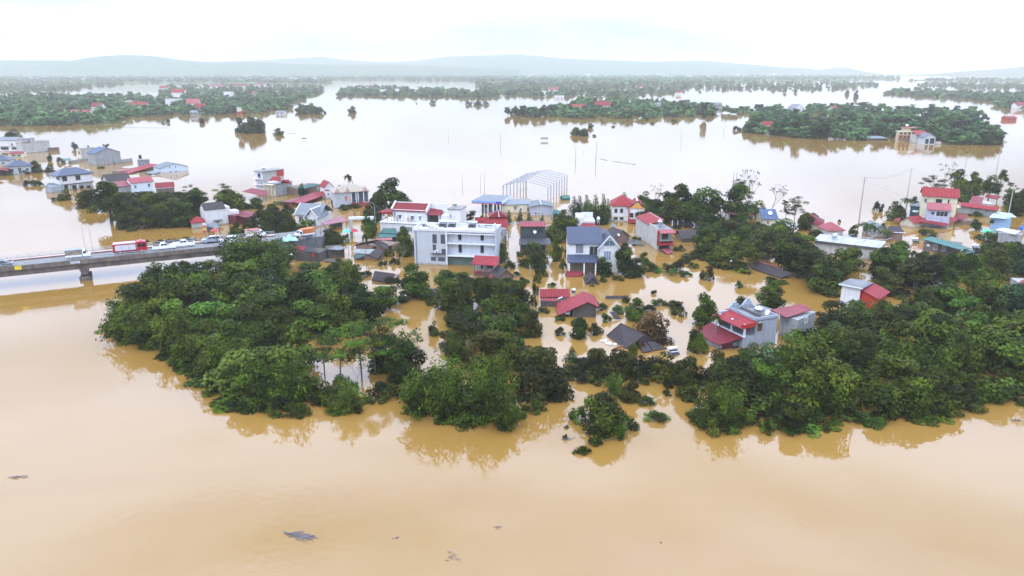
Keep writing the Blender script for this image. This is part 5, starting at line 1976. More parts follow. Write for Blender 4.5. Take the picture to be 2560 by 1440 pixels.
mb.box(a0, a1, c0, c0 + .25, z0, z1).box(a0, a1, c1 - .25, c1, z0, z1).box(a0, a0 + .25, c0 + .25, c1 - .25, z0, z1).box(a1 - .25, a1, c0 + .25, c1 - .25, z0, z1)
b.part("parapet", mb, BLUEG, parent=rf)
b.box("roof_beam", DCONC, .5, b.w - 1.5, 4.4, 4.7, b.h + .13, b.h + .5)
FINM = mat("pale_stained_fin", (.30, .34, .40), rough=.9, var=.25, streak=.6)
for y, hh in ((3.4, .9), (6.4, 1.25)):
    mb = MB()
    mb.prof([(y - 1.3, b.h + .5), (y + 1.3, b.h + .5), (y + .2, b.h + .5 + hh), (y - .2, b.h + .5 + hh)], 'x', -.2, .15)
    b.part("gable_fin", mb, FINM)
b.poly("awning", [(-.6, 2.25, b.h + .1), (b.w + .3, 2.25, b.h + .1), (b.w + .3, -1.1, b.h - .75), (-.6, -1.1, b.h - .75)], RED['Y'], .12)
b.box("awning_fascia", REDP, b.w + .302, b.w + .36, -1.1, 2.2, b.h - .85, b.h - .1)
for x in (.2, b.w * .5, b.w - .15):
    b.post(x, .12, 2.3, b.h - .3, .16, FRAMEW)
b.box("balcony_coping", FRAMEW, -.1, b.w + .12, -.12, .25, 2.302, 2.45)
b.walls(mat("pink_room_wall", (.45, .27, .32), rough=.85), z0=2.4, h=b.h - .1, x0=.3, x1=b.w * .5, y0=2.3, y1=2.395, name="balcony_rear_wall")
for i, x in enumerate((1.2, 3.0, 4.4, 5.6, 6.6)):
    if x < b.w - .4:
        mb = MB()
        for q in range(3):
            mb.box(x + q * .3 - .12, x + q * .3 + .12, 1.1, 1.16, 3.2 - .1 * q, 4.1)
        c = mb.build("clothes", mat("mixed_cloth_%d" % (i % 3), ((.08, .08, .12), (.25, .06, .10), (.20, .24, .30))[i % 3], rough=.9, var=.5, scale=4))
        c.matrix_basis = b.e.matrix_basis
        tag(c, ("dark clothes hung at the far end of the blue-grey balcony", "reddish clothes hung under the red balcony awning", "grey clothes hung mid balcony under the red awning", "dark clothes by the middle balcony column", "red clothes near the balcony's open corner")[i], "clothes", "washing under the red awning")
b.win(1899, 817, 9, 17, f='R', m=WOOD, fm=FRAMED, shade=CONC)
b.win(1838, 868, 12, 7, f='R', m=DARK, fm=None, name="opening")
x = b.w
b.poly("lower_roof", [(-2.0, -4.4, 1.1), (b.w - 1.2, -4.4, 1.1), (b.w - .2, -.02, 2.2), (-2.0, -.02, 2.2)], MAROON['X'], .12)
b.walls(BLUEG, h=.9, x0=-1.6, x1=b.w - 1.6, y0=-4.0, y1=-.02, name="lower_room")
b.box("shutter", DRED, b.w - 1.58, b.w - 1.5, -3.4, -1.0, -1.0, .9)
tank(b.world(b.w * .62, 5.2, b.h + .13), "steel tank lying on the blue-grey roof terrace", "steel", .52, 1.3, .4, b.yaw + .6)
dish(b.world(b.w - .9, b.d - 1.4, b.h + .13), "grey dish at the corner of the blue-grey roof terrace", b.yaw, .5)
b = H("grey_annex", "grey rendered house with faded pink roof right of the blue-grey terrace house", (1945, 838), (1990, 850), 7.0, h=4.4)
b.walls(GREYW, h=3.9)
b.slab("roof", [(1926, 774, 4.7), (1966, 793.5, 4.4), (2029, 774, 4.6), (2006, 759, 5.2)], PINK['Y'], .14)
b.slab("flat_wing", [(1888, 772, 3.9), (1920, 786, 3.9), (1930, 772, 3.9), (1898, 762, 3.9)], DECKD, 3.0)
b.win(2015, 800, 6, 12, f='R', m=mat("orange_shutter", (.42, .12, .03), rough=.6), name="door")

# -- roofs and huts standing in the pools at the centre
b = H("red_barn", "timber barn with bright red sheet gable roof standing in the pool", (1431, 793), (1490, 793), 6.5, ev=764)
xr = b.w * .62
ap = b.on(1468, 755)[1]
b.part("wall", MB().prof([(0, -1.5), (b.w, -1.5), (b.w, b.h), (xr, ap), (0, .6 + (ap - .45) * 2.9 / (xr + 2.9) - .12)], 'y', 0, b.d), TIMBER)
b.poly("roof", [(xr - .02, -.5, ap + .15), (xr - .02, b.d + .4, ap + .15), (-2.9, b.d + .4, .75), (-2.9, -.5, .55)], RED['Y'], .1)
b.poly("roof", [(xr + .02, -.5, ap + .15), (b.w + .5, -.5, b.h - .15), (b.w + .5, b.d + .4, b.h - .1), (xr + .02, b.d + .4, ap + .15)], RED['Y'], .1)
b.part("ridge_cap", MB().tube((xr, -.55, ap + .16), (xr, b.d + .45, ap + .16), .13, .13, 4), PINK['Y'])
for y in (.2, 3.0, 6.0):
    b.post(-2.4, y, -1.5, .7, .08, STAINW)
b = H("red_shed", "long red sheet roofed shed joined behind the timber barn", (1353, 768), (1424, 768), 4.5, h=1.6)
b.walls(TIMBER, h=1.3, y0=.4)
b.slab("roof", [(1349, 742, 2.0), (1426, 742, 2.0), (1424, 722, 3.2), (1349, 722.5, 3.2)], RED['X'], .1)
b.slab("lower_roof", [(1352, 753, 1.2), (1394, 752, 1.3), (1396, 741.5, 1.9), (1350, 742.5, 1.9)], PINK['X'], .08)
b.slab("white_sheet", [(1394, 748, 1.7), (1411, 741, 2.0), (1412, 738, 2.2), (1396, 745, 1.9)], FRAMEW, .06)
tank(P(1434, 737, 1.6), "dented steel tank between the red barn and the red shed", "upright", .5, 1.0, .5)
b = H("sunken_red_roof", "small red roof sunk to its eaves in front of the slate-roofed house", (1416, 690), (1455, 691), 3.0, h=.3, cat="roof")
b.slab("sheet", [(1413, 685, .25), (1418, 691, .15), (1446, 691, .15), (1459, 683, .7), (1453, 677.5, 1.2), (1416, 677.5, 1.2)], RED['X'], .3)
b = H("sunken_gable", "dark brown tiled gable roof sunk to the eaves beside the small red roof", (1466, 711), (1496, 711), 5.0, h=.1, cat="roof")
b.gable(BROWN, 'y', 1.5, oh=.35, h=.15)
b.walls(TIMBER, 'y', 1.4, h=.1)
b = H("ridge_in_water", "sunken tiled ridge showing as a dark strip in the pool", (1518, 749), (1570, 748), 1.4, h=-.35, cat="roof")
b.gable(BROWN, 'x', .8, oh=.2, h=-.3)
b = H("tiled_roof", "large brown tiled roof of a drowned house beside the withered tree", (1530, 876), (1572, 892), 9.0, h=.2, cat="roof")
b.slab("roof_slope", [(1516, 838, .1), (1563, 872, .05), (1612, 836, 2.4), (1552, 807, 2.8)], BROWN['X'], .16)
b.slab("roof_slope", [(1564.5, 872, .05), (1617, 868, .05), (1640, 852, .1), (1613, 836, 2.4)], BROWN['Y'], .16)
b.box("brick_edge", mat("reddish_edge", (.24, .07, .07), rough=.8), 0, .12, 0, 6, -.5, .3)
b = H("tiled_lean_to", "small ribbed brown lean-to roof below the drowned tiled house", (1600, 880), (1630, 878), 3.0, h=.2, cat="roof")
b.slab("roof", [(1606, 880, .25), (1631, 877, .25), (1615, 855, 1.0), (1598, 858, 1.0)], BROWN['X'], .12)
b.slab("wing_roof", [(1633, 876, .2), (1668, 871, .15), (1634, 853, 1.1), (1618, 855, 1.0)], BROWN['Y'], .12)
b = H("sunken_corner", "corner of a brown sheet roof among bushes behind the drowned tiled house", (1534, 797), (1552, 797), 2.5, h=.2, cat="roof")
b.slab("sheet", [(1524, 779, 1.4), (1538, 796, .3), (1553, 797, .2), (1540, 780, 1.2)], BROWN['Y'], .12)
b = H("brown_roof", "small dark ridge roof with a white pot standing in the water", (1826, 667), (1862, 672), 3.0, h=.2, cat="roof")
b.slab("roof_slope", [(1824, 664, .5), (1832, 672, .2), (1863, 670, .2), (1852, 659, 1.3), (1828, 660, 1.4)], BROWN['X'], .12)
tank(P(1828, 661, .5), "white pot on the small dark ridge roof", "upright", .35, .7, .4)
b = H("brown_roof", "long dark brown roof slope sunk in the pool under the right-hand trees", (1888, 680), (1952, 694), 4.0, h=.2, cat="roof")
b.slab("roof_slope", [(1876, 668, .4), (1950, 695, .2), (1985, 684, 1.2), (1898, 654, 1.8)], BROWN['X'], .14)
b.slab("roof_slope", [(1897, 653.5, 1.85), (1944, 669, 1.6), (1944, 666, 1.3), (1899, 652, 1.3)], PINK['X'], .1)

# -- huts between the bridge and the guesthouse
b = H("red_topped_hut", "grey sheet-walled hut with small red roof beside the embankment", (739, 652), (800, 655), 5.0, ev=626)
b.walls(TIMBER, h=b.h - .4)
b.slab("roof", [(733, 622, b.h), (757, 626, b.h), (766, 617, b.h + .6), (745, 612, b.h + .9)], RED['X'], .1)
b.slab("dark_roof", [(758, 627, b.h), (800, 634, b.h - .5), (786, 620, b.h + .2), (768, 617, b.h + .7)], BROWN['X'], .1)
b.box("red_post", REDP, b.w * .7, b.w * .78, -.1, -.002, 1.3, b.h - .6)
tank(P(727, 648, 0), "white round tank on legs left of the red-topped hut", "solar", .5, 1.2, .8)
b = H("grey_hut", "small grey hut with pale flat sheet roof in the glaring water", (822, 646), (862, 642), 4.5, ev=624)
b.walls(TIMBER)
b.slab("roof", [(820, 623, b.h + .1), (850, 625, b.h), (872, 618, b.h + .4), (840, 615, b.h + .6)], GREYR['X'], .1)
b = H("brown_house", "old house with wide dark brown ridge roof left of the guesthouse", (890, 622), (968, 632), 6.0, h=2.0)
b.walls(BRICK, h=1.7)
b.slab("roof", [(885, 614, 2.1), (930, 607, 2.9), (965, 622, 2.0), (972, 612, 2.4), (944, 599, 3.8), (905, 606, 3.2)], BROWN['X'], .16)
b = H("patched_house", "low house with grey sheet and brown gable roofs in front of the old house", (884, 650), (952, 650), 5.0, h=1.4)
b.walls(BRICK, h=1.1, y0=.6)
b.slab("roof", [(879, 631, 1.9), (922, 635, 1.6), (938, 623, 2.3), (889, 622, 2.4)], mat("old_grey_sheet", (.19, .20, .185), rough=.6, var=.35, scale=.8), .1)
b.slab("gable_roof", [(922, 638, 1.8), (945, 646, 1.0), (960, 628, 2.2), (940, 620, 2.9)], BROWN['X'], .12)
b.slab("teal_roof", [(882, 642, 1.0), (897, 645.5, .8), (913, 638, 1.4), (897, 634, 1.6)], TEAL['X'], .08)
b = H("dark_roof", "dark purplish tiled roof low among the trees left of the guesthouse", (930, 704), (984, 706), 5.0, h=.8, cat="roof")
b.slab("roof_slope", [(929, 700, 1.0), (980, 706, .8), (988, 684, 2.6), (937, 677, 2.8)], BROWN['X'], .14)
b.walls(BRICK, h=.7)
b = H("board_raft", "loose weathered boards floating left of the patched low house", (812, 656), (845, 657), 2.5, h=.1, cat="boards", pad=0)
b.slab("board", [(810, 652, .35), (843, 657, .15), (846, 651, .2), (822, 645, .4)], TIMBER, .08)
b.slab("board", [(808, 638, .3), (824, 640, .2), (822, 636, .3), (808, 634, .4)], DCONC, .08)
b = H("tin_shed", "dark tin shed half hidden under the round tree left of the guesthouse lawn", (1016, 742), (1085, 744), 4.5, h=1.0)
b.walls(BRICK, h=.8)
b.slab("roof", [(1010, 735, 1.2), (1088, 741, 1.0), (1092, 722, 2.0), (1022, 718, 2.2)], BROWN['X'], .12)
# ---------------------------------------------------------------- plants near the village
def mass(poly, spacing, seed, mix, hmin, hmax, holes=(), wide=(0.85, 1.15)):
    """a wood of mixed plants; mix is a list of (weight, kind, leaf, height factor, sink)"""
    ws = [m[0] for m in mix]

    def fn(u, v, r_):
        _, kind, leaf, hf, sink = r_.choices(mix, ws)[0]
        h = r_.uniform(hmin, hmax) * hf
        # what the photograph shows behind stays in view
        half = 0.42 * h * pxm(v)
        for a0, a1, b0, b1 in CLEAR:
            if v > b1 - 4 and u + half > a0 and u - half < a1:
                h = min(h, ht(u, v, b1))
            elif b0 < v <= b1 - 4 and a0 < u < a1:
                return
        if h < 1.1:
            return
        if h < 4.0 and kind != "bush":
            kind, sink = "bush", .1
        plant(kind, u, v, h, leaf, wide=r_.uniform(*wide), sink=sink)
    return scatter(poly, spacing, seed, fn, holes)


def at(kind, u, v, vt, leaf="mid", width=None, sink=0.1, **k):
    """one plant: foot (u, v), top row vt, optional width in photograph pixels"""
    h = ht(u, v, vt)
    nh, nw = NAT[kind]
    wide = 1.0
    if width:
        s = h / (nh * (1 - sink))
        wide = (width / pxm(v)) / (2 * nw * s)
    p = P(u, v)
    TAKEN.append((p.x, p.y, 1.2 if kind in ("bush", "banana") else 2.2))
    return plant(kind, u, v, h, leaf, wide=wide, sink=sink, **k)


CLEAR = [(1788, 1925, 745, 852), (1925, 2032, 756, 806), (2092, 2192, 704, 748), (2030, 2196, 582, 614), (2302, 2432, 590, 626), (1990, 2108, 545, 580), (1902, 1957, 522, 556), (1812, 1884, 507, 544), (1035, 1242, 556, 662), (497, 648, 508, 552), (605, 830, 425, 508),
         (838, 926, 468, 516), (731, 828, 503, 550), (303, 470, 440, 476), (940, 1134, 505, 590), (-50, 560, 575, 645), (730, 800, 612, 652), (820, 972, 598, 646), (928, 986, 676, 702), (985, 1095, 745, 830), (2232, 2420, 466, 566), (2424, 2500, 486, 528), (2470, 2545, 530, 570), (2487, 2560, 568, 602),
         (1180, 1250, 638, 690), (560, 760, 560, 604), (480, 520, 540, 566), (800, 960, 856, 935), (1876, 1952, 652, 690), (2170, 2260, 562, 598)]

# -- single plants that the photograph shows apart
# left: big tree over the water by the bridge, and its neighbours
at("round", 279, 556, 446, "mid", 125, .0, var=0)
at("round", 215, 519, 470, "mid", 60, .25)
at("bush", 250, 528, 492, "mid", 70)
at("round", 40, 352, 320, "dark", 52, .1)
at("round", 186, 373, 353, "blue", 20, .1)
at("spread", 266, 369, 358, "olive", 20, .3)
at("round", 127, 403, 383, "dark", 16, .1)
at("bush", 150, 406, 392, "mid", 30)
at("round", 92, 430, 398, "dark", 40, .25)
at("bush", 66, 434, 418, "dark", 34)
at("round", 126, 430, 408, "dark", 22, .2)
at("bush", 22, 438, 420, "mid", 26)
at("bush", 75, 463, 445, "dark", 44)
at("bush", 98, 465, 450, "olive", 26)
at("round", 165, 500, 468, "mid", 36, .3)
at("bush", 140, 500, 490, "dark", 40)
at("bush", 252, 420, 414, "light", 22)
at("spread", 500, 545, 460, "mid", 70, .1)
at("open", 480, 520, 461, "dark", 50, .1)
at("open", 566, 520, 458, "mid", 56, .1)
at("round", 575, 545, 468, "mid", 95, .2)
at("round", 756, 500, 455, "blue", 22, .0)
at("palm", 872, 500, 452, "dark", 34, .0, var=1)
at("round", 850, 508, 458, "dark", 38, .3)
at("bush", 838, 515, 490, "dark", 26)
at("bush", 745, 508, 498, "light", 40)
at("bush", 700, 510, 500, "light", 46)
at("bush", 806, 525, 508, "light", 30)
at("round", 985, 528, 438, "mid", 104, .12, var=2)
at("round", 948, 548, 468, "mid", 62, .15)
at("round", 930, 556, 490, "dark", 54, .2)
at("round", 918, 606, 530, "mid", 58, .08, var=3)
at("round", 930, 600, 548, "light", 40, .1)
at("round", 830, 612, 556, "dark", 58, .2)
at("bush", 790, 612, 592, "light", 80)
at("bush", 770, 622, 600, "light", 50)
at("round", 1012, 640, 572, "mid", 62, .2)
at("bush", 880, 520, 508, "mid", 60)
at("bush", 858, 524, 510, "mid", 40)
for i, (u, v, vt) in enumerate(((742, 578, 545), (757, 574, 540), (776, 577, 543), (716, 577, 552), (700, 570, 545), (686, 566, 540))):
    at("banana", u, v, vt, "light", None, .0)
at("bush", 760, 585, 560, "dark", 50)
at("round", 722, 580, 515, "dark", 46, .2)
at("round", 700, 575, 520, "dark", 52, .2)
at("round", 690, 592, 516, "dark", 76, .2)
at("round", 660, 578, 518, "dark", 70, .2)
at("round", 625, 590, 546, "olive", 60, .2)
at("round", 590, 592, 552, "mid", 44, .2)
at("bush", 650, 592, 570, "light", 60)
at("round", 640, 520, 492, "mid", 44, .2)
at("round", 610, 522, 495, "dark", 44, .2)
at("bush", 810, 600, 586, "mid", 40)
at("round", 1010, 612, 560, "mid", 44, .2)
at("bush", 940, 628, 612, "mid", 30)
at("bush", 1300, 640, 622, "mid", 30)
at("bush", 860, 668, 652, "mid", 34)
at("round", 838, 690, 652, "mid", 44, .2)
at("bush", 912, 690, 672, "dark", 40)
at("bush", 1525, 640, 618, "mid", 30)
at("round", 1610, 660, 628, "mid", 40, .2)
at("bush", 1560, 626, 606, "dark", 50)
at("bush", 1720, 655, 638, "olive", 60)
at("bush", 1750, 640, 618, "dark", 60)
# thin palms left of the guesthouse
at("palm", 872, 636, 597, "mid", 18, .0, var=1)
at("palm", 916, 672, 606, "mid", 24, .0, var=1)
at("round", 875, 700, 640, "mid", 70, .2)
at("bush", 975, 640, 612, "mid", 30)
at("bare", 1002, 668, 622, "olive", 60, .0)
at("round", 1040, 741, 652, "mid", 108, .12, var=4)
at("bush", 1075, 760, 745, "mid", 40)
at("spread", 985, 755, 690, "dark", 70, .15)
# the street side of the guesthouse
at("slim" if False else "column", 1262, 655, 590, "light", 36, .1)
at("round", 1246, 652, 600, "dark", 44, .15)
at("bush", 1275, 672, 648, "mid", 40)
at("column", 1272, 560, 524, "blue", 24, .1)
at("column", 1300, 558, 524, "blue", 24, .1)
at("column", 1322, 558, 530, "blue", 20, .1)
at("column", 1356, 562, 534, "blue", 16, .1)
at("bush", 1205, 548, 536, "light", 16)
at("spread", 1172, 552, 522, "olive", 46, .2)
at("round", 1336, 664, 598, "mid", 76, .15, var=1)
at("round", 1392, 650, 590, "mid", 40, .2)
at("round", 1392, 604, 528, "mid", 86, .2)
at("round", 1412, 570, 520, "mid", 50, .1)
at("round", 1425, 594, 534, "mid", 64, .2)
at("bush", 1352, 690, 655, "dark", 44)
at("bush", 1343, 706, 684, "light", 30)
at("bush", 1338, 738, 700, "mid", 26)
at("bush", 1332, 765, 730, "mid", 26)
at("round", 1406, 683, 643, "mid", 18, .0, var=2)
at("round", 1506, 686, 636, "dark", 56, .2)
at("round", 1560, 688, 610, "mid", 62, .1, var=5)
at("round", 1590, 690, 640, "dark", 70, .2)
at("bush", 1628, 676, 650, "mid", 50)
at("bush", 1640, 680, 664, "light", 40)
at("bush", 1690, 680, 648, "olive", 66)
at("banana", 1668, 672, 648, "mid", None, .1)
at("banana", 1676, 690, 668, "light", None, .1)
at("bush", 1506, 704, 690, "mid", 28)
at("bush", 1480, 716, 710, "light", 16)
at("bush", 1771, 698, 666, "olive", 50)
at("banana", 1812, 672, 650, "mid", None, .1)
at("banana", 1792, 668, 646, "mid", None, .1)
at("banana", 1848, 656, 640, "light", None, .1)
at("bush", 1846, 718, 700, "light", 28)
at("bush", 1637, 735, 722, "olive", 22)
# bushes in the pools
at("round", 1445, 842, 790, "dark", 66, .3)
at("round", 1332, 838, 770, "olive", 70, .3)
at("round", 1305, 812, 752, "mid", 70, .2)
at("bush", 1486, 832, 806, "olive", 52)
at("bush", 1400, 836, 815, "dark", 36)
at("bush", 1515, 802, 780, "light", 40)
at("bush", 1500, 772, 752, "mid", 40)
at("round", 1585, 800, 738, "mid", 66, .2)
at("bush", 1545, 782, 758, "light", 48)
at("round", 1630, 850, 765, "brown", 104, .25, var=1)
at("bush", 1600, 870, 848, "brown", 40)
at("bush", 1582, 886, 850, "mid", 40)
at("round", 1760, 812, 724, "mid", 88, .15, var=2)
at("bush", 1680, 770, 748, "olive", 70)
at("bush", 1650, 762, 742, "mid", 50)
at("round", 1745, 885, 800, "mid", 58, .1, var=3)
at("bush", 1728, 880, 845, "mid", 40)
at("palm", 1786, 860, 806, "mid", 40, .1)
at("round", 1922, 778, 698, "mid", 92, .12, var=0)
at("bush", 1855, 762, 735, "dark", 46)
at("bush", 1890, 780, 757, "mid", 40)
# the row between the pools and the river
at("round", 1340, 985, 852, "olive", 167, .3, var=1)
at("bush", 1395, 968, 925, "olive", 70)
at("column", 1431, 900, 866, "mid", 44, .3)
at("bush", 1442, 915, 890, "light", 52)
at("round", 1490, 930, 864, "olive", 105, .3)
at("round", 1540, 938, 862, "olive", 121, .3)
at("bush", 1500, 955, 915, "olive", 80)
at("bush", 1450, 952, 925, "olive", 70)
at("bush", 1575, 948, 900, "mid", 60)
at("round", 1655, 948, 872, "olive", 105, .3)
at("bush", 1605, 955, 905, "dark", 66)
at("round", 1716, 990, 915, "olive", 81, .3)
at("bush", 1745, 960, 925, "olive", 90)
at("bush", 1790, 962, 930, "olive", 80)
at("round", 1850, 930, 872, "dark", 77, .3)
at("bush", 1668, 970, 940, "olive", 34)
at("bush", 1664, 988, 974, "olive", 36)
at("bamboo", 1540, 985, 932, "light", 70, .3)
at("round", 1575, 1000, 945, "olive", 77, .3)
at("bush", 1618, 1008, 990, "mid", 60)
at("bush", 1640, 1048, 1026, "light", 80)
at("round", 1500, 1075, 978, "mid", 140, .3, var=5)
at("bush", 1560, 1070, 1020, "mid", 80)
at("bush", 1450, 1050, 1012, "mid", 66)
at("bamboo", 1551, 1098, 1048, "light", 44, .25)
at("bush", 1492, 1112, 1086, "mid", 36)
at("bush", 1462, 1130, 1114, "mid", 46)
at("bush", 1416, 1070, 1062, "mid", 16)
at("bush", 1414, 1096, 1084, "olive", 18)
at("bush", 1335, 1028, 996, "mid", 70)
# the river edge of the left wood
at("bush", 300, 812, 772, "bamboo", 80)
at("bamboo", 312, 800, 730, "mid", 80, .2)
at("bush", 360, 850, 815, "mid", 110)
at("bush", 410, 856, 838, "mid", 60)
at("bush", 445, 915, 880, "bamboo", 70)
at("bush", 505, 938, 910, "mid", 80)
at("bamboo", 480, 905, 830, "bamboo", 100, .2)
at("bamboo", 570, 930, 840, "bamboo", 110, .2)
at("bush", 572, 952, 920, "dark", 70)
at("round", 612, 1000, 935, "mid", 100, .3)
at("round", 640, 1020, 950, "dark", 90, .3)
at("bush", 590, 1024, 1008, "dark", 60)
at("bush", 690, 1028, 985, "mid", 90)
at("bamboo", 660, 985, 880, "bamboo", 130, .2)
at("bamboo", 730, 1000, 895, "bamboo", 130, .2)
at("bush", 755, 1034, 1010, "mid", 70)
at("bush", 820, 1005, 965, "mid", 100)
at("bamboo", 872, 1030, 950, "yellow", 60, .1)
at("bush", 882, 1028, 990, "mid", 70)
at("bush", 918, 1005, 985, "mid", 50)
at("bush", 960, 990, 950, "dark", 110)
# see-through trees with bare stems at the pale pool
at("open", 850, 955, 820, "light", 130, .0, var=0)
at("open", 812, 945, 835, "light", 100, .0, var=1)
at("open", 905, 945, 800, "light", 130, .0, var=2)
at("open", 940, 935, 788, "light", 140, .0, var=3)
at("open", 965, 930, 815, "mid", 100, .0, var=1)
at("bare", 893, 960, 905, "mid", 50, .0)
at("open", 1045, 880, 818, "light", 30, .0, var=2)
at("round", 1086, 840, 800, "dark", 34, .2)
# the bamboo headland at the centre
for u, v, vt, w_ in ((1050, 1035, 935, 110), (1105, 1040, 920, 130), (1160, 1035, 925, 120), (1215, 1050, 930, 120), (1255, 1040, 925, 100), (1262, 1070, 1005, 90), (1130, 1000, 905, 130), (1210, 1000, 900, 110), (1250, 985, 880, 80), (1030, 1000, 945, 80), (1080, 985, 920, 100)):
    at("bamboo", u, v, vt, "bamboo", w_, .2)
at("bush", 1290, 1046, 1012, "bamboo", 60)
at("bush", 1120, 1048, 1020, "mid", 100)
at("bush", 1190, 1052, 1025, "mid", 80)
# the river edge of the right wood
at("bamboo", 1775, 1035, 950, "bamboo", 90, .2)
at("bamboo", 1820, 1055, 960, "bamboo", 100, .2)
at("bush", 1790, 1072, 1020, "mid", 110)
at("bush", 1745, 1042, 1020, "mid", 70)
at("bush", 1850, 1055, 1015, "bamboo", 80)
at("bush", 1910, 1078, 1040, "mid", 62)
at("round", 1985, 1072, 1000, "dark", 100, .35)
at("bush", 2012, 1074, 1038, "dark", 70)
at("bush", 1950, 1045, 995, "dark", 90)
at("bush", 2085, 1058, 1040, "mid", 50)
at("bush", 2150, 1050, 1030, "light", 80)
at("bush", 2190, 1064, 1042, "light", 70)
at("bamboo", 2115, 1030, 975, "bamboo", 60, .1)
at("bush", 2255, 1040, 985, "mid", 90)
at("bush", 2310, 1046, 1000, "dark", 80)
at("bamboo", 2240, 1025, 950, "bamboo", 110, .2)
at("bush", 2420, 1008, 965, "dark", 80)
at("bush", 2480, 992, 960, "mid", 60)
at("bush", 2545, 985, 955, "mid", 60)
# upper middle: tall dark trees and pale slender ones
for u, v, vt, w_, lf in ((1690, 562, 450, 104, "dark"), (1668, 545, 472, 80, "dark"), (1720, 560, 474, 80, "dark"), (1755, 572, 456, 108, "dark"), (1800, 568, 462, 100, "mid"), (1840, 560, 450, 92, "mid"), (1640, 548, 500, 76, "dark")):
    at("spread" if lf == "mid" else "round", u, v, vt, lf, w_, .1)
at("bare", 1868, 548, 450, "olive", 60, .0)
at("bare", 1928, 540, 478, "olive", 54, .0)
at("open", 1845, 540, 446, "olive", 60, .0)
at("round", 1890, 545, 496, "mid", 56, .1)
for u, vt, lf in ((1448, 488, "blue"), (1466, 486, "light"), (1488, 486, "light"), (1508, 484, "light"), (1435, 490, "blue"), (1475, 500, "light")):
    at("column", u, 545, vt, lf, 32, .05)
at("round", 1500, 552, 508, "dark", 44, .2)
at("round", 1610, 540, 474, "light", 60, .05)
at("bare", 1630, 536, 478, "light", 50, .0)
at("column", 1560, 520, 480, "light", 30, .1)
at("round", 1590, 540, 492, "mid", 40, .1)
at("open", 1985, 562, 489, "mid", 58, .0)
at("open", 1962, 560, 497, "dark", 36, .0)
at("round", 1955, 592, 540, "mid", 78, .15)
at("round", 2010, 575, 528, "mid", 50, .1)
at("round", 2030, 565, 530, "blue", 34, .1)
at("bush", 2038, 596, 566, "dark", 56)
at("bush", 2098, 556, 547, "olive", 10)
at("palm", 2163, 604, 553, "mid", 58, .0, var=0)
at("round", 2132, 592, 560, "mid", 34, .1)
at("palm", 2212, 604, 572, "mid", 36, .0, var=0)
at("bush", 2195, 528, 498, "dark", 34)
at("round", 2232, 548, 498, "dark", 62, .2)
at("round", 2285, 530, 488, "dark", 32, .1)
at("palm", 2264, 530, 492, "mid", 34, .0, var=0)
at("bush", 2205, 570, 556, "mid", 30)
at("round", 2390, 505, 418, "mid", 78, .05)
at("round", 2430, 505, 425, "mid", 66, .05)
at("round", 2470, 500, 432, "dark", 56, .05)
at("bare", 2345, 500, 428, "olive", 66, .0)
at("open", 2330, 500, 436, "olive", 60, .0)
at("spread", 2495, 492, 418, "mid", 48, .0)
at("round", 2400, 515, 456, "mid", 90, .1)
at("open", 2522, 505, 452, "olive", 34, .0)
at("round", 2548, 540, 466, "dark", 56, .1)
at("round", 2520, 535, 490, "mid", 40, .1)
at("round", 2439, 574, 546, "dark", 36, .1)
at("bush", 2440, 540, 528, "light", 50)

WOODY = [(4, "round", "dark", 1.0, .25), (4, "round", "mid", 1.0, .25), (3, "spread", "mid", 1.0, .2), (1.6, "spread", "olive", .95, .2), (2, "bamboo", "bamboo", 1.05, .2), (1.5, "round", "light", .95, .2), (.8, "spread", "light", 1.0, .2), (.5, "round", "yellow", .9, .25), (.3, "round", "blue", .95, .25)]
EDGE = [(5, "bamboo", "bamboo", 1.0, .25), (2, "round", "mid", .9, .35), (2, "bush", "mid", .6, .1), (1, "bush", "dark", .55, .1)]
GARDEN = [(3, "round", "dark", 1.0, .25), (3, "round", "mid", .9, .25), (2, "bush", "mid", .5, .1), (1, "spread", "olive", .9, .2), (1, "banana", "light", .55, .1), (1, "bush", "olive", .45, .1)]
# the left wood
mass([(290, 790), (345, 835), (430, 890), (500, 915), (600, 980), (740, 1000), (830, 985), (880, 980), (790, 925), (715, 885), (730, 850), (800, 850), (960, 790), (985, 765), (900, 738), (840, 712), (720, 690), (610, 672), (520, 690), (430, 722), (345, 762)], 5.2, 11, WOODY, 6.5, 9.5)
at("bamboo", 585, 668, 592, "mid", 90, .1)
at("bamboo", 660, 672, 590, "bamboo", 110, .1)
at("bamboo", 704, 680, 603, "mid", 90, .1)
at("bamboo", 630, 690, 585, "bamboo", 150, .1)
at("bamboo", 600, 680, 600, "bamboo", 100, .1)
at("bamboo", 680, 690, 612, "mid", 110, .1)
at("round", 655, 760, 675, "yellow", 90, .2)
# between the pool and the headland
mass([(960, 965), (1020, 955), (1060, 900), (1040, 860), (985, 880), (950, 920)], 4.6, 12, [(2, "round", "mid", 1, .25), (2, "round", "dark", .9, .25), (2, "bamboo", "bamboo", 1, .2)], 6, 8.5)
# tall dark trees at the centre
mass([(1095, 785), (1180, 800), (1250, 795), (1305, 775), (1290, 735), (1205, 735), (1120, 745)], 4.6, 13, [(4, "round", "dark", 1, .15), (3, "round", "mid", 1, .15), (1, "spread", "olive", .9, .2)], 6.5, 9.5)
mass([(1090, 890), (1130, 860), (1200, 840), (1270, 850), (1275, 885), (1210, 915), (1120, 930)], 4.6, 14, [(3, "round", "mid", 1, .25), (2, "bamboo", "bamboo", 1, .2), (2, "spread", "olive", 1, .2), (1, "round", "dark", 1, .2)], 6, 8.5)
# the wood right of the guest house hedge, red hut garden
mass([(1120, 735), (1190, 725), (1230, 722), (1225, 700), (1150, 705)], 4.2, 15, [(3, "round", "dark", 1, .2), (2, "round", "mid", .9, .2)], 5, 7.5)
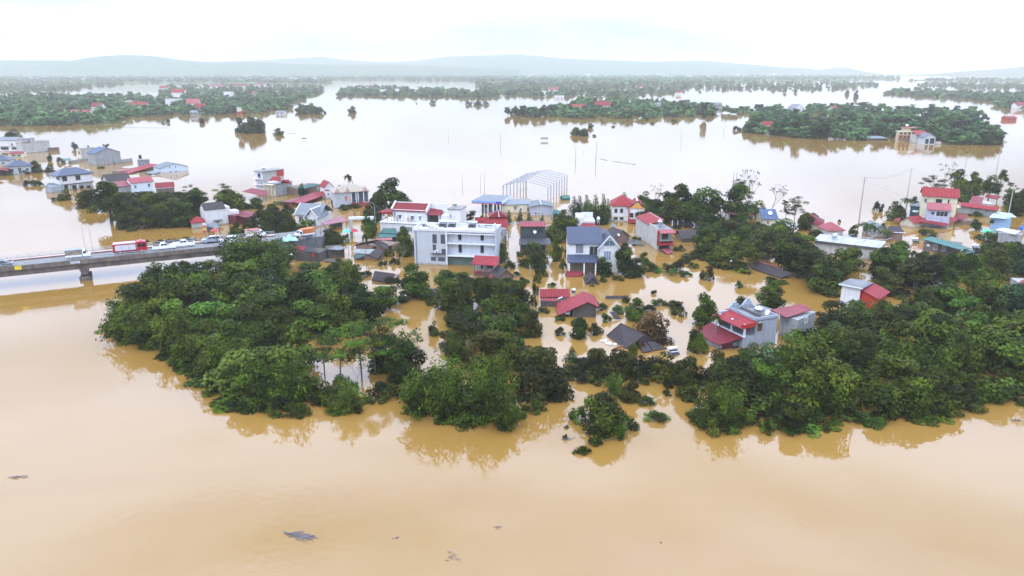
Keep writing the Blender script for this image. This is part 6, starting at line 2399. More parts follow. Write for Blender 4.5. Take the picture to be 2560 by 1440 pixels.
# the wood left of the bridge head, behind it
mass([(330, 590), (420, 600), (500, 590), (520, 560), (500, 520), (430, 505), (350, 505), (310, 540)], 5.0, 16, [(4, "round", "dark", 1, .2), (3, "round", "mid", 1, .2), (2, "spread", "olive", .9, .2), (1, "spread", "mid", 1, .2)], 7.5, 10.5)
mass([(500, 580), (640, 575), (730, 560), (730, 528), (660, 515), (600, 500), (530, 505), (480, 520)], 5.4, 17, GARDEN, 4.5, 7.5)
mass([(300, 500), (400, 505), (470, 510), (470, 496), (390, 490), (300, 485)], 5.0, 18, [(3, "round", "mid", 1, .2), (3, "round", "dark", 1, .2), (1, "round", "light", .8, .2)], 5, 8)
mass([(600, 618), (660, 606), (690, 620), (640, 640)], 4.4, 19, [(3, "bamboo", "bamboo", 1, .1)], 6, 8)
# the right woods
RHOLE = [[(2285, 752), (2330, 735), (2420, 722), (2425, 745), (2360, 765)], [(1640, 850), (1760, 850), (1830, 905), (1800, 950), (1650, 950)]]
mass([(1800, 1015), (1870, 1030), (1960, 1035), (2060, 1030), (2210, 1020), (2320, 1015), (2440, 985), (2600, 955), (2600, 755), (2480, 770), (2400, 775), (2290, 775), (2190, 790), (2060, 800), (2010, 840), (1930, 860), (1880, 905), (1840, 950)], 5.3, 21, WOODY, 6.5, 9.0, RHOLE)
mass([(1745, 625), (1800, 660), (1870, 672), (1960, 668), (2010, 690), (2080, 715), (2085, 745), (2200, 738), (2290, 728), (2420, 712), (2560, 690), (2600, 690), (2600, 615), (2450, 640), (2320, 650), (2250, 620), (2170, 665), (2050, 650), (2010, 615), (1950, 600), (1830, 590), (1760, 600)], 5.3, 22, [(5, "round", "dark", 1, .2), (4, "round", "mid", 1, .2), (2, "spread", "mid", 1, .2), (1.5, "spread", "olive", .95, .2), (1.3, "round", "light", .95, .2), (.5, "round", "yellow", .9, .2), (.4, "round", "blue", .9, .2)], 6.5, 9.0, RHOLE)
mass([(1960, 660), (2060, 700), (2090, 735), (2040, 740), (1970, 700)], 5.3, 23, [(5, "round", "dark", 1, .2), (2, "spread", "olive", 1, .2)], 7, 9.5)
mass([(2265, 590), (2340, 585), (2440, 598), (2560, 605), (2560, 640), (2470, 628), (2400, 595), (2300, 600)], 5.0, 24, GARDEN, 4, 6.5)
mass([(2330, 505), (2500, 515), (2560, 530), (2560, 510), (2480, 495), (2350, 492)], 6.0, 25, [(3, "round", "dark", 1, .15), (2, "round", "mid", 1, .15)], 6, 9)
mass([(1740, 600), (1850, 590), (1960, 590), (2000, 600), (1950, 575), (1830, 562), (1740, 575)], 4.8, 26, GARDEN, 4, 6.5)
mass([(1430, 560), (1520, 562), (1525, 545), (1440, 540)], 4.5, 27, [(2, "round", "dark", 1, .2), (2, "column", "light", 1.1, .1)], 4.5, 7)
mass([(1600, 560), (1690, 560), (1700, 540), (1620, 530)], 5, 28, [(3, "round", "dark", 1, .2), (2, "round", "mid", 1, .2)], 5, 8)

# the low fringe along the river
mass([(1880, 1062), (2010, 1068), (2100, 1055), (2200, 1052), (2330, 1046), (2440, 1008), (2520, 985), (2600, 975), (2600, 940), (2430, 975), (2320, 1005), (2210, 1010), (2060, 1020), (1960, 1025), (1880, 1020)], 4.2, 41, EDGE, 5.0, 7.5)
mass([(285, 800), (330, 845), (420, 900), (500, 938), (580, 985), (640, 1015), (760, 1022), (880, 1015), (870, 990), (740, 985), (620, 960), (520, 905), (430, 860), (350, 815)], 4.0, 42, EDGE, 4.5, 7.0)
mass([(1420, 945), (1600, 950), (1690, 965), (1690, 935), (1580, 925), (1430, 930)], 3.6, 43, [(3, "bush", "olive", .7, .1), (2, "bush", "mid", .6, .1), (2, "round", "olive", 1, .3)], 3.5, 5.0)
mass([(1700, 985), (1740, 975), (1800, 960), (1850, 950), (1850, 935), (1760, 945), (1700, 960)], 3.6, 44, [(3, "bush", "olive", .7, .1), (2, "round", "olive", 1, .3)], 3.5, 5.5)
mass([(1255, 905), (1300, 940), (1390, 960), (1390, 930), (1300, 900), (1270, 880)], 4.0, 45, [(3, "round", "mid", 1, .25), (2, "round", "olive", 1, .25), (1, "bush", "mid", .6, .1)], 5, 7)
mass([(1080, 830), (1200, 830), (1330, 830), (1330, 800), (1180, 802), (1090, 800)], 4.4, 46, [(3, "bush", "dark", .6, .1), (2, "round", "dark", .8, .3)], 4, 6)

# shrubs on the slope of the road bank
for i, (u, v, vt, w_, lf) in enumerate(((752, 622, 602, 44, "mid"), (780, 618, 596, 50, "light"), (806, 616, 594, 56, "mid"), (832, 606, 584, 50, "dark"), (690, 634, 612, 40, "mid"), (858, 604, 588, 44, "mid"), (815, 628, 612, 40, "light"))):
    at("bush", u, v, vt, lf, w_)
at("banana", 812, 600, 572, "light", None, 0)

# ragged low growth trailing on the water along the shores
def fringe(path_, seed, step, leafs, hlo=.7, hhi=1.9):
    r_ = random.Random(seed)
    g = [P(u, v) for u, v in path_]
    for a, c in zip(g, g[1:]):
        n = max(1, int((c - a).length / step))
        for i in range(n):
            q = a.lerp(c, (i + r_.random()) / n)
            q = Vector((q.x + r_.uniform(-1.2, 1.2), q.y + r_.uniform(-.6, 1.8), 0))
            u, v = proj(q)
            plant("bush", u, v, r_.uniform(hlo, hhi), r_.choice(leafs), wide=r_.uniform(1.3, 2.3), sink=.25, look=None)


fringe([(285, 815), (335, 852), (420, 868), (430, 915), (500, 940), (560, 975), (575, 1018), (650, 1030), (760, 1036), (830, 1018), (905, 1012)], 71, 3.4, ("mid", "dark", "bamboo"))
fringe([(1020, 1035), (1080, 1050), (1150, 1046), (1240, 1062), (1300, 1045)], 72, 3.4, ("mid", "bamboo"))
fringe([(1730, 1050), (1800, 1074), (1880, 1062), (1960, 1078), (2040, 1072), (2120, 1058), (2210, 1062), (2320, 1048), (2430, 1012), (2520, 990), (2570, 980)], 73, 3.6, ("mid", "dark", "bamboo", "light"))
fringe([(1100, 832), (1200, 836), (1320, 842)], 74, 4, ("dark", "olive"))
fringe([(1740, 640), (1800, 672), (1880, 690), (1960, 706)], 75, 4, ("mid", "dark"))
fringe([(330, 606), (420, 608), (500, 598)], 76, 4, ("mid", "dark"))

# low growth between the houses of the village
for u, v, vt, w_, lf in ((1308, 708, 690, 40, "mid"), (1292, 690, 676, 26, "light"), (1420, 640, 618, 36, "mid"), (1408, 668, 650, 30, "dark"), (1590, 604, 588, 36, "mid"), (1540, 602, 588, 34, "olive"), (1660, 600, 584, 30, "mid"), (1700, 626, 612, 36, "olive"), (1715, 690, 674, 40, "light"), (1735, 668, 652, 40, "mid"),
                         (1690, 572, 560, 30, "mid"), (1470, 706, 696, 24, "mid"), (1545, 700, 684, 36, "mid"), (1380, 716, 704, 30, "light"), (960, 664, 648, 34, "mid"), (988, 660, 640, 36, "dark"), (845, 655, 643, 30, "mid"), (1150, 690, 676, 50, "mid"), (1110, 682, 672, 30, "light"), (1160, 706, 684, 60, "dark"),
                         (1480, 760, 744, 40, "light"), (1560, 755, 738, 36, "mid"), (1620, 778, 758, 50, "olive"), (1700, 786, 764, 50, "dark"), (1400, 800, 786, 36, "mid"), (1360, 780, 764, 36, "mid"), (430, 500, 486, 40, "mid"), (460, 505, 492, 36, "dark"), (1250, 722, 700, 44, "mid")):
    at("bush", u, v, vt, lf, w_)
# ---------------------------------------------------------------- the far banks and the wooded island
def far_leaf(nm, c1, c2):
    return leaf_mat(nm, c1, c2, trans=.15, hue=.015, val=.25)


ISLAND = [(1862, 326), (1890, 334), (2000, 345), (2100, 351), (2240, 354), (2400, 362), (2482, 363), (2490, 345), (2440, 318), (2480, 300), (2440, 285), (2300, 275), (2050, 268), (1920, 272), (1810, 282), (1900, 305)]
BANKS = [
    ([(0, 315), (120, 316), (220, 312), (298, 307), (300, 294), (420, 289), (600, 288), (705, 279), (735, 262), (640, 256), (480, 258), (380, 240), (200, 242), (-60, 240)], 9.0, 900),
    ([(395, 234), (480, 257), (640, 255), (720, 259), (770, 246), (812, 228), (800, 216), (640, 212), (420, 216)], 13, 420),
    ([(-60, 232), (120, 230), (200, 222), (300, 212), (400, 208), (400, 200), (-60, 200)], 20, 420),
    ([(842, 241), (950, 241), (1100, 243), (1245, 246), (1240, 234), (1060, 222), (930, 216), (860, 220)], 11, 300),
    ([(1255, 287), (1290, 293), (1480, 297), (1500, 290), (1560, 298), (1700, 293), (1790, 290), (1780, 272), (1700, 258), (1600, 254), (1450, 252), (1420, 270), (1330, 275)], 11, 300),
    ([(1200, 238), (1400, 243), (1600, 240), (1700, 232), (1720, 218), (1500, 208), (1200, 212)], 15, 420),
    ([(2205, 236), (2400, 247), (2600, 262), (2600, 238), (2400, 231), (2250, 224)], 11, 280),
    ([(2290, 217), (2600, 224), (2600, 212), (2320, 209)], 16, 160),
    ([(1720, 226), (1900, 223), (2050, 226), (2200, 215), (2190, 204), (1900, 198), (1700, 206)], 18, 300),
    ([(2480, 264), (2600, 282), (2600, 262), (2490, 256)], 10, 50),
    ([(780, 283), (800, 286), (800, 276), (745, 276), (742, 284)], 8, 14),
]
LEAF["far_dark"] = far_leaf("island_dark_leaves", (0.018, 0.046, 0.010), (0.045, 0.088, 0.018))
LEAF["far_mid"] = far_leaf("island_green_leaves", (0.030, 0.065, 0.016), (0.065, 0.110, 0.030))
HUE["far_dark"], HUE["far_mid"] = "dark green", "mid-green"


def low_tree(k, n=420):
    """a smaller leaf count for trees half a kilometre off and more"""
    r_ = random.Random(900 + k)
    cl_ = []
    for i in range(9):
        a = r_.uniform(0, 6.28)
        t = r_.random()
        rad = 2.8 * math.sqrt(r_.random()) * (1 - .5 * t)
        cl_.append((rad * math.cos(a), rad * math.sin(a), 2.2 + 5.0 * t, r_.uniform(1.1, 1.9) * (1.05 - .35 * t)))
    cl_.append((0, 0, 3.6, 2.4))
    mb = MB()
    mb.tube((0, 0, -2), (0, 0, 5), .25, .12, 5)
    reg("far", crown_mesh("crown", cl_, n, 1.25, shell=.55), mesh_of(mb, "trunk"))


for k in range(5):
    low_tree(k)
NAT["far"] = (8.9, 4.2)
SORT["far"], SAY["far"] = "leafy_tree", "round tree"
FARH = []     # far houses keep the trees off


def far_ok(x, y, r):
    return all((x - a) ** 2 + (y - b) ** 2 > r * r for a, b in FARH)


# -- far houses that show apart: (u, v foot, width px, height px, roof, wall, label)
RCOL = {"red": TILER['X'], "pink": PINK['X'], "grey": GREYR['X'], "teal": TEAL['X'], "white": ROOFC}
FAR = [
    (150, 283, 16, 12, "pink", "white", "white house with pink roof among the trees of the left bank"),
    (182, 290, 26, 13, "pink", "white", "broad white house with pink roof nearest the left bank's edge"),
    (214, 287, 18, 11, "red", "white", "small red-roofed house right of the broad pink-roofed one"),
    (242, 280, 26, 20, "red", "white", "tall white house with two small red roofs on the left bank"),
    (346, 275, 40, 18, "red", "beige", "long house with faded red roof in the middle of the left bank"),
    (322, 266, 14, 12, "white", "beige", "pale square house behind the long faded red roof"),
    (432, 268, 34, 18, "white", "white", "white flat-roofed block in the left bank village"),
    (446, 243, 34, 18, "red", "white", "white house with red roof high on the left bank village"),
    (410, 228, 22, 12, "red", "beige", "red-roofed house behind the left bank village"),
    (482, 272, 30, 22, "pink", "beige", "brownish house with pink roof by the left bank landing"),
    (500, 284, 24, 22, "red", "grey", "red-roofed grey house right at the left bank landing"),
    (484, 288, 16, 10, "grey", "grey", "low grey hut at the water by the left bank landing"),
    (598, 285, 10, 14, "white", "cream", "narrow cream house standing alone near the water"),
    (570, 243, 20, 12, "white", "white", "white house in the trees behind the narrow cream one"),
    (604, 285, 22, 8, "red", "brick", "low brick house beside the narrow cream one"),
    (700, 287, 22, 8, "grey", "white", "small pale hut at the tip of the left bank"),
    (540, 222, 30, 10, "pink", "white", "pink-roofed house far behind the left bank village"),
    (600, 220, 34, 9, "red", "beige", "long red roof far behind the left bank village"),
    (650, 218, 26, 9, "pink", "white", "pale red-roofed house furthest along the left bank"),
    (12, 262, 12, 10, "red", "white", "red-roofed house at the far left among trees"),
    (635, 240, 12, 8, "pink", "white", "tiny pink-roofed house above the tip of the left bank"),
    (1360, 266, 10, 6, "white", "white", "tiny white hut by the pale pool on the central bank"),
    (1385, 232, 24, 12, "pink", "white", "pink-roofed house behind the central bank"),
    (1360, 236, 10, 8, "white", "white", "white hut left of the pink-roofed house behind the central bank"),
    (1445, 279, 34, 16, "red", "white", "long red-roofed house on the central bank"),
    (1508, 276, 36, 20, "red", "beige", "tall red-roofed house right of the long one on the central bank"),
    (1562, 286, 26, 12, "red", "white", "small red-roofed house nearest the water on the central bank"),
    (1645, 274, 14, 14, "white", "grey", "pale hut at the right part of the central bank"),
    (1530, 285, 14, 6, "white", "white", "low white shed between two red roofs on the central bank"),
    (1600, 222, 16, 8, "red", "white", "small red roof far behind the central bank"),
    (1795, 270, 20, 12, "grey", "grey", "grey house at the back of the island"),
    (920, 222, 14, 7, "pink", "white", "pale pink roof on the low bank in mid water"),
    (955, 232, 18, 7, "white", "white", "long white house on the low bank in mid water"),
    (992, 232, 10, 9, "white", "white", "small white gable house on the low bank in mid water"),
    (1040, 226, 22, 7, "white", "white", "pale house at the far end of the low bank in mid water"),
    (1696, 237, 12, 8, "red", "white", "tiny red-roofed house right of the central bank"),
    (2552, 272, 24, 14, "red", "white", "pale red-banded house at the far right edge"),
    (2529, 301, 24, 9, "red", "brick", "red brick hut standing in the water near the right edge"),
    (2530, 248, 16, 8, "pink", "white", "small pink-roofed house on the far right bank"),
    (1400, 246, 22, 6, "white", "white", "white shed on the back shore of the central bank"),
]
WALLC = {"white": WHITE, "beige": BEIGE, "grey": GREYW, "cream": CREAM, "brick": REDP}
for u, v, w_, h_, rc, wc, lab in FAR:
    p = P(u, v)
    k = pxm(v)
    W, Hh = w_ / k, h_ / k * 1.08
    FARH.append((p.x, p.y + 3))
    FARH.append((p.x, p.y - 9))
    e = empty("far_house", (p.x - W / 2, p.y, 0), prand.uniform(-.25, .25))
    tag(e, lab, "house", "houses on the far banks")
    D = min(W, 9.0)
    eh = Hh * .62
    if rc == "white":
        MB().box(0, W, 0, D, -1.5, Hh).build("wall", WALLC[wc], e)
        MB().box(-.3, W + .3, -.3, D + .3, Hh + .004, Hh + .3).build("roof", RCOL[rc], e)
    else:
        MB().prof([(0, -1.5), (D, -1.5), (D, eh), (D / 2, Hh), (0, eh)], 'x', 0, W).build("wall", WALLC[wc], e)
        mb = MB()
        s_ = (Hh - eh) / (D / 2)
        pts = [(-.6, eh - .6 * s_ + .2), (D / 2, Hh + .2), (D + .6, eh - .6 * s_ + .2), (D + .6, eh - .6 * s_ + .02), (D / 2, Hh + .02), (-.6, eh - .6 * s_ + .02)]
        vs_ = [(-.5, t, z) for t, z in pts] + [(W + .5, t, z) for t, z in pts]
        mb.add(vs_, [(0, 1, 4, 5), (1, 2, 3, 4), (11, 10, 7, 6), (10, 9, 8, 7)] + [(i, 6 + i, 6 + (i + 1) % 6, (i + 1) % 6) for i in range(6)])
        mb.build("roof", RCOL[rc], e)
    if w_ >= 14:
        for t in ((.25, .7) if w_ < 26 else (.15, .4, .65, .88)):
            o = link("window", CACHE.setdefault("farwin", (lambda me: me)(mesh_of(MB().box(-.7, .7, -.06, .06, -.7, .7), "window"))), GLASS, e)
            o.location = (W * t, -.02, eh * .6)


def island_house(name, label, A, B, d, **k):
    b = House(name, label, A, B, d, **k)
    c = b.world(b.w / 2, b.d / 2, 0)
    for q in (-8, 0):
        FARH.append((c.x, c.y + q))
    return b


b = island_house("island_house", "white house with red roof at the near tip of the wooded island", (1910, 332), (1946, 331), 10, ev=318)
b.walls(STAINW, 'x', 4)
b.gable(TILER, 'x', 4, oh=.6)
b.walls(BEIGE, 'y', 2.5, x0=b.w * .4, x1=b.w * .75, y0=-2.5, y1=2, h=b.h - .5, name="porch_wall")
b.gable(TILER, 'y', 2.5, oh=.4, x0=b.w * .4, x1=b.w * .75, y0=-2.5, y1=3, h=b.h - .5, name="porch_roof")
for t in (.15, .3, .85):
    b.opening("window", b.w * t, b.h * .55, 1.4, 1.8, m=DARK)
b = island_house("island_house", "white gable house rising out of the island's trees", (1984, 292), (2006, 291), 9, ev=271)
b.walls(WHITE, 'y', 4)
b.gable(GREYR, 'y', 4, oh=.3)
b.opening("window", b.w * .5, b.h * .7, 1.5, 1.8)
b = island_house("island_house", "red-roofed house deep among the island's trees", (2086, 282), (2106, 281), 9, ev=272)
b.walls(STAINW, 'x', 3)
b.gable(TILER, 'x', 3)
b = island_house("island_house", "little white gable house on the island's near shore", (2094, 345), (2116, 344), 9, ev=335)
b.walls(WHITE, 'y', 1.8)
b.gable(GREYR, 'y', 1.8, oh=.4)
b.opening("window", b.w * .3, b.h * .5, .9, 1.2, m=DARK)
b.opening("door", b.w * .65, b.h * .4, 1.0, 1.8, m=DARK)
b = island_house("island_shed", "long low shed with pale flat roof at the island's near shore", (2165, 351), (2215, 350), 8, h=1.6)
b.walls(DCONC, h=1.3)
b.poly("roof", [(-1, -1, 1.5), (b.w + 1, -1, 1.2), (b.w + 1, 8, 2.2), (-1, 8, 2.4)], GREYR['X'])
b = island_house("yellow_house", "yellow three-storey house with red balconies on the island", (2245, 353), (2290, 354), 9, ev=330)
YEL = mat("yellow_plaster", (.48, .40, .26), rough=.85, var=.12)
b.walls(YEL)
b.flat(YEL, oh=.5, th=.3)
b.walls(YEL, h=b.h + 2.6, z0=b.h + .31, x0=b.w * .25, x1=b.w * .65, y0=2, y1=8, name="top_room")
b.flat(mat("terracotta", (.25, .08, .05), rough=.8), oh=.8, th=.3, h=b.h + 2.6, x0=b.w * .25, x1=b.w * .95, y0=2, y1=8, name="top_roof")
for i in range(2):
    z = b.h * (.36 + .32 * i)
    b.box("balcony", mat("terracotta", (.25, .08, .05), rough=.8), -.6, b.w + .6, -1.4, -.003, z - .9, z - .1)
    for t in (.12, .34, .56, .78, .93):
        b.opening("window", b.w * t, z + 1.0, 1.3, 1.7, m=DARK, fm=None)
tank(b.world(b.w * .45, 4, b.h + 2.9), "white tank on top of the yellow island house", "upright", 1.0, 1.6, .4)
b = island_house("red_wing", "long wing with red roof joined to the yellow island house", (2289, 358), (2318, 358), 8, h=6.0)
b.walls(STAINW, h=5.4)
b.poly("roof", [(-.5, -1, 5.5), (b.w + .5, -1, 5.5), (b.w + .5, 7, 8.0), (-.5, 7, 8.0)], TILER['X'], .2)
for t in (.2, .5, .8):
    b.opening("window", b.w * t, 2.6, 1.4, 2.0, m=DARK)
b = island_house("grey_gable_house", "grey-white gable hall with dark openings beside the yellow island house", (2308, 361), (2337, 361), 10, h=4.6)
b.walls(mat("grey_white_wall", (.40, .41, .43), rough=.85, var=.1), 'y', 2.4)
b.gable(GREYR, 'y', 2.4, oh=.5)
b.opening("door", b.w * .28, 2.0, 2.2, 3.2, m=DARK, fm=None)
b.opening("door", b.w * .72, 2.2, 3.0, 3.6, m=DARK, fm=None)
b = island_house("low_wall", "low white wall running right from the grey-white gable hall", (2339, 361), (2352, 361), .4, h=1.8, cat="wall")
b.walls(STAINW)


# -- trees of the island that show apart, its near shore first
def shore(path_, spacing, seed, hmin, hmax, leafs=("far_dark", "far_mid"), back=0.0, jitter=4.0):
    r_ = random.Random(seed)
    g = [P(u, v) for u, v in path_]
    for a, c in zip(g, g[1:]):
        n = max(1, int((c - a).length / spacing))
        for i in range(n):
            q = a.lerp(c, (i + r_.random() * .6) / n)
            q = Vector((q.x + r_.uniform(-1, 1) * jitter, q.y + back + r_.uniform(0, jitter), 0))
            if not far_ok(q.x, q.y, 6.5):
                continue
            h = r_.uniform(hmin, hmax)
            plant("far", 0, 0, h, r_.choice(leafs), wide=r_.uniform(.9, 1.4), sink=.15, p=q)


for u, v, vt, w_ in ((1886, 332, 299, 40), (1960, 338, 285, 36), (1990, 342, 280, 44), (2035, 346, 290, 46), (2060, 347, 283, 40), (2010, 330, 276, 40), (1938, 300, 262, 30), (2140, 349, 318, 36), (2250, 330, 290, 50), (2420, 355, 310, 60), (2460, 362, 318, 58), (2385, 358, 312, 50), (2350, 340, 290, 50), (1760, 300, 248, 26), (1302, 292, 256, 22), (1290, 291, 254, 20), (1270, 289, 256, 22), (1355, 292, 266, 44)):
    if far_ok(P(u, v).x, P(u, v).y, 3):
        h = ht(u, v, vt)
        plant("far", u, v, h, prand.choice(("far_dark", "far_dark", "far_mid")), wide=(w_ / pxm(v)) / (2 * 4.2 * h / 8.9), sink=.1)
shore([(1880, 333), (2000, 346), (2100, 351), (2165, 353)], 6.0, 31, 4, 8, back=4)
shore([(2220, 354), (2240, 355)], 6.0, 32, 5, 7)
shore([(2350, 361), (2482, 363), (2488, 350)], 6.5, 33, 6, 11)
shore([(1880, 322), (2000, 335), (2150, 342), (2350, 350), (2470, 348)], 6.5, 34, 8, 14)
shore([(1930, 310), (2050, 320), (2200, 328), (2350, 335), (2440, 330)], 8, 35, 10, 16)
# single trees out in the open water
for u, v, vt, w_, lf, lk in ((606, 332, 287, 46, "dark", "left crown of the big dark tree island in open water"), (632, 333, 286, 52, "dark", "middle crown of the big dark tree island in open water"), (652, 332, 294, 34, "dark", "right crown of the big dark tree island in open water"), (698, 337, 318, 32, "mid", "low tree right of the big dark tree island"), (506, 307, 293, 20, "blue", "lone round bush right of the floating branches"), (421, 307, 295, 14, "mid", "small round tree in the water left of centre bank"), (409, 309, 303, 14, "mid", "flat bush beside the small round tree in the water"), (786, 286, 262, 30, "mid", "taller tree at the end of the left bank spit"), (755, 286, 268, 26, "mid", "lower tree at the end of the left bank spit"), (880, 282, 263, 26, "mid", "pale lone tree standing in the middle of open water"), (1083, 259, 247, 24, "blue", "dark tree clump far out in open water"), (1041, 259, 255, 6, "olive", "tiny dark bush left of the dark tree clump in open water"), (1172, 262, 250, 26, "blue", "left bush of the low tree row far out in open water"), (1194, 263, 250, 30, "blue", "middle bush of the low tree row far out in open water"), (1214, 262, 251, 22, "blue", "right bush of the low tree row far out in open water"), (1440, 338, 316, 40, "mid", "left part of the drowned grove in front of the central bank"), (1462, 340, 318, 34, "mid", "right part of the drowned grove in front of the central bank"), (1476, 320, 306, 18, "mid", "small tree behind the drowned grove"), (1486, 341, 334, 12, "olive", "dark tuft right of the drowned grove"), (1533, 318, 313, 14, "olive", "tiny tuft right of the small tree in open water"), (1634, 310, 304, 18, "olive", "low bush left of the island's far tip"), (1683, 305, 296, 22, "light", "pale bush left of the island's far tip"), (1617, 301, 293, 14, "mid", "lone bush off the central bank"), (2118, 236, 222, 14, "blue", "round tree in the far right water"), (2140, 243, 222, 16, "blue", "taller round tree in the far right water"), (1990, 232, 222, 12, "olive", "bush in the far water beyond the island"), (1962, 232, 220, 12, "olive", "bush left of another in the far water beyond the island"), (1940, 334, 322, 20, "light", "pale bush before the white island house"), (1970, 340, 328, 40, "light", "pale mound on the island's near shore"), (1840, 326, 314, 34, "olive", "ragged branches at the tip of the wooded island")):
    kind = "bush" if (v - vt) < 13 else "round"
    at(kind, u, v, vt, lf, w_, .3 if kind == "round" else .1, look=None)
    e = PLANTS.pop()[0]
    e["label"] = lk

# -- the rest of the far trees: one woodland nobody could count
vs_all, fs_all, off = [], [], 0
LOWC = [np.array([v.co[:] for v in PROTO["far"][k][0].vertices]) for k in range(5)]


def thin(vv, n, r_):
    """n random leaves of a crown, enlarged to keep it closed"""
    q = vv.reshape(-1, 4, 3)
    idx = np.array(r_.sample(range(len(q)), n))
    q = q[idx]
    c = q.mean(axis=1, keepdims=True)
    return (c + (q - c) * (len(vv) / 4 / n) ** .5).reshape(-1, 3)


def far_wood(poly, spacing, nmax, seed, hlo, hhi, leaves):
    global off
    r_ = random.Random(seed)
    g = [P(u, v) for u, v in poly]
    gp = [(q.x, q.y) for q in g]
    x0, x1 = min(q[0] for q in gp), max(q[0] for q in gp)
    y0, y1 = min(q[1] for q in gp), max(q[1] for q in gp)
    got = 0
    for _ in range(nmax * 14):
        if got >= nmax:
            break
        # as many per row of the picture as the eye meets: uniform in pixel space
        u = r_.uniform(min(p[0] for p in poly), max(p[0] for p in poly))
        v = r_.uniform(min(p[1] for p in poly), max(p[1] for p in poly))
        q = P(u, v)
        if not in_poly(q.x, q.y, gp) or not far_ok(q.x, q.y, 8):
            continue
        h = r_.uniform(hlo, hhi)
        s = h / 8.9
        w = s * r_.uniform(1.0, 1.7)
        a = r_.uniform(0, 6.28)
        vv = thin(LOWC[r_.randrange(5)], leaves, r_)
        ca, sa = math.cos(a), math.sin(a)
        o = np.empty_like(vv)
        o[:, 0] = (vv[:, 0] * ca - vv[:, 1] * sa) * w + q.x
        o[:, 1] = (vv[:, 0] * sa + vv[:, 1] * ca) * w + q.y
        o[:, 2] = vv[:, 2] * s - .12 * h
        vs_all.append(o)
        fs_all.append(np.arange(len(o), dtype=np.int32).reshape(-1, 4) + off)
        off += len(o)
        got += 1


for i, (poly, sp, n_) in enumerate(BANKS):
    far_wood(poly, sp, int(n_ * 1.4), 50 + i, 6, 12, 56)
far_wood(ISLAND, 8, 420, 80, 7, 14, 170)
# the continuous belt of woods and villages below the hills
for poly, n_ in (([(-300, 204), (400, 206), (820, 210), (830, 200), (600, 196), (-300, 194)], 1300), ([(-300, 196), (800, 199), (1300, 204), (2250, 199), (2250, 190), (-300, 188)], 2600),
                 ([(1190, 218), (1720, 216), (1900, 206), (1880, 196), (1190, 202)], 500), ([(2250, 203), (2700, 206), (2700, 199), (2350, 197)], 160), ([(820, 199), (1250, 200), (1250, 192), (820, 191)], 300)):
    far_wood(poly, 30, n_, 90 + n_, 8, 17, 32)
r_ = random.Random(17)
me = spray(np_mesh("far_woodland", np.concatenate(vs_all), np.concatenate(fs_all)), np.concatenate([np.full(len(f_), r_.random()) for f_ in fs_all]))
# (each tree of the wood a little paler or darker)
wd = link("far_woodland", me, leaf_mat("far_woodland_leaves", (0.036, 0.085, 0.026), (0.085, 0.150, 0.045), trans=.1))
tag(wd, "woods of the far banks running on to the foot of the hills", kind="stuff")

# the land of the far plain under those woods
PLAIN = mat("far_fields", (0.075, 0.125, 0.05), rough=.95, var=.5, scale=.006, spec=.1)
mb = MB()
for poly in ([(-900, 205), (400, 207), (820, 211), (832, 199), (1190, 199), (1195, 214), (1715, 214), (1890, 205), (2230, 200), (2230, 190.5), (1300, 187), (-900, 186)], [(2255, 202), (2900, 205), (2900, 199), (2350, 197)]):
    mb.slab([tuple(P(u, v, .5)) for u, v in poly], .9)
tag(mb.build("far_plain", PLAIN), "green plain that stays above the flood before the hills", kind="structure")

# white specks of far villages below the hills
r_ = random.Random(77)
SPOTS = [(r_.uniform(20, 800), r_.uniform(186, 204)) for _ in range(44)] + [(r_.uniform(820, 2150), r_.uniform(187, 193)) for _ in range(30)]
vill_label = "tiny pale building in the hazy villages under the hills"
wm = MB().box(-.5, .5, -.5, .5, -.3, .9)
me_v = mesh_of(wm, "far_building")
me_v.materials.append(ROOFC)
for u, v in SPOTS:
    q = P(u, v)
    o = link("far_building", me_v, None)
    k = pxm(v)
    o.location = (q.x, q.y, 0)
    o.scale = (r_.uniform(4, 16) / k, 10, max(5, r_.uniform(2.5, 5) / k + 3))
    tag(o, vill_label, "building", "pale buildings under the hills")
    o["kind"] = "thing"
q = P(461, 190)
e = empty("church_tower", (q.x, q.y, 0))
tag(e, "white pointed tower above the hazy town below the hill", "tower")
MB().box(-9, 9, -9, 9, 0, 34).build("tower_body", ROOFC, e)
MB().add([(-9, -9, 34.01), (9, -9, 34.01), (9, 9, 34.01), (-9, 9, 34.01), (0, 0, 62)], [(0, 1, 4), (1, 2, 4), (2, 3, 4), (3, 0, 4), (3, 2, 1, 0)]).build("spire", ROOFC, e)
# ---------------------------------------------------------------- vehicles
TYRE = mat("tyre_rubber", (.02, .02, .02), rough=.9)
RIM = mat("wheel_rim", (.4, .4, .42), rough=.35, metal=.7)
PAINT_W = mat("white_car_paint", (.70, .71, .73), rough=.22, var=.04, spec=.6)
PAINT_S = mat("silver_car_paint", (.34, .36, .39), rough=.25, var=.05, spec=.6, metal=.3)
PAINT_D = mat("dark_car_paint", (.03, .035, .045), rough=.2, var=.1, spec=.6)
PAINT_R = mat("fire_red_paint", (.36, .010, .022), rough=.28, var=.1, spec=.5)
LAMP = mat("lamp_glass", (.7, .7, .66), rough=.1, var=.05, spec=.7)
TAIL = mat("tail_lamp", (.35, .01, .01), rough=.2)
CARGL = mat("car_glass", (.02, .024, .03), rough=.06, spec=.7)


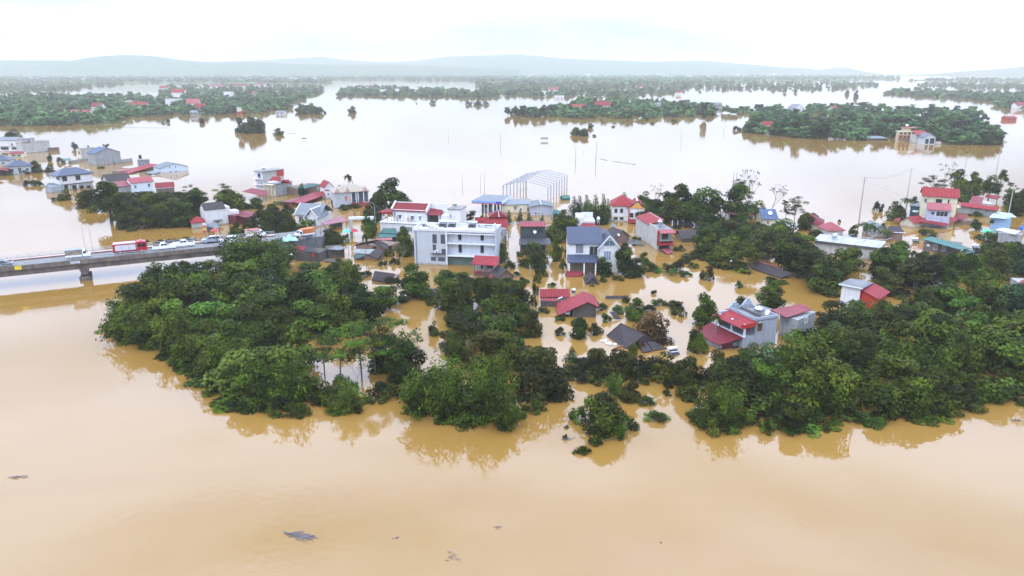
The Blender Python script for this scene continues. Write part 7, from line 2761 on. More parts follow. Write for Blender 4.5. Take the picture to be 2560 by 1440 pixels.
def wheel(parent, x, y, r, w=.22):
    t = MB().lathe((0, 0, 0), [(r * .62, -w / 2), (r, -w / 2 + .03), (r, w / 2 - .03), (r * .62, w / 2)], 14)
    t.v = [(a, c, b) for a, b, c in t.v]
    me = CACHE.get(("tyre", r))
    if me is None:
        me = mesh_of(t, "wheel")
        me.materials.append(TYRE)
        CACHE[("tyre", r)] = me
        q = MB().lathe((0, 0, 0), [(.02, -w / 2 - .012), (r * .6, -w / 2 - .01), (r * .6, w / 2 + .01), (.02, w / 2 + .012)], 12)
        q.v = [(a, c, b) for a, b, c in q.v]
        m2 = mesh_of(q, "rim")
        m2.materials.append(RIM)
        CACHE[("rim", r)] = m2
    o = link("wheel", me, None, parent)
    o.location = (x, y, r)
    p = link("rim", CACHE[("rim", r)], None, o)
    return o


def shell(lower, W, taper=0.0, zt=None):
    """a side profile (x, z) swept across the width, leaning in towards the top"""
    mb = MB()
    zs = [z for _, z in lower]
    z0, z1 = min(zs), max(zs)
    f = lambda z: (W / 2) * (1 - taper * max(0, (z - z0) / (z1 - z0)) ** 1.5)
    k = len(lower)
    vs_ = [(x, -f(z), z) for x, z in lower] + [(x, f(z), z) for x, z in lower]
    mb.add(vs_, [tuple(range(k)), tuple(range(2 * k - 1, k - 1, -1))] + [(i, k + i, k + (i + 1) % k, (i + 1) % k) for i in range(k)])
    return mb


def car(label, paint, kind, group=None):
    """length runs along x, the nose at +x, the ground at z = 0"""
    e = empty({"pickup": "pickup_truck", "suv": "parked_car", "mpv": "parked_car", "sedan": "parked_car"}[kind], (0, 0, 0))
    tag(e, label, "pickup truck" if kind == "pickup" else "car", group)
    if kind == "pickup":
        Ln, W, r = 5.3, 1.85, .38
        low = [(-2.65, .45), (2.5, .42), (2.65, .6), (2.62, .95), (2.45, 1.08), (1.05, 1.18), (-.75, 1.2), (-2.62, 1.18), (-2.66, .8)]
        cab = [(1.1, 1.18), (.35, 1.78), (.1, 1.82), (-.65, 1.80), (-.95, 1.19)]
        wx = (1.62, -1.6)
        side = [((.95, 1.22), (.38, 1.7), (.02, 1.72), (.02, 1.22)), ((-.04, 1.22), (-.04, 1.72), (-.58, 1.7), (-.78, 1.22))]
        ws = (1.12, 1.2, .36, 1.77)
    elif kind in ("suv", "mpv"):
        Ln, W, r = 4.7, 1.85, .37
        low = [(-2.3, .45), (2.2, .42), (2.35, .62), (2.3, .9), (2.1, 1.04), (1.15, 1.14), (-2.25, 1.18), (-2.38, .8)]
        cab = [(1.2, 1.12), (.45, 1.68), (.1, 1.76), (-1.75, 1.76), (-2.05, 1.66), (-2.28, 1.16)]
        wx = (1.45, -1.45)
        side = [((1.0, 1.18), (.42, 1.62), (.1, 1.66), (.1, 1.18)), ((.02, 1.18), (.02, 1.66), (-.9, 1.68), (-.9, 1.18)), ((-.98, 1.18), (-.98, 1.68), (-1.75, 1.66), (-2.02, 1.22))]
        ws = (1.22, 1.16, .46, 1.66)
    else:
        Ln, W, r = 4.5, 1.75, .33
        low = [(-2.2, .4), (2.1, .38), (2.25, .6), (2.15, .82), (1.0, .95), (-1.5, .98), (-2.2, .98), (-2.28, .7)]
        cab = [(1.05, .94), (.3, 1.42), (-.8, 1.44), (-1.6, .97)]
        wx = (1.35, -1.35)
        side = [((.85, 1.0), (.3, 1.36), (-.2, 1.38), (-.2, 1.0)), ((-.26, 1.0), (-.26, 1.38), (-.8, 1.36), (-1.3, 1.02))]
        ws = (1.07, .98, .32, 1.4)
    bo = shell(low, W, .06).build("body", paint, e)
    cb = shell(cab, W * .94, .14).build("cabin", paint, e)
    z0, z1 = min(z for _, z in cab), max(z for _, z in cab)
    hw = lambda z: (W * .94 / 2) * (1 - .14 * max(0, (z - z0) / (z1 - z0)) ** 1.5)
    for s_ in (-1, 1):
        for q in side:
            mb = MB()
            a = [(x, s_ * (hw(z) + .012), z) for x, z in q]
            b_ = [(x, s_ * (hw(z) - .03), z) for x, z in q]
            mb.add(a + b_, [(0, 1, 2, 3), (7, 6, 5, 4), (0, 4, 5, 1), (1, 5, 6, 2), (2, 6, 7, 3), (3, 7, 4, 0)])
            mb.build("side_window", CARGL, cb)
        mb = MB().box(Ln / 2 - .28, Ln / 2 - .06, s_ * W * .36 - .16, s_ * W * .36 + .16, .72, .9)
        mb.build("headlight", LAMP, bo)
        mb = MB().box(-Ln / 2 - .03, -Ln / 2 + .1, s_ * W * .4 - .09, s_ * W * .4 + .09, .75, 1.05)
        mb.build("tail_light", TAIL, bo)
        mb = MB().box(ws[0] - .35, ws[0] - .2, s_ * (W / 2 + .08) - .1, s_ * (W / 2 + .08) + .1, z0 + .02, z0 + .17)
        mb.build("wing_mirror", paint, cb)
        for x in wx:
            wheel(e, x, s_ * (W / 2 - .13), r)
    x0, za, x1, zb = ws
    mb = MB()
    d = .02
    mb.add([(x0 + d, -hw(za) * .92, za + d), (x0 + d, hw(za) * .92, za + d), (x1 + d, hw(zb) * .9, zb + d), (x1 + d, -hw(zb) * .9, zb + d),
            (x0 - .05, -hw(za) * .92, za - .05), (x0 - .05, hw(za) * .92, za - .05), (x1 - .05, hw(zb) * .9, zb - .05), (x1 - .05, -hw(zb) * .9, zb - .05)],
           [(0, 1, 2, 3), (7, 6, 5, 4), (0, 4, 5, 1), (1, 5, 6, 2), (2, 6, 7, 3), (3, 7, 4, 0)])
    mb.build("windscreen", CARGL, cb)
    if kind == "pickup":
        MB().box(-2.5, -1.05, -W / 2 + .12, W / 2 - .12, 1.19, 1.215).build("bed_liner", DCONC, bo)
    return e


def on_bridge(e, u, v, face=1, y=None, z=ZD + .006):
    """put a vehicle on the deck where pixel (u, v) meets it; face 1 = nose towards the village"""
    q = BINV @ P(u, v, z)
    yy = q.y if y is None else y
    w = bridge.matrix_basis @ Vector((q.x, yy, z))
    e.location = w
    e.rotation_euler = (0, 0, BYAW + (0 if face == 1 else math.pi))
    return e


def fire_engine():
    e = empty("fire_engine", (0, 0, 0))
    tag(e, "red fire engine with silver side shutters driving on the bridge", "fire engine")
    W = 2.4
    MB().box(-3.7, 3.6, -1.0, 1.0, .5, .8).build("chassis", DARK, e)
    cab = shell([(1.55, .6), (3.75, .55), (3.8, 1.5), (3.55, 2.75), (1.55, 2.8)], W, .03).build("cab", PAINT_R, e)
    bd = MB().box(-3.7, 1.45, -W / 2, W / 2, .75, 2.55).build("body", PAINT_R, e)
    MB().box(-3.55, 1.35, -W / 2 + .1, W / 2 - .1, 2.552, 2.68).build("roof_deck", mat("silver_deck", (.45, .46, .48), rough=.4, var=.1), bd)
    for s_ in (-1, 1):
        y0, y1 = sorted((s_ * (W / 2 + .003), s_ * (W / 2 + .035)))
        for i in range(3):
            MB().box(-3.2 + 1.5 * i, -1.76 + 1.5 * i, y0, y1, 1.0, 2.3).build("shutter", mat("silver_shutter", (.55, .56, .58), rough=.4, var=.06, wave=('Z', .12, .15)), bd)
        MB().tube((-3.6, s_ * 1.12, 2.85), (1.4, s_ * 1.12, 2.85), .05, .05, 5).build("roof_rail", PAINT_R, bd)
        for xa, xb in ((1.75, 2.45), (2.6, 3.4)):
            MB().box(xa, xb, y0 - .02, y1 + .01, 1.55, 2.35).build("side_window", CARGL, cab)
        MB().box(3.72, 3.84, s_ * .85 - .2, s_ * .85 + .2, .8, 1.05).build("headlight", LAMP, cab)
        for x in (2.5, -2.2):
            wheel(e, x, s_ * 1.05, .48, .3)
    mb = MB()
    mb.add([(3.82, -1.05, 1.6), (3.82, 1.05, 1.6), (3.62, 1.0, 2.5), (3.62, -1.0, 2.5), (3.7, -1.05, 1.6), (3.7, 1.05, 1.6), (3.5, 1.0, 2.5), (3.5, -1.0, 2.5)], [(0, 1, 2, 3), (7, 6, 5, 4), (0, 4, 5, 1), (1, 5, 6, 2), (2, 6, 7, 3), (3, 7, 4, 0)])
    mb.build("windscreen", CARGL, cab)
    MB().box(2.3, 2.7, -.9, .9, 2.8, 2.98).build("light_bar", mat("light_bar_lens", (.5, .02, .03), rough=.2), cab)
    return e


def cargo_truck(label, body_m, top_m, tarp=True):
    e = empty("small_truck", (0, 0, 0))
    tag(e, label, "truck")
    W = 1.8
    MB().box(-2.5, 2.4, -.7, .7, .4, .6).build("chassis", DARK, e)
    cab = shell([(.95, .5), (2.5, .45), (2.55, .95), (2.1, 1.3), (1.5, 1.95), (.95, 1.98)], W, .05).build("cab", PAINT_W, e)
    MB().box(-2.6, .85, -W / 2 - .05, W / 2 + .05, .62, 1.0).build("bed", PAINT_W, e)
    cv = MB().box(-2.58, .84, -W / 2 - .04, W / 2 + .04, 1.002, 2.15).build("cargo_cover", body_m, e)
    MB().box(-2.65, .9, -W / 2 - .1, W / 2 + .1, 2.152, 2.25).build("roof", top_m, cv)
    for s_ in (-1, 1):
        y0, y1 = sorted((s_ * (W / 2 - .02), s_ * (W / 2 + .012)))
        MB().box(1.15, 1.75, y0, y1, 1.25, 1.75).build("side_window", CARGL, cab)
        MB().box(2.46, 2.58, s_ * .65 - .15, s_ * .65 + .15, .68, .86).build("headlight", LAMP, cab)
        for x in (1.7, -1.5):
            wheel(e, x, s_ * .78, .34)
    mb = MB()
    mb.add([(2.13, -.8, 1.32), (2.13, .8, 1.32), (1.57, .76, 1.9), (1.57, -.76, 1.9), (2.05, -.8, 1.28), (2.05, .8, 1.28), (1.5, .76, 1.86), (1.5, -.76, 1.86)], [(0, 1, 2, 3), (7, 6, 5, 4), (0, 4, 5, 1), (1, 5, 6, 2), (2, 6, 7, 3), (3, 7, 4, 0)])
    mb.build("windscreen", CARGL, cab)
    return e


def motorbike(label, paint, loc, yaw, lean=0.12):
    e = empty("motorbike", loc, yaw)
    e.rotation_euler = (lean, 0, yaw)
    tag(e, label, "motorbike", "motorbikes parked on the road bank")
    for x in (.62, -.6):
        t = MB().lathe((0, 0, 0), [(.2, -.05), (.29, -.04), (.29, .04), (.2, .05)], 12)
        t.v = [(a + x, c, b + .29) for a, b, c in t.v]
        t.build("wheel", TYRE, e)
    MB().prof([(-.1, .3), (.1, .3), (.13, .75), (-.13, .75)], 'x', -.75, .3).build("body", paint, e)
    MB().box(-.75, .1, -.13, .13, .752, .86).build("seat", DARK, e)
    MB().tube((.6, 0, .3), (.35, 0, 1.0), .04, .04, 5).tube((.35, -.32, 1.02), (.35, .32, 1.02), .025, .025, 5).build("handlebar", STEELG, e)
    return e


PRINT = mat("printed_canvas", (.20, .19, .17), rough=.7, var=.6, scale=2.6, c2=(.42, .26, .10))
on_bridge(fire_engine(), 327, 631, 1, 3.3)
on_bridge(car("white pickup truck facing the village, just ahead of the fire engine", PAINT_W, "pickup"), 411, 623, 1, 3.2)
on_bridge(car("white pickup truck facing the open water, nose to nose with the other pickup", PAINT_W, "pickup"), 459, 616, -1, 4.6)
on_bridge(car("silver car by the far kerb beside the striped banner pole", PAINT_S, "suv"), 529, 605, -1, 6.2)
on_bridge(car("white van-like car beside the bamboo at the bridge end", PAINT_W, "mpv"), 574, 607, -1, 3.9)
on_bridge(cargo_truck("small white truck with a printed canvas load cover on the bridge", PRINT, mat("grey_canvas", (.22, .24, .25), rough=.7)), 197, 645, 1, 2.9)
on_bridge(car("dark car half cut off by the photo's left edge on the bridge", PAINT_D, "sedan"), 3, 671, 1, 1.9)


def on_bank(u, v, z=None):
    z = ZD - max(0, u - 690) * .012 if z is None else z
    return P(u, v, z)


mb_ = cargo_truck("white lorry with orange load parked on the raised road by the banana plants", mat("orange_load", (.50, .15, .04), rough=.7, var=.3), mat("orange_load", (.50, .15, .04)))
mb_.location = on_bank(762, 592)
mb_.rotation_euler = (0, 0, BYAW + R(195))
van = cargo_truck("white and red covered truck behind the tall bamboo at the bridge end", mat("cream_cover", (.52, .45, .38), rough=.7), PAINT_R)
van.location = on_bank(640, 593)
van.rotation_euler = (0, 0, BYAW)
cols = [(.03, .03, .035), (.30, .02, .02), (.04, .06, .25), (.35, .35, .36), (.03, .03, .03), (.25, .25, .27), (.05, .05, .28)]
words_ = ["black motorbike first in the row on the road bank", "red motorbike second in the row on the road bank", "blue motorbike third in the row on the road bank", "pale motorbike next to the tarpaulin heap", "dark motorbike between the tarpaulin heap and the white lorry", "grey motorbike behind the tarpaulin heap", "blue motorbike just below the white lorry"]
for (u, v), c, w_ in zip(((684, 606), (691, 604), (699, 603), (706, 601), (745, 597), (741, 592), (770, 600)), cols, words_):
    motorbike(w_, mat("bike_paint_%02d" % int(c[0] * 100 + c[2] * 37), c, rough=.3), on_bank(u, v), BYAW + prand.uniform(.9, 1.9))
e = empty("tarpaulin_heap", on_bank(723, 601), BYAW)
tag(e, "pale green tarpaulin draped over goods on the road bank", "tarpaulin")
V_, F_ = [], []
r_ = random.Random(4)
nx, ny = 14, 8
for j in range(ny):
    for i in range(nx):
        x, y = -2.2 + 4.4 * i / (nx - 1), -1.1 + 2.2 * j / (ny - 1)
        ed = min(i, nx - 1 - i, j * 1.6, (ny - 1 - j) * 1.6)
        V_.append((x, y, min(1.5, ed * .5) * (.75 + .35 * math.sin(i * 1.1)) + r_.uniform(-.05, .05) + .02))
for j in range(ny - 1):
    for i in range(nx - 1):
        a = j * nx + i
        F_.append((a, a + 1, a + nx + 1, a + nx))
MB().add(V_, F_).build("sheet", mat("pale_green_tarp", (.30, .48, .43), rough=.5, var=.15, bump=.3), e)
MB().box(-1.9, 1.9, -.8, .8, 0, .3).build("goods", DCONC, e)


# ---------------------------------------------------------------- people
def person_mesh(pose):
    """one continuous figure grown over a skeleton"""
    sw, arm = (.12, .1) if pose == "stand" else (.28, .35)
    J = {"pel": (0, 0, .95, .14), "wst": (0, 0, 1.1, .125), "chs": (0, 0, 1.33, .16), "nck": (0, 0, 1.5, .06), "hd": (0, .02, 1.6, .09), "top": (0, .01, 1.72, .085),
         "hL": (-.1, 0, .9, .095), "kL": (-.11, sw * .5, .5, .065), "aL": (-.11, -.02 + sw * .2, .09, .045), "tL": (-.12, .14 + sw * .2, .03, .04),
         "hR": (.1, 0, .9, .095), "kR": (.11, -.02, .5, .065), "aR": (.11, -sw, .1, .045), "tR": (.12, .12 - sw, .03, .04),
         "sL": (-.19, 0, 1.42, .07), "eL": (-.25, -.04, 1.14, .045), "wL": (-.24, arm, .92, .035), "fL": (-.23, arm + .1, .86, .03),
         "sR": (.19, 0, 1.42, .07), "eR": (.26, .02, 1.14, .045), "wR": (.25, .1, .9, .035), "fR": (.24, .14, .82, .03)}
    E = [("pel", "wst"), ("wst", "chs"), ("chs", "nck"), ("nck", "hd"), ("hd", "top"), ("pel", "hL"), ("hL", "kL"), ("kL", "aL"), ("aL", "tL"), ("pel", "hR"), ("hR", "kR"), ("kR", "aR"), ("aR", "tR"),
         ("chs", "sL"), ("sL", "eL"), ("eL", "wL"), ("wL", "fL"), ("chs", "sR"), ("sR", "eR"), ("eR", "wR"), ("wR", "fR")]
    ks = list(J)
    me = bpy.data.meshes.new("figure_frame")
    me.from_pydata([J[k][:3] for k in ks], [(ks.index(a), ks.index(b)) for a, b in E], [])
    o = bpy.data.objects.new("figure_frame", me)
    COL.objects.link(o)
    md = o.modifiers.new("skin", 'SKIN')
    sl = me.skin_vertices[0].data
    for i, k in enumerate(ks):
        sl[i].radius = (J[k][3], J[k][3])
    sl[0].use_root = True
    o.modifiers.new("sub", 'SUBSURF').levels = 1
    dg = bpy.context.evaluated_depsgraph_get()
    out = bpy.data.meshes.new_from_object(o.evaluated_get(dg))
    bpy.data.objects.remove(o)
    out.name = "person"
    skin = mat("skin", (.35, .20, .13), rough=.6)
    for p in out.polygons:
        c = p.center
        p.use_smooth = True
        p.material_index = 0 if c.z > 1.47 or (abs(c.x) > .2 and c.z < 1.12 and c.z > .7) else (2 if c.z < .93 else 1)
    return out, skin


FIG = {k: person_mesh(k) for k in ("stand", "walk")}
PANTS = mat("dark_trousers", (.03, .03, .045), rough=.9)
HAIR = mat("black_hair", (.012, .011, .01), rough=.6)


def person(label, loc, yaw, shirt, pose="stand"):
    me, skin = FIG[pose]
    m2 = me.copy()
    m2.materials.clear()
    for m in (skin, mat("shirt_%02d%02d%02d" % tuple(int(99 * x) for x in shirt), shirt, rough=.9), PANTS):
        m2.materials.append(m)
    o = bpy.data.objects.new("person", m2)
    COL.objects.link(o)
    o.location = loc
    o.rotation_euler = (0, 0, yaw)
    tag(o, label, "person")
    h_ = MB().lathe((0, -.005, 1.62), [(.10, 0), (.115, .06), (.10, .13), (.05, .18)], 10)
    h_.build("hair", HAIR, o, True)
    return o


person("person in a dark shirt standing by the white lorry", on_bank(755, 600), .4, (.05, .05, .06))
person("person in a red shirt walking on the raised road past the lorry", on_bank(790, 592), 1.5, (.40, .03, .03), "walk")
person("person in a pale shirt at the end of the raised road", on_bank(802, 590), -2.0, (.50, .48, .45))
person("person in blue leaning near the far railing by the two pickups", bridge.matrix_basis @ Vector(((BINV @ P(411, 605, ZD)).x, BW - .7, ZD + .245)), 2.8, (.10, .14, .30))
wt = [o for o in COL.objects if o.name == "white_terrace_house"][0]
for (x, y, s_, lab, pz) in ((5.2, .7, (.10, .10, .13), "person in grey at the left end of the white terrace", "stand"), (8.6, .6, (.04, .04, .05), "person in black standing midway along the white terrace", "stand"), (9.6, .5, (.25, .05, .06), "person in dark red beside the one in black on the white terrace", "walk"), (2.0, .9, (.16, .18, .24), "person in blue-grey under the pink awning of the white terrace house", "stand")):
    zt_ = [c for c in wt.children if c.name.startswith("terrace") and "roof" not in c.name][0].data.vertices[4].co.z
    person(lab, wt.matrix_basis @ Vector((x, y, zt_ + .004)), 3.1, s_, pz)

# ---------------------------------------------------------------- poles, lamps, flags, wires
POLEM = mat("pole_concrete", (.30, .30, .295), rough=.9, var=.2, streak=.3)


def pole(label, u, v, vt, arms=1, r=.14, kind="utility_pole", cat="utility pole", hgt=None):
    p = P(u, v)
    h = ht(u, v, vt) if hgt is None else hgt
    e = empty(kind, (p.x, p.y, 0), prand.uniform(-.3, .3))
    tag(e, label, cat)
    MB().tube((0, 0, -2), (0, 0, h), r * 1.3, r * .7, 8).build("shaft", POLEM, e)
    for i in range(arms):
        z = h - .35 - i * 1.0
        mb = MB().box(-1.0, 1.0, -.06, .06, z, z + .12)
        for x in (-.9, 0, .9):
            mb.tube((x, 0, z + .12), (x, 0, z + .35), .05, .04, 5)
        mb.build("crossarm", STEELG, e)
    return e


pA = pole("tall concrete utility pole in the open water left of the cream house", 2147, 556, 443, 2, .2)
pB = pole("thinner utility pole beyond, behind the palm of the cream house", 2268, 492, 421, 1, .16)
pC = pole("utility pole between trees at the upper right by the pale blue house", 2518, 552, 470, 1, .16)
pole("far utility pole right of the central flood, by the island's shore", 2494, 412, 366, 1, .16)
pole("far utility pole above the trees behind the cream house", 2412, 425, 385, 1, .15)
pole("utility pole in open water nearest the steel frame, left one", 1439, 400, 366, 1, .16)
pole("utility pole in open water with crossarm, right of the left one", 1490, 398, 355, 1, .18)
pole("thin pole in mid water below the low tree row", 1251, 362, 336, 1, .14)
pole("thin pole in mid water left of the signboard row", 1121, 342, 322, 0, .12)
pole("short thin pole furthest left in mid water", 911, 302, 290, 0, .12)
pole("short stake right of the crossarmed pole", 1458, 380, 370, 0, .1)
pole("thin pole before the island's left tip", 1809, 330, 310, 0, .12)
pole("thin pole in the water left of the island", 1703, 350, 320, 0, .12)
pole("left one of two poles standing above the tall dark trees", 1825, 552, 430, 0, .12)
pole("right one of two poles standing above the tall dark trees", 1832, 552, 429, 0, .12)
pole("thin lamp pole in the open water left of the filling station", 1156, 462, 434, 0, .09)
pole("thin pole left of the arm pole near the filling station", 1202, 468, 433, 0, .09)
ap_ = pole("pole with a side arm in the water near the filling station", 1211, 480, 431, 0, .1)
MB().tube((0, 0, 3.0), (1.4, 0, 3.0), .06, .04, 5).build("side_arm", STEELG, ap_)
pole("thin post on the edge of the flooded street by the brown hut", 1324, 680, 660, 0, .07, "post", "post")
pole("dark thin post by the pool below the slate-roofed house", 1326, 690, 664, 0, .07, "post", "post")
pole("bare stem pole at the corner of the flooded street", 1271, 600, 566, 0, .1)


def wire(p, q, sag, name, label, r=.018):
    pts = []
    for i in range(13):
        t = i / 12
        a = Vector(p).lerp(Vector(q), t)
        a.z -= sag * 4 * t * (1 - t)
        pts.append(a)
    o = MB().path(pts, r, r, 4).build(name, mat("cable_black", (.03, .03, .03), rough=.6))
    tag(o, label, "cable")


hA, hB = ht(2147, 556, 443), ht(2268, 492, 421)
a, c = P(2147, 556), P(2268, 492)
for i, dx in enumerate((-.9, .9)):
    wire((a.x + dx, a.y, hA), (c.x + dx, c.y, hB), 1.6, "power_cable", ("nearer", "farther")[i] + " power cable slung between the tall pole and the thinner pole")
q = P(2036, 610)
wire((a.x, a.y, hA - 1), (P(2440, 560).x, P(2440, 560).y, 6.5), 2.5, "power_cable", "power cable from the tall pole towards the cream house")


def street_lamp(label, base, h, yaw, r=.07, arm=1.4):
    e = empty("street_lamp", base, yaw)
    tag(e, label, "street lamp")
    MB().tube((0, 0, 0), (0, 0, h * .85), r, r * .7, 8).build("post", STEELG, e)
    pts = [Vector((0, 0, h * .85)), Vector((0, .08, h * .93)), Vector((0, .4, h * .985)), Vector((0, arm, h))]
    MB().path(pts, r * .6, r * .4, 6).build("arm", STEELG, e)
    MB().box(-.14, .14, arm - .1, arm + .5, h - .03, h + .1).build("lantern", STEELG, e)
    return e


def bridge_pt(u, v, y, z):
    q = BINV @ P(u, v, z)
    return bridge.matrix_basis @ Vector((q.x, y, z))


street_lamp("tall thin lamp post on the far side of the bridge deck", bridge_pt(215, 626, BW + .15, ZD + .3), 7.6, BYAW - math.pi / 2 - .2, .07, .5)
street_lamp("tall thin lamp post on the near edge of the bridge deck", bridge_pt(235, 646, -.14, ZD + .3), 8.0, BYAW + .3, .07, .4)
p = P(940, 588)
street_lamp("curved-neck street lamp rising beside the white terrace house", (p.x, p.y, 0), ht(940, 588, 507), R(70), .09, 2.6)


def banner_pole(label, base, h, cols_, z0, z1, w=.9):
    e = empty("banner_pole", base, 0)
    tag(e, label, "banner pole")
    MB().tube((0, 0, 0), (0, 0, h), .07, .05, 6).build("pole", STEELG, e)
    k = len(cols_)
    for i, c in enumerate(cols_):
        a, b_ = z1 - (z1 - z0) * i / k, z1 - (z1 - z0) * (i + 1) / k
        MB().slab([(-w, -.02 - .08, a), (0, -.02, a), (0, -.021, b_ + .004), (-w, -.021 + .1, b_ + .004)], .02).add([(-w, -.05, b_ + .004), (-.05, -.05, b_ + .004), (-.05, -.05, a), (-w, -.05, a), (-w, -.02, b_ + .004), (-.05, -.02, b_ + .004), (-.05, -.02, a), (-w, -.02, a)], [(0, 1, 2, 3), (7, 6, 5, 4), (0, 4, 5, 1), (1, 5, 6, 2), (2, 6, 7, 3), (3, 7, 4, 0)]).build("banner", mat("banner_%d" % int(c[1] * 100), c, rough=.7, var=.15), e)
    return e


banner_pole("pole with a striped red, yellow and white banner on the bridge", bridge_pt(517, 597, BW + .1, ZD), 7.4, [(.55, .56, .5), (.50, .10, .03), (.55, .36, .05), (.40, .03, .03)], 2.2, 4.8)
banner_pole("pole with an orange banner hanging by the silver car", bridge_pt(546, 602, BW - 1.8, ZD), 5.6, [(.60, .20, .08), (.55, .14, .06)], .7, 2.6, .7)
e = empty("market_umbrella", on_bank(538, 590, 3.0))
tag(e, "red and white umbrella by the dark awning shed", "umbrella")
MB().tube((0, 0, 0), (0, 0, 2.0), .04, .04, 5).build("pole", STEELG, e)
MB().lathe((0, 0, 1.6), [(1.2, 0), (.65, .35), (.05, .6)], 10).build("canopy", REDP, e)
for (u, v, lab, c) in ((868, 592, "small teal canopy tent by the gate frame", (.10, .36, .32)), (885, 590, "red market umbrella among people at the gate frame", (.42, .03, .04))):
    e = empty("market_umbrella", P(u, v, .3))
    tag(e, lab, "umbrella")
    MB().tube((0, 0, -1), (0, 0, 2.0), .05, .05, 5).build("pole", STEELG, e)
    MB().lathe((0, 0, 1.5), [(1.5, 0), (.8, .5), (.05, .8)], 8).build("canopy", mat("canopy_%d" % int(c[1] * 100), c, rough=.6), e)

# ---------------------------------------------------------------- things adrift
TWIG = mat("wet_twigs", (.15, .13, .14), rough=.9, var=.4)


def drift(u, v, px_, seed, n, label, yaw=0.0, flat=.25):
    r_ = random.Random(seed)
    p = P(u, v)
    L_ = px_ / pxm(v)
    mb = MB()
    for i in range(n):
        x, y = r_.gauss(0, L_ * .22), r_.gauss(0, L_ * flat * .3)
        a = r_.gauss(0, .5)
        ln = r_.uniform(.15, .42) * L_
        z = r_.uniform(.0, .12)
        d = Vector((math.cos(a) * ln, math.sin(a) * ln * .7, r_.uniform(-.05, .12)))
        c = Vector((x, y, z))
        m_ = c + d * .5 + Vector((0, r_.uniform(-.1, .1) * ln, .03))
        mb.tube(c - d * .5, m_, .035, .03, 4).tube(m_, c + d * .6, .03, .012, 4)
    o = mb.build("drifting_branch", TWIG)
    o.location = (p.x, p.y, 0)
    o.rotation_euler = (0, 0, yaw)
    tag(o, label, "driftwood")


drift(752, 1340, 74, 1, 60, "largest tangle of dark twigs drifting in the near brown water", R(-18))
drift(1130, 1392, 36, 2, 7, "forked bare branch drifting right of the largest twig tangle", R(-25), .5)
drift(45, 1193, 44, 3, 12, "sparse twigs drifting near the photo's left edge", R(10))
drift(990, 1346, 22, 4, 4, "two faint twigs drifting between the tangle and the forked branch", 0)
drift(1250, 1318, 24, 5, 4, "thin twigs drifting above the forked branch", R(10))
drift(1416, 1098, 28, 6, 14, "small floating twigs below the leafy tuft in front of the lone bush", 0)
drift(1652, 1357, 18, 7, 3, "thin twig adrift at the lower middle right", R(-50))
drift(2540, 1052, 36, 8, 12, "faint twigs by the right edge of the near water", R(5))
drift(690, 995, 10, 9, 4, "tiny twig off the river edge of the left wood", 0)
for k, (u0, v0, u1, v1, lab) in enumerate(((300, 319, 425, 320, "long line of branches floating off the left bank"), (1500, 397, 1520, 402, "short floating log near the crossarmed pole"), (1530, 403, 1592, 412, "long floating line of reeds right of the crossarmed pole"), (720, 334, 745, 334, "dark drift heap between the tree island and the low tree"))):
    a, c = P(u0, v0), P(u1, v1)
    mb = MB()
    r_ = random.Random(40 + k)
    n = max(4, int((c - a).length / 2.2))
    for i in range(n):
        p = a.lerp(c, i / n)
        p2 = a.lerp(c, (i + 1.05) / n)
        j = Vector((0, r_.uniform(-.5, .5), r_.uniform(.0, .25)))
        mb.tube(p + j, p2 - j * .5, .16, .1, 4)
    o = mb.build("floating_log", TWIG)
    tag(o, lab, "driftwood")
# the bent bamboo stem lying on the water before the lone bush
e = empty("fallen_bamboo", P(1535, 1097))
tag(e, "bent bamboo stem lying on the water before the lone leafy bush", "bamboo")
p0, p1 = P(1535, 1097), P(1442, 1133)
d = p1 - p0
pts = [Vector((0, 0, .1)) + d * t + Vector((0, 0, .35 * math.sin(3.1 * t))) for t in (0, .25, .5, .75, 1)]
MB().path(pts, .06, .03, 5).build("stem", mat("brown_stem", (.12, .09, .05), rough=.8), e)
cl_ = [(*(d * .55 + Vector((0, .6, .5))), .8), (*(d * .92 + Vector((0, 0, .1))), .8), (*(d * .8), .55), (*(d * .98 + Vector((-.3, 0, 0))), .5)]
link("foliage", crown_mesh("foliage", cl_, 420, .4, shell=.1), LEAF["mid"], e)
# a board on two legs in mid water, a half sunk truck, a small boat
e = empty("signboard", P(1361, 352))
tag(e, "signboard on legs standing in the middle of the flood", "signboard")
MB().box(-2.6, 2.6, -.08, .08, 1.0, 2.4).build("board", GREYW, e)
for x in (-2.2, 2.2):
    MB().box(x - .08, x + .08, -.06, .06, -1, .998).build("leg", STEELG, e)
e = cargo_truck("white truck half sunk in brown water under the tree by the flooded street", PAINT_W, FRAMEW)
p = P(1340, 656)
e.location = (p.x, p.y, -1.25)
e.rotation_euler = (R(4), R(6), R(65))
e = empty("small_boat", P(760, 346))
tag(e, "tiny boat alone in the open water right of the tree island", "boat")
mb = MB()
V_ = [(-1.8, 0, .3), (-1.2, -.5, .28), (1.0, -.55, .28), (1.9, 0, .5), (1.0, .55, .28), (-1.2, .5, .28), (-1.3, 0, -.2), (1.2, 0, -.2)]
mb.add(V_, [(0, 1, 6), (1, 2, 7, 6), (2, 3, 7), (3, 4, 7), (4, 5, 6, 7), (5, 0, 6)])
mb.build("hull", DCONC, e)
MB().box(.2, .5, -.45, .45, .1, .16).build("thwart", TIMBER, e)
tank(P(1684, 884), "white tank on a thin stand in the pool beside the withered tree", "solar", .6, 1.5, .5, .3)
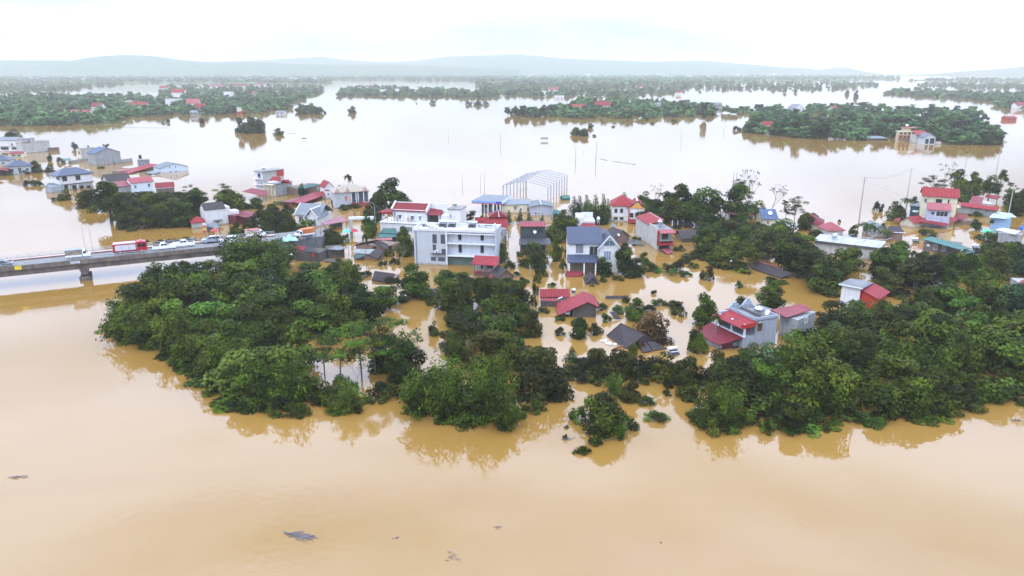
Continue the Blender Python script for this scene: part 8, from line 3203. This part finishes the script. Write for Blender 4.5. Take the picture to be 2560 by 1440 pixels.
for i, (u, v) in enumerate(((1508, 853), (1520, 859), (1530, 862))):
    c = MB()
    rr = random.Random(60 + i)
    for _ in range(5):
        x, y = rr.uniform(-.6, .6), rr.uniform(-.4, .4)
        c.box(x - .3, x + .3, y - .12, y + .12, -.1, rr.uniform(.1, .3))
    o = c.build("floating_rubbish", FRAMEW)
    p = P(u, v)
    o.location = (p.x, p.y, 0)
    tag(o, ("left", "middle", "right")[i] + " pale rubbish pile floating by the drowned tiled roof", "rubbish")
# ---------------------------------------------------------------- a label of its own for every plant
MARKS = [("the left wood's river tip", 300, 800), ("the road bridge pier", 218, 690), ("the fire engine", 327, 600), ("the two white pickups", 435, 600), ("the tall white house", 545, 535),
         ("the cottage with the red hip roof", 498, 560), ("the red shed by the tall white house", 620, 540), ("the grey-gabled cottage", 780, 530), ("the beige-roofed villa", 880, 495), ("the narrow three-storey house", 670, 450),
         ("the long magenta roof", 770, 495), ("the tarpaulin heap", 723, 590), ("the white lorry", 762, 582), ("the red-topped hut", 765, 635), ("the old brown-roofed house", 930, 610), ("the white terrace house", 1020, 545),
         ("the guesthouse", 1130, 640), ("the dark tiled roof", 958, 690), ("the red-roofed hut by the guesthouse", 1215, 665), ("the brown hut on the street", 1265, 690), ("the dark-walled house", 1330, 590),
         ("the filling station", 1220, 505), ("the grey gable store", 1355, 520), ("the white red-roofed villa", 1560, 525), ("the slate-roofed house", 1480, 640), ("the tall side wall house", 1620, 590), ("the row of dark sheds", 1705, 555),
         ("the roof with the blue tank", 1735, 590), ("the two-tier red house", 1848, 525), ("the blue-roofed house", 1930, 540), ("the dusty red hip roof", 2022, 558), ("the steel-trussed terrace", 2110, 610),
         ("the cream house", 2345, 505), ("the lilac house", 2340, 545), ("the upper right red house", 2455, 505), ("the blue tarpaulin house", 2500, 550), ("the long teal roof", 2365, 610), ("the green tarpaulin", 2468, 580),
         ("the white flat-roofed tower house", 2140, 730), ("the pink roof at the right edge", 2550, 706), ("the blue-grey terrace house", 1850, 810), ("the grey annex with pink roof", 1975, 790), ("the timber barn", 1440, 760),
         ("the drowned tiled roof", 1575, 845), ("the sunken long brown roof", 1915, 675), ("the withered brown tree", 1630, 800), ("the pale pool with bare stems", 880, 900), ("the bamboo headland", 1160, 990), ("the lone leafy bush in the river", 1500, 1030),
         ("the bend of the left wood's shore", 430, 900), ("the lower shore of the left wood", 640, 1000), ("the heart of the left wood", 600, 790), ("the upper edge of the left wood", 560, 680), ("the tall bamboo at the bridge end", 640, 620),
         ("the right end of the left wood", 900, 760), ("the dark grove before the guesthouse", 1200, 760), ("the grove above the headland", 1190, 870), ("the row of olive trees", 1520, 910), ("the near shore of the right wood", 1900, 1040),
         ("the middle shore of the right wood", 2150, 1030), ("the far right shore of the right wood", 2400, 1000), ("the front of the right wood", 2000, 930), ("the middle of the right wood", 2250, 880), ("the right edge of the right wood", 2500, 850),
         ("the channel in the right wood", 2340, 745), ("the wood above the channel", 2350, 680), ("the upper right wood's left end", 1820, 630), ("the wood below the terrace", 2060, 690), ("the big tree over the water", 270, 500),
         ("the brick house left of the pavilion", 415, 475), ("the white two-storey villa", 190, 450), ("the unpainted gable house", 270, 395), ("the slate hip house", 50, 420), ("the concrete stepped house", 95, 368),
         ("the white island house", 1928, 318), ("the yellow island house", 2265, 340), ("the island's little white house", 2105, 340), ("the island's right end", 2470, 350), ("the island's middle", 2180, 325), ("the central bank", 1330, 280),
         ("the wood behind the bridge", 420, 570), ("the palms by the cream house", 2250, 520), ("the upper wood's right part", 2500, 670), ("the pool before the timber barn", 1400, 820), ("the headland's back", 1010, 920),
         ("the right wood behind the annex", 2080, 830), ("the right wood's upper middle", 2220, 810), ("the right wood's upper right", 2420, 800), ("the right wood's lower middle", 2080, 970), ("the right wood's lower right", 2320, 960)]
ORD = ["first", "second", "third", "fourth", "fifth", "sixth", "seventh", "eighth", "ninth", "tenth", "eleventh", "twelfth"]


def size_word(h, kind):
    if kind in ("bush", "banana"):
        return "low " if h < 2.2 else ""
    return "tall " if h > 8.4 else ("low " if h < 4.6 else "")


groups = {}
for e, u, v, look, h, kind in PLANTS:
    if "label" in e:
        continue
    best = min(MARKS, key=lambda m: ((m[1] - u) ** 2 + ((m[2] - v) * 1.6) ** 2))
    du, dv = u - best[1], (v - best[2]) * 1.6
    if abs(du) < 22 and abs(dv) < 30:
        rel = "at"
    elif abs(du) > abs(dv):
        rel = "left of" if du < 0 else "right of"
    else:
        rel = "behind" if dv < 0 else "in front of"
    groups.setdefault((size_word(h, kind) + look, rel, best[0]), []).append((u, v, e))
for (look, rel, mark), items in groups.items():
    items.sort(key=lambda t: t[0])
    n = len(items)
    art = look
    for i, (u, v, e) in enumerate(items):
        if n == 1:
            e["label"] = "%s %s %s" % (art, rel, mark)
        elif n == 2:
            e["label"] = "%s %s %s, the %s one" % (art, rel, mark, ("left", "right")[i])
        else:
            e["label"] = "%s %s %s, %s from left" % (art, rel, mark, ORD[min(i, 11)])
        if len(e["label"].split()) > 16:
            w_ = e["label"].split()
            e["label"] = " ".join(w_[1:] if w_[0] in ("tall", "low") else w_)
        if len(e["label"].split()) > 16:
            e["label"] = e["label"].replace(", the left one", ", left").replace(", the right one", ", right").replace(" from left", "").replace("in front of", "before").replace(" of the left wood", " of left wood")
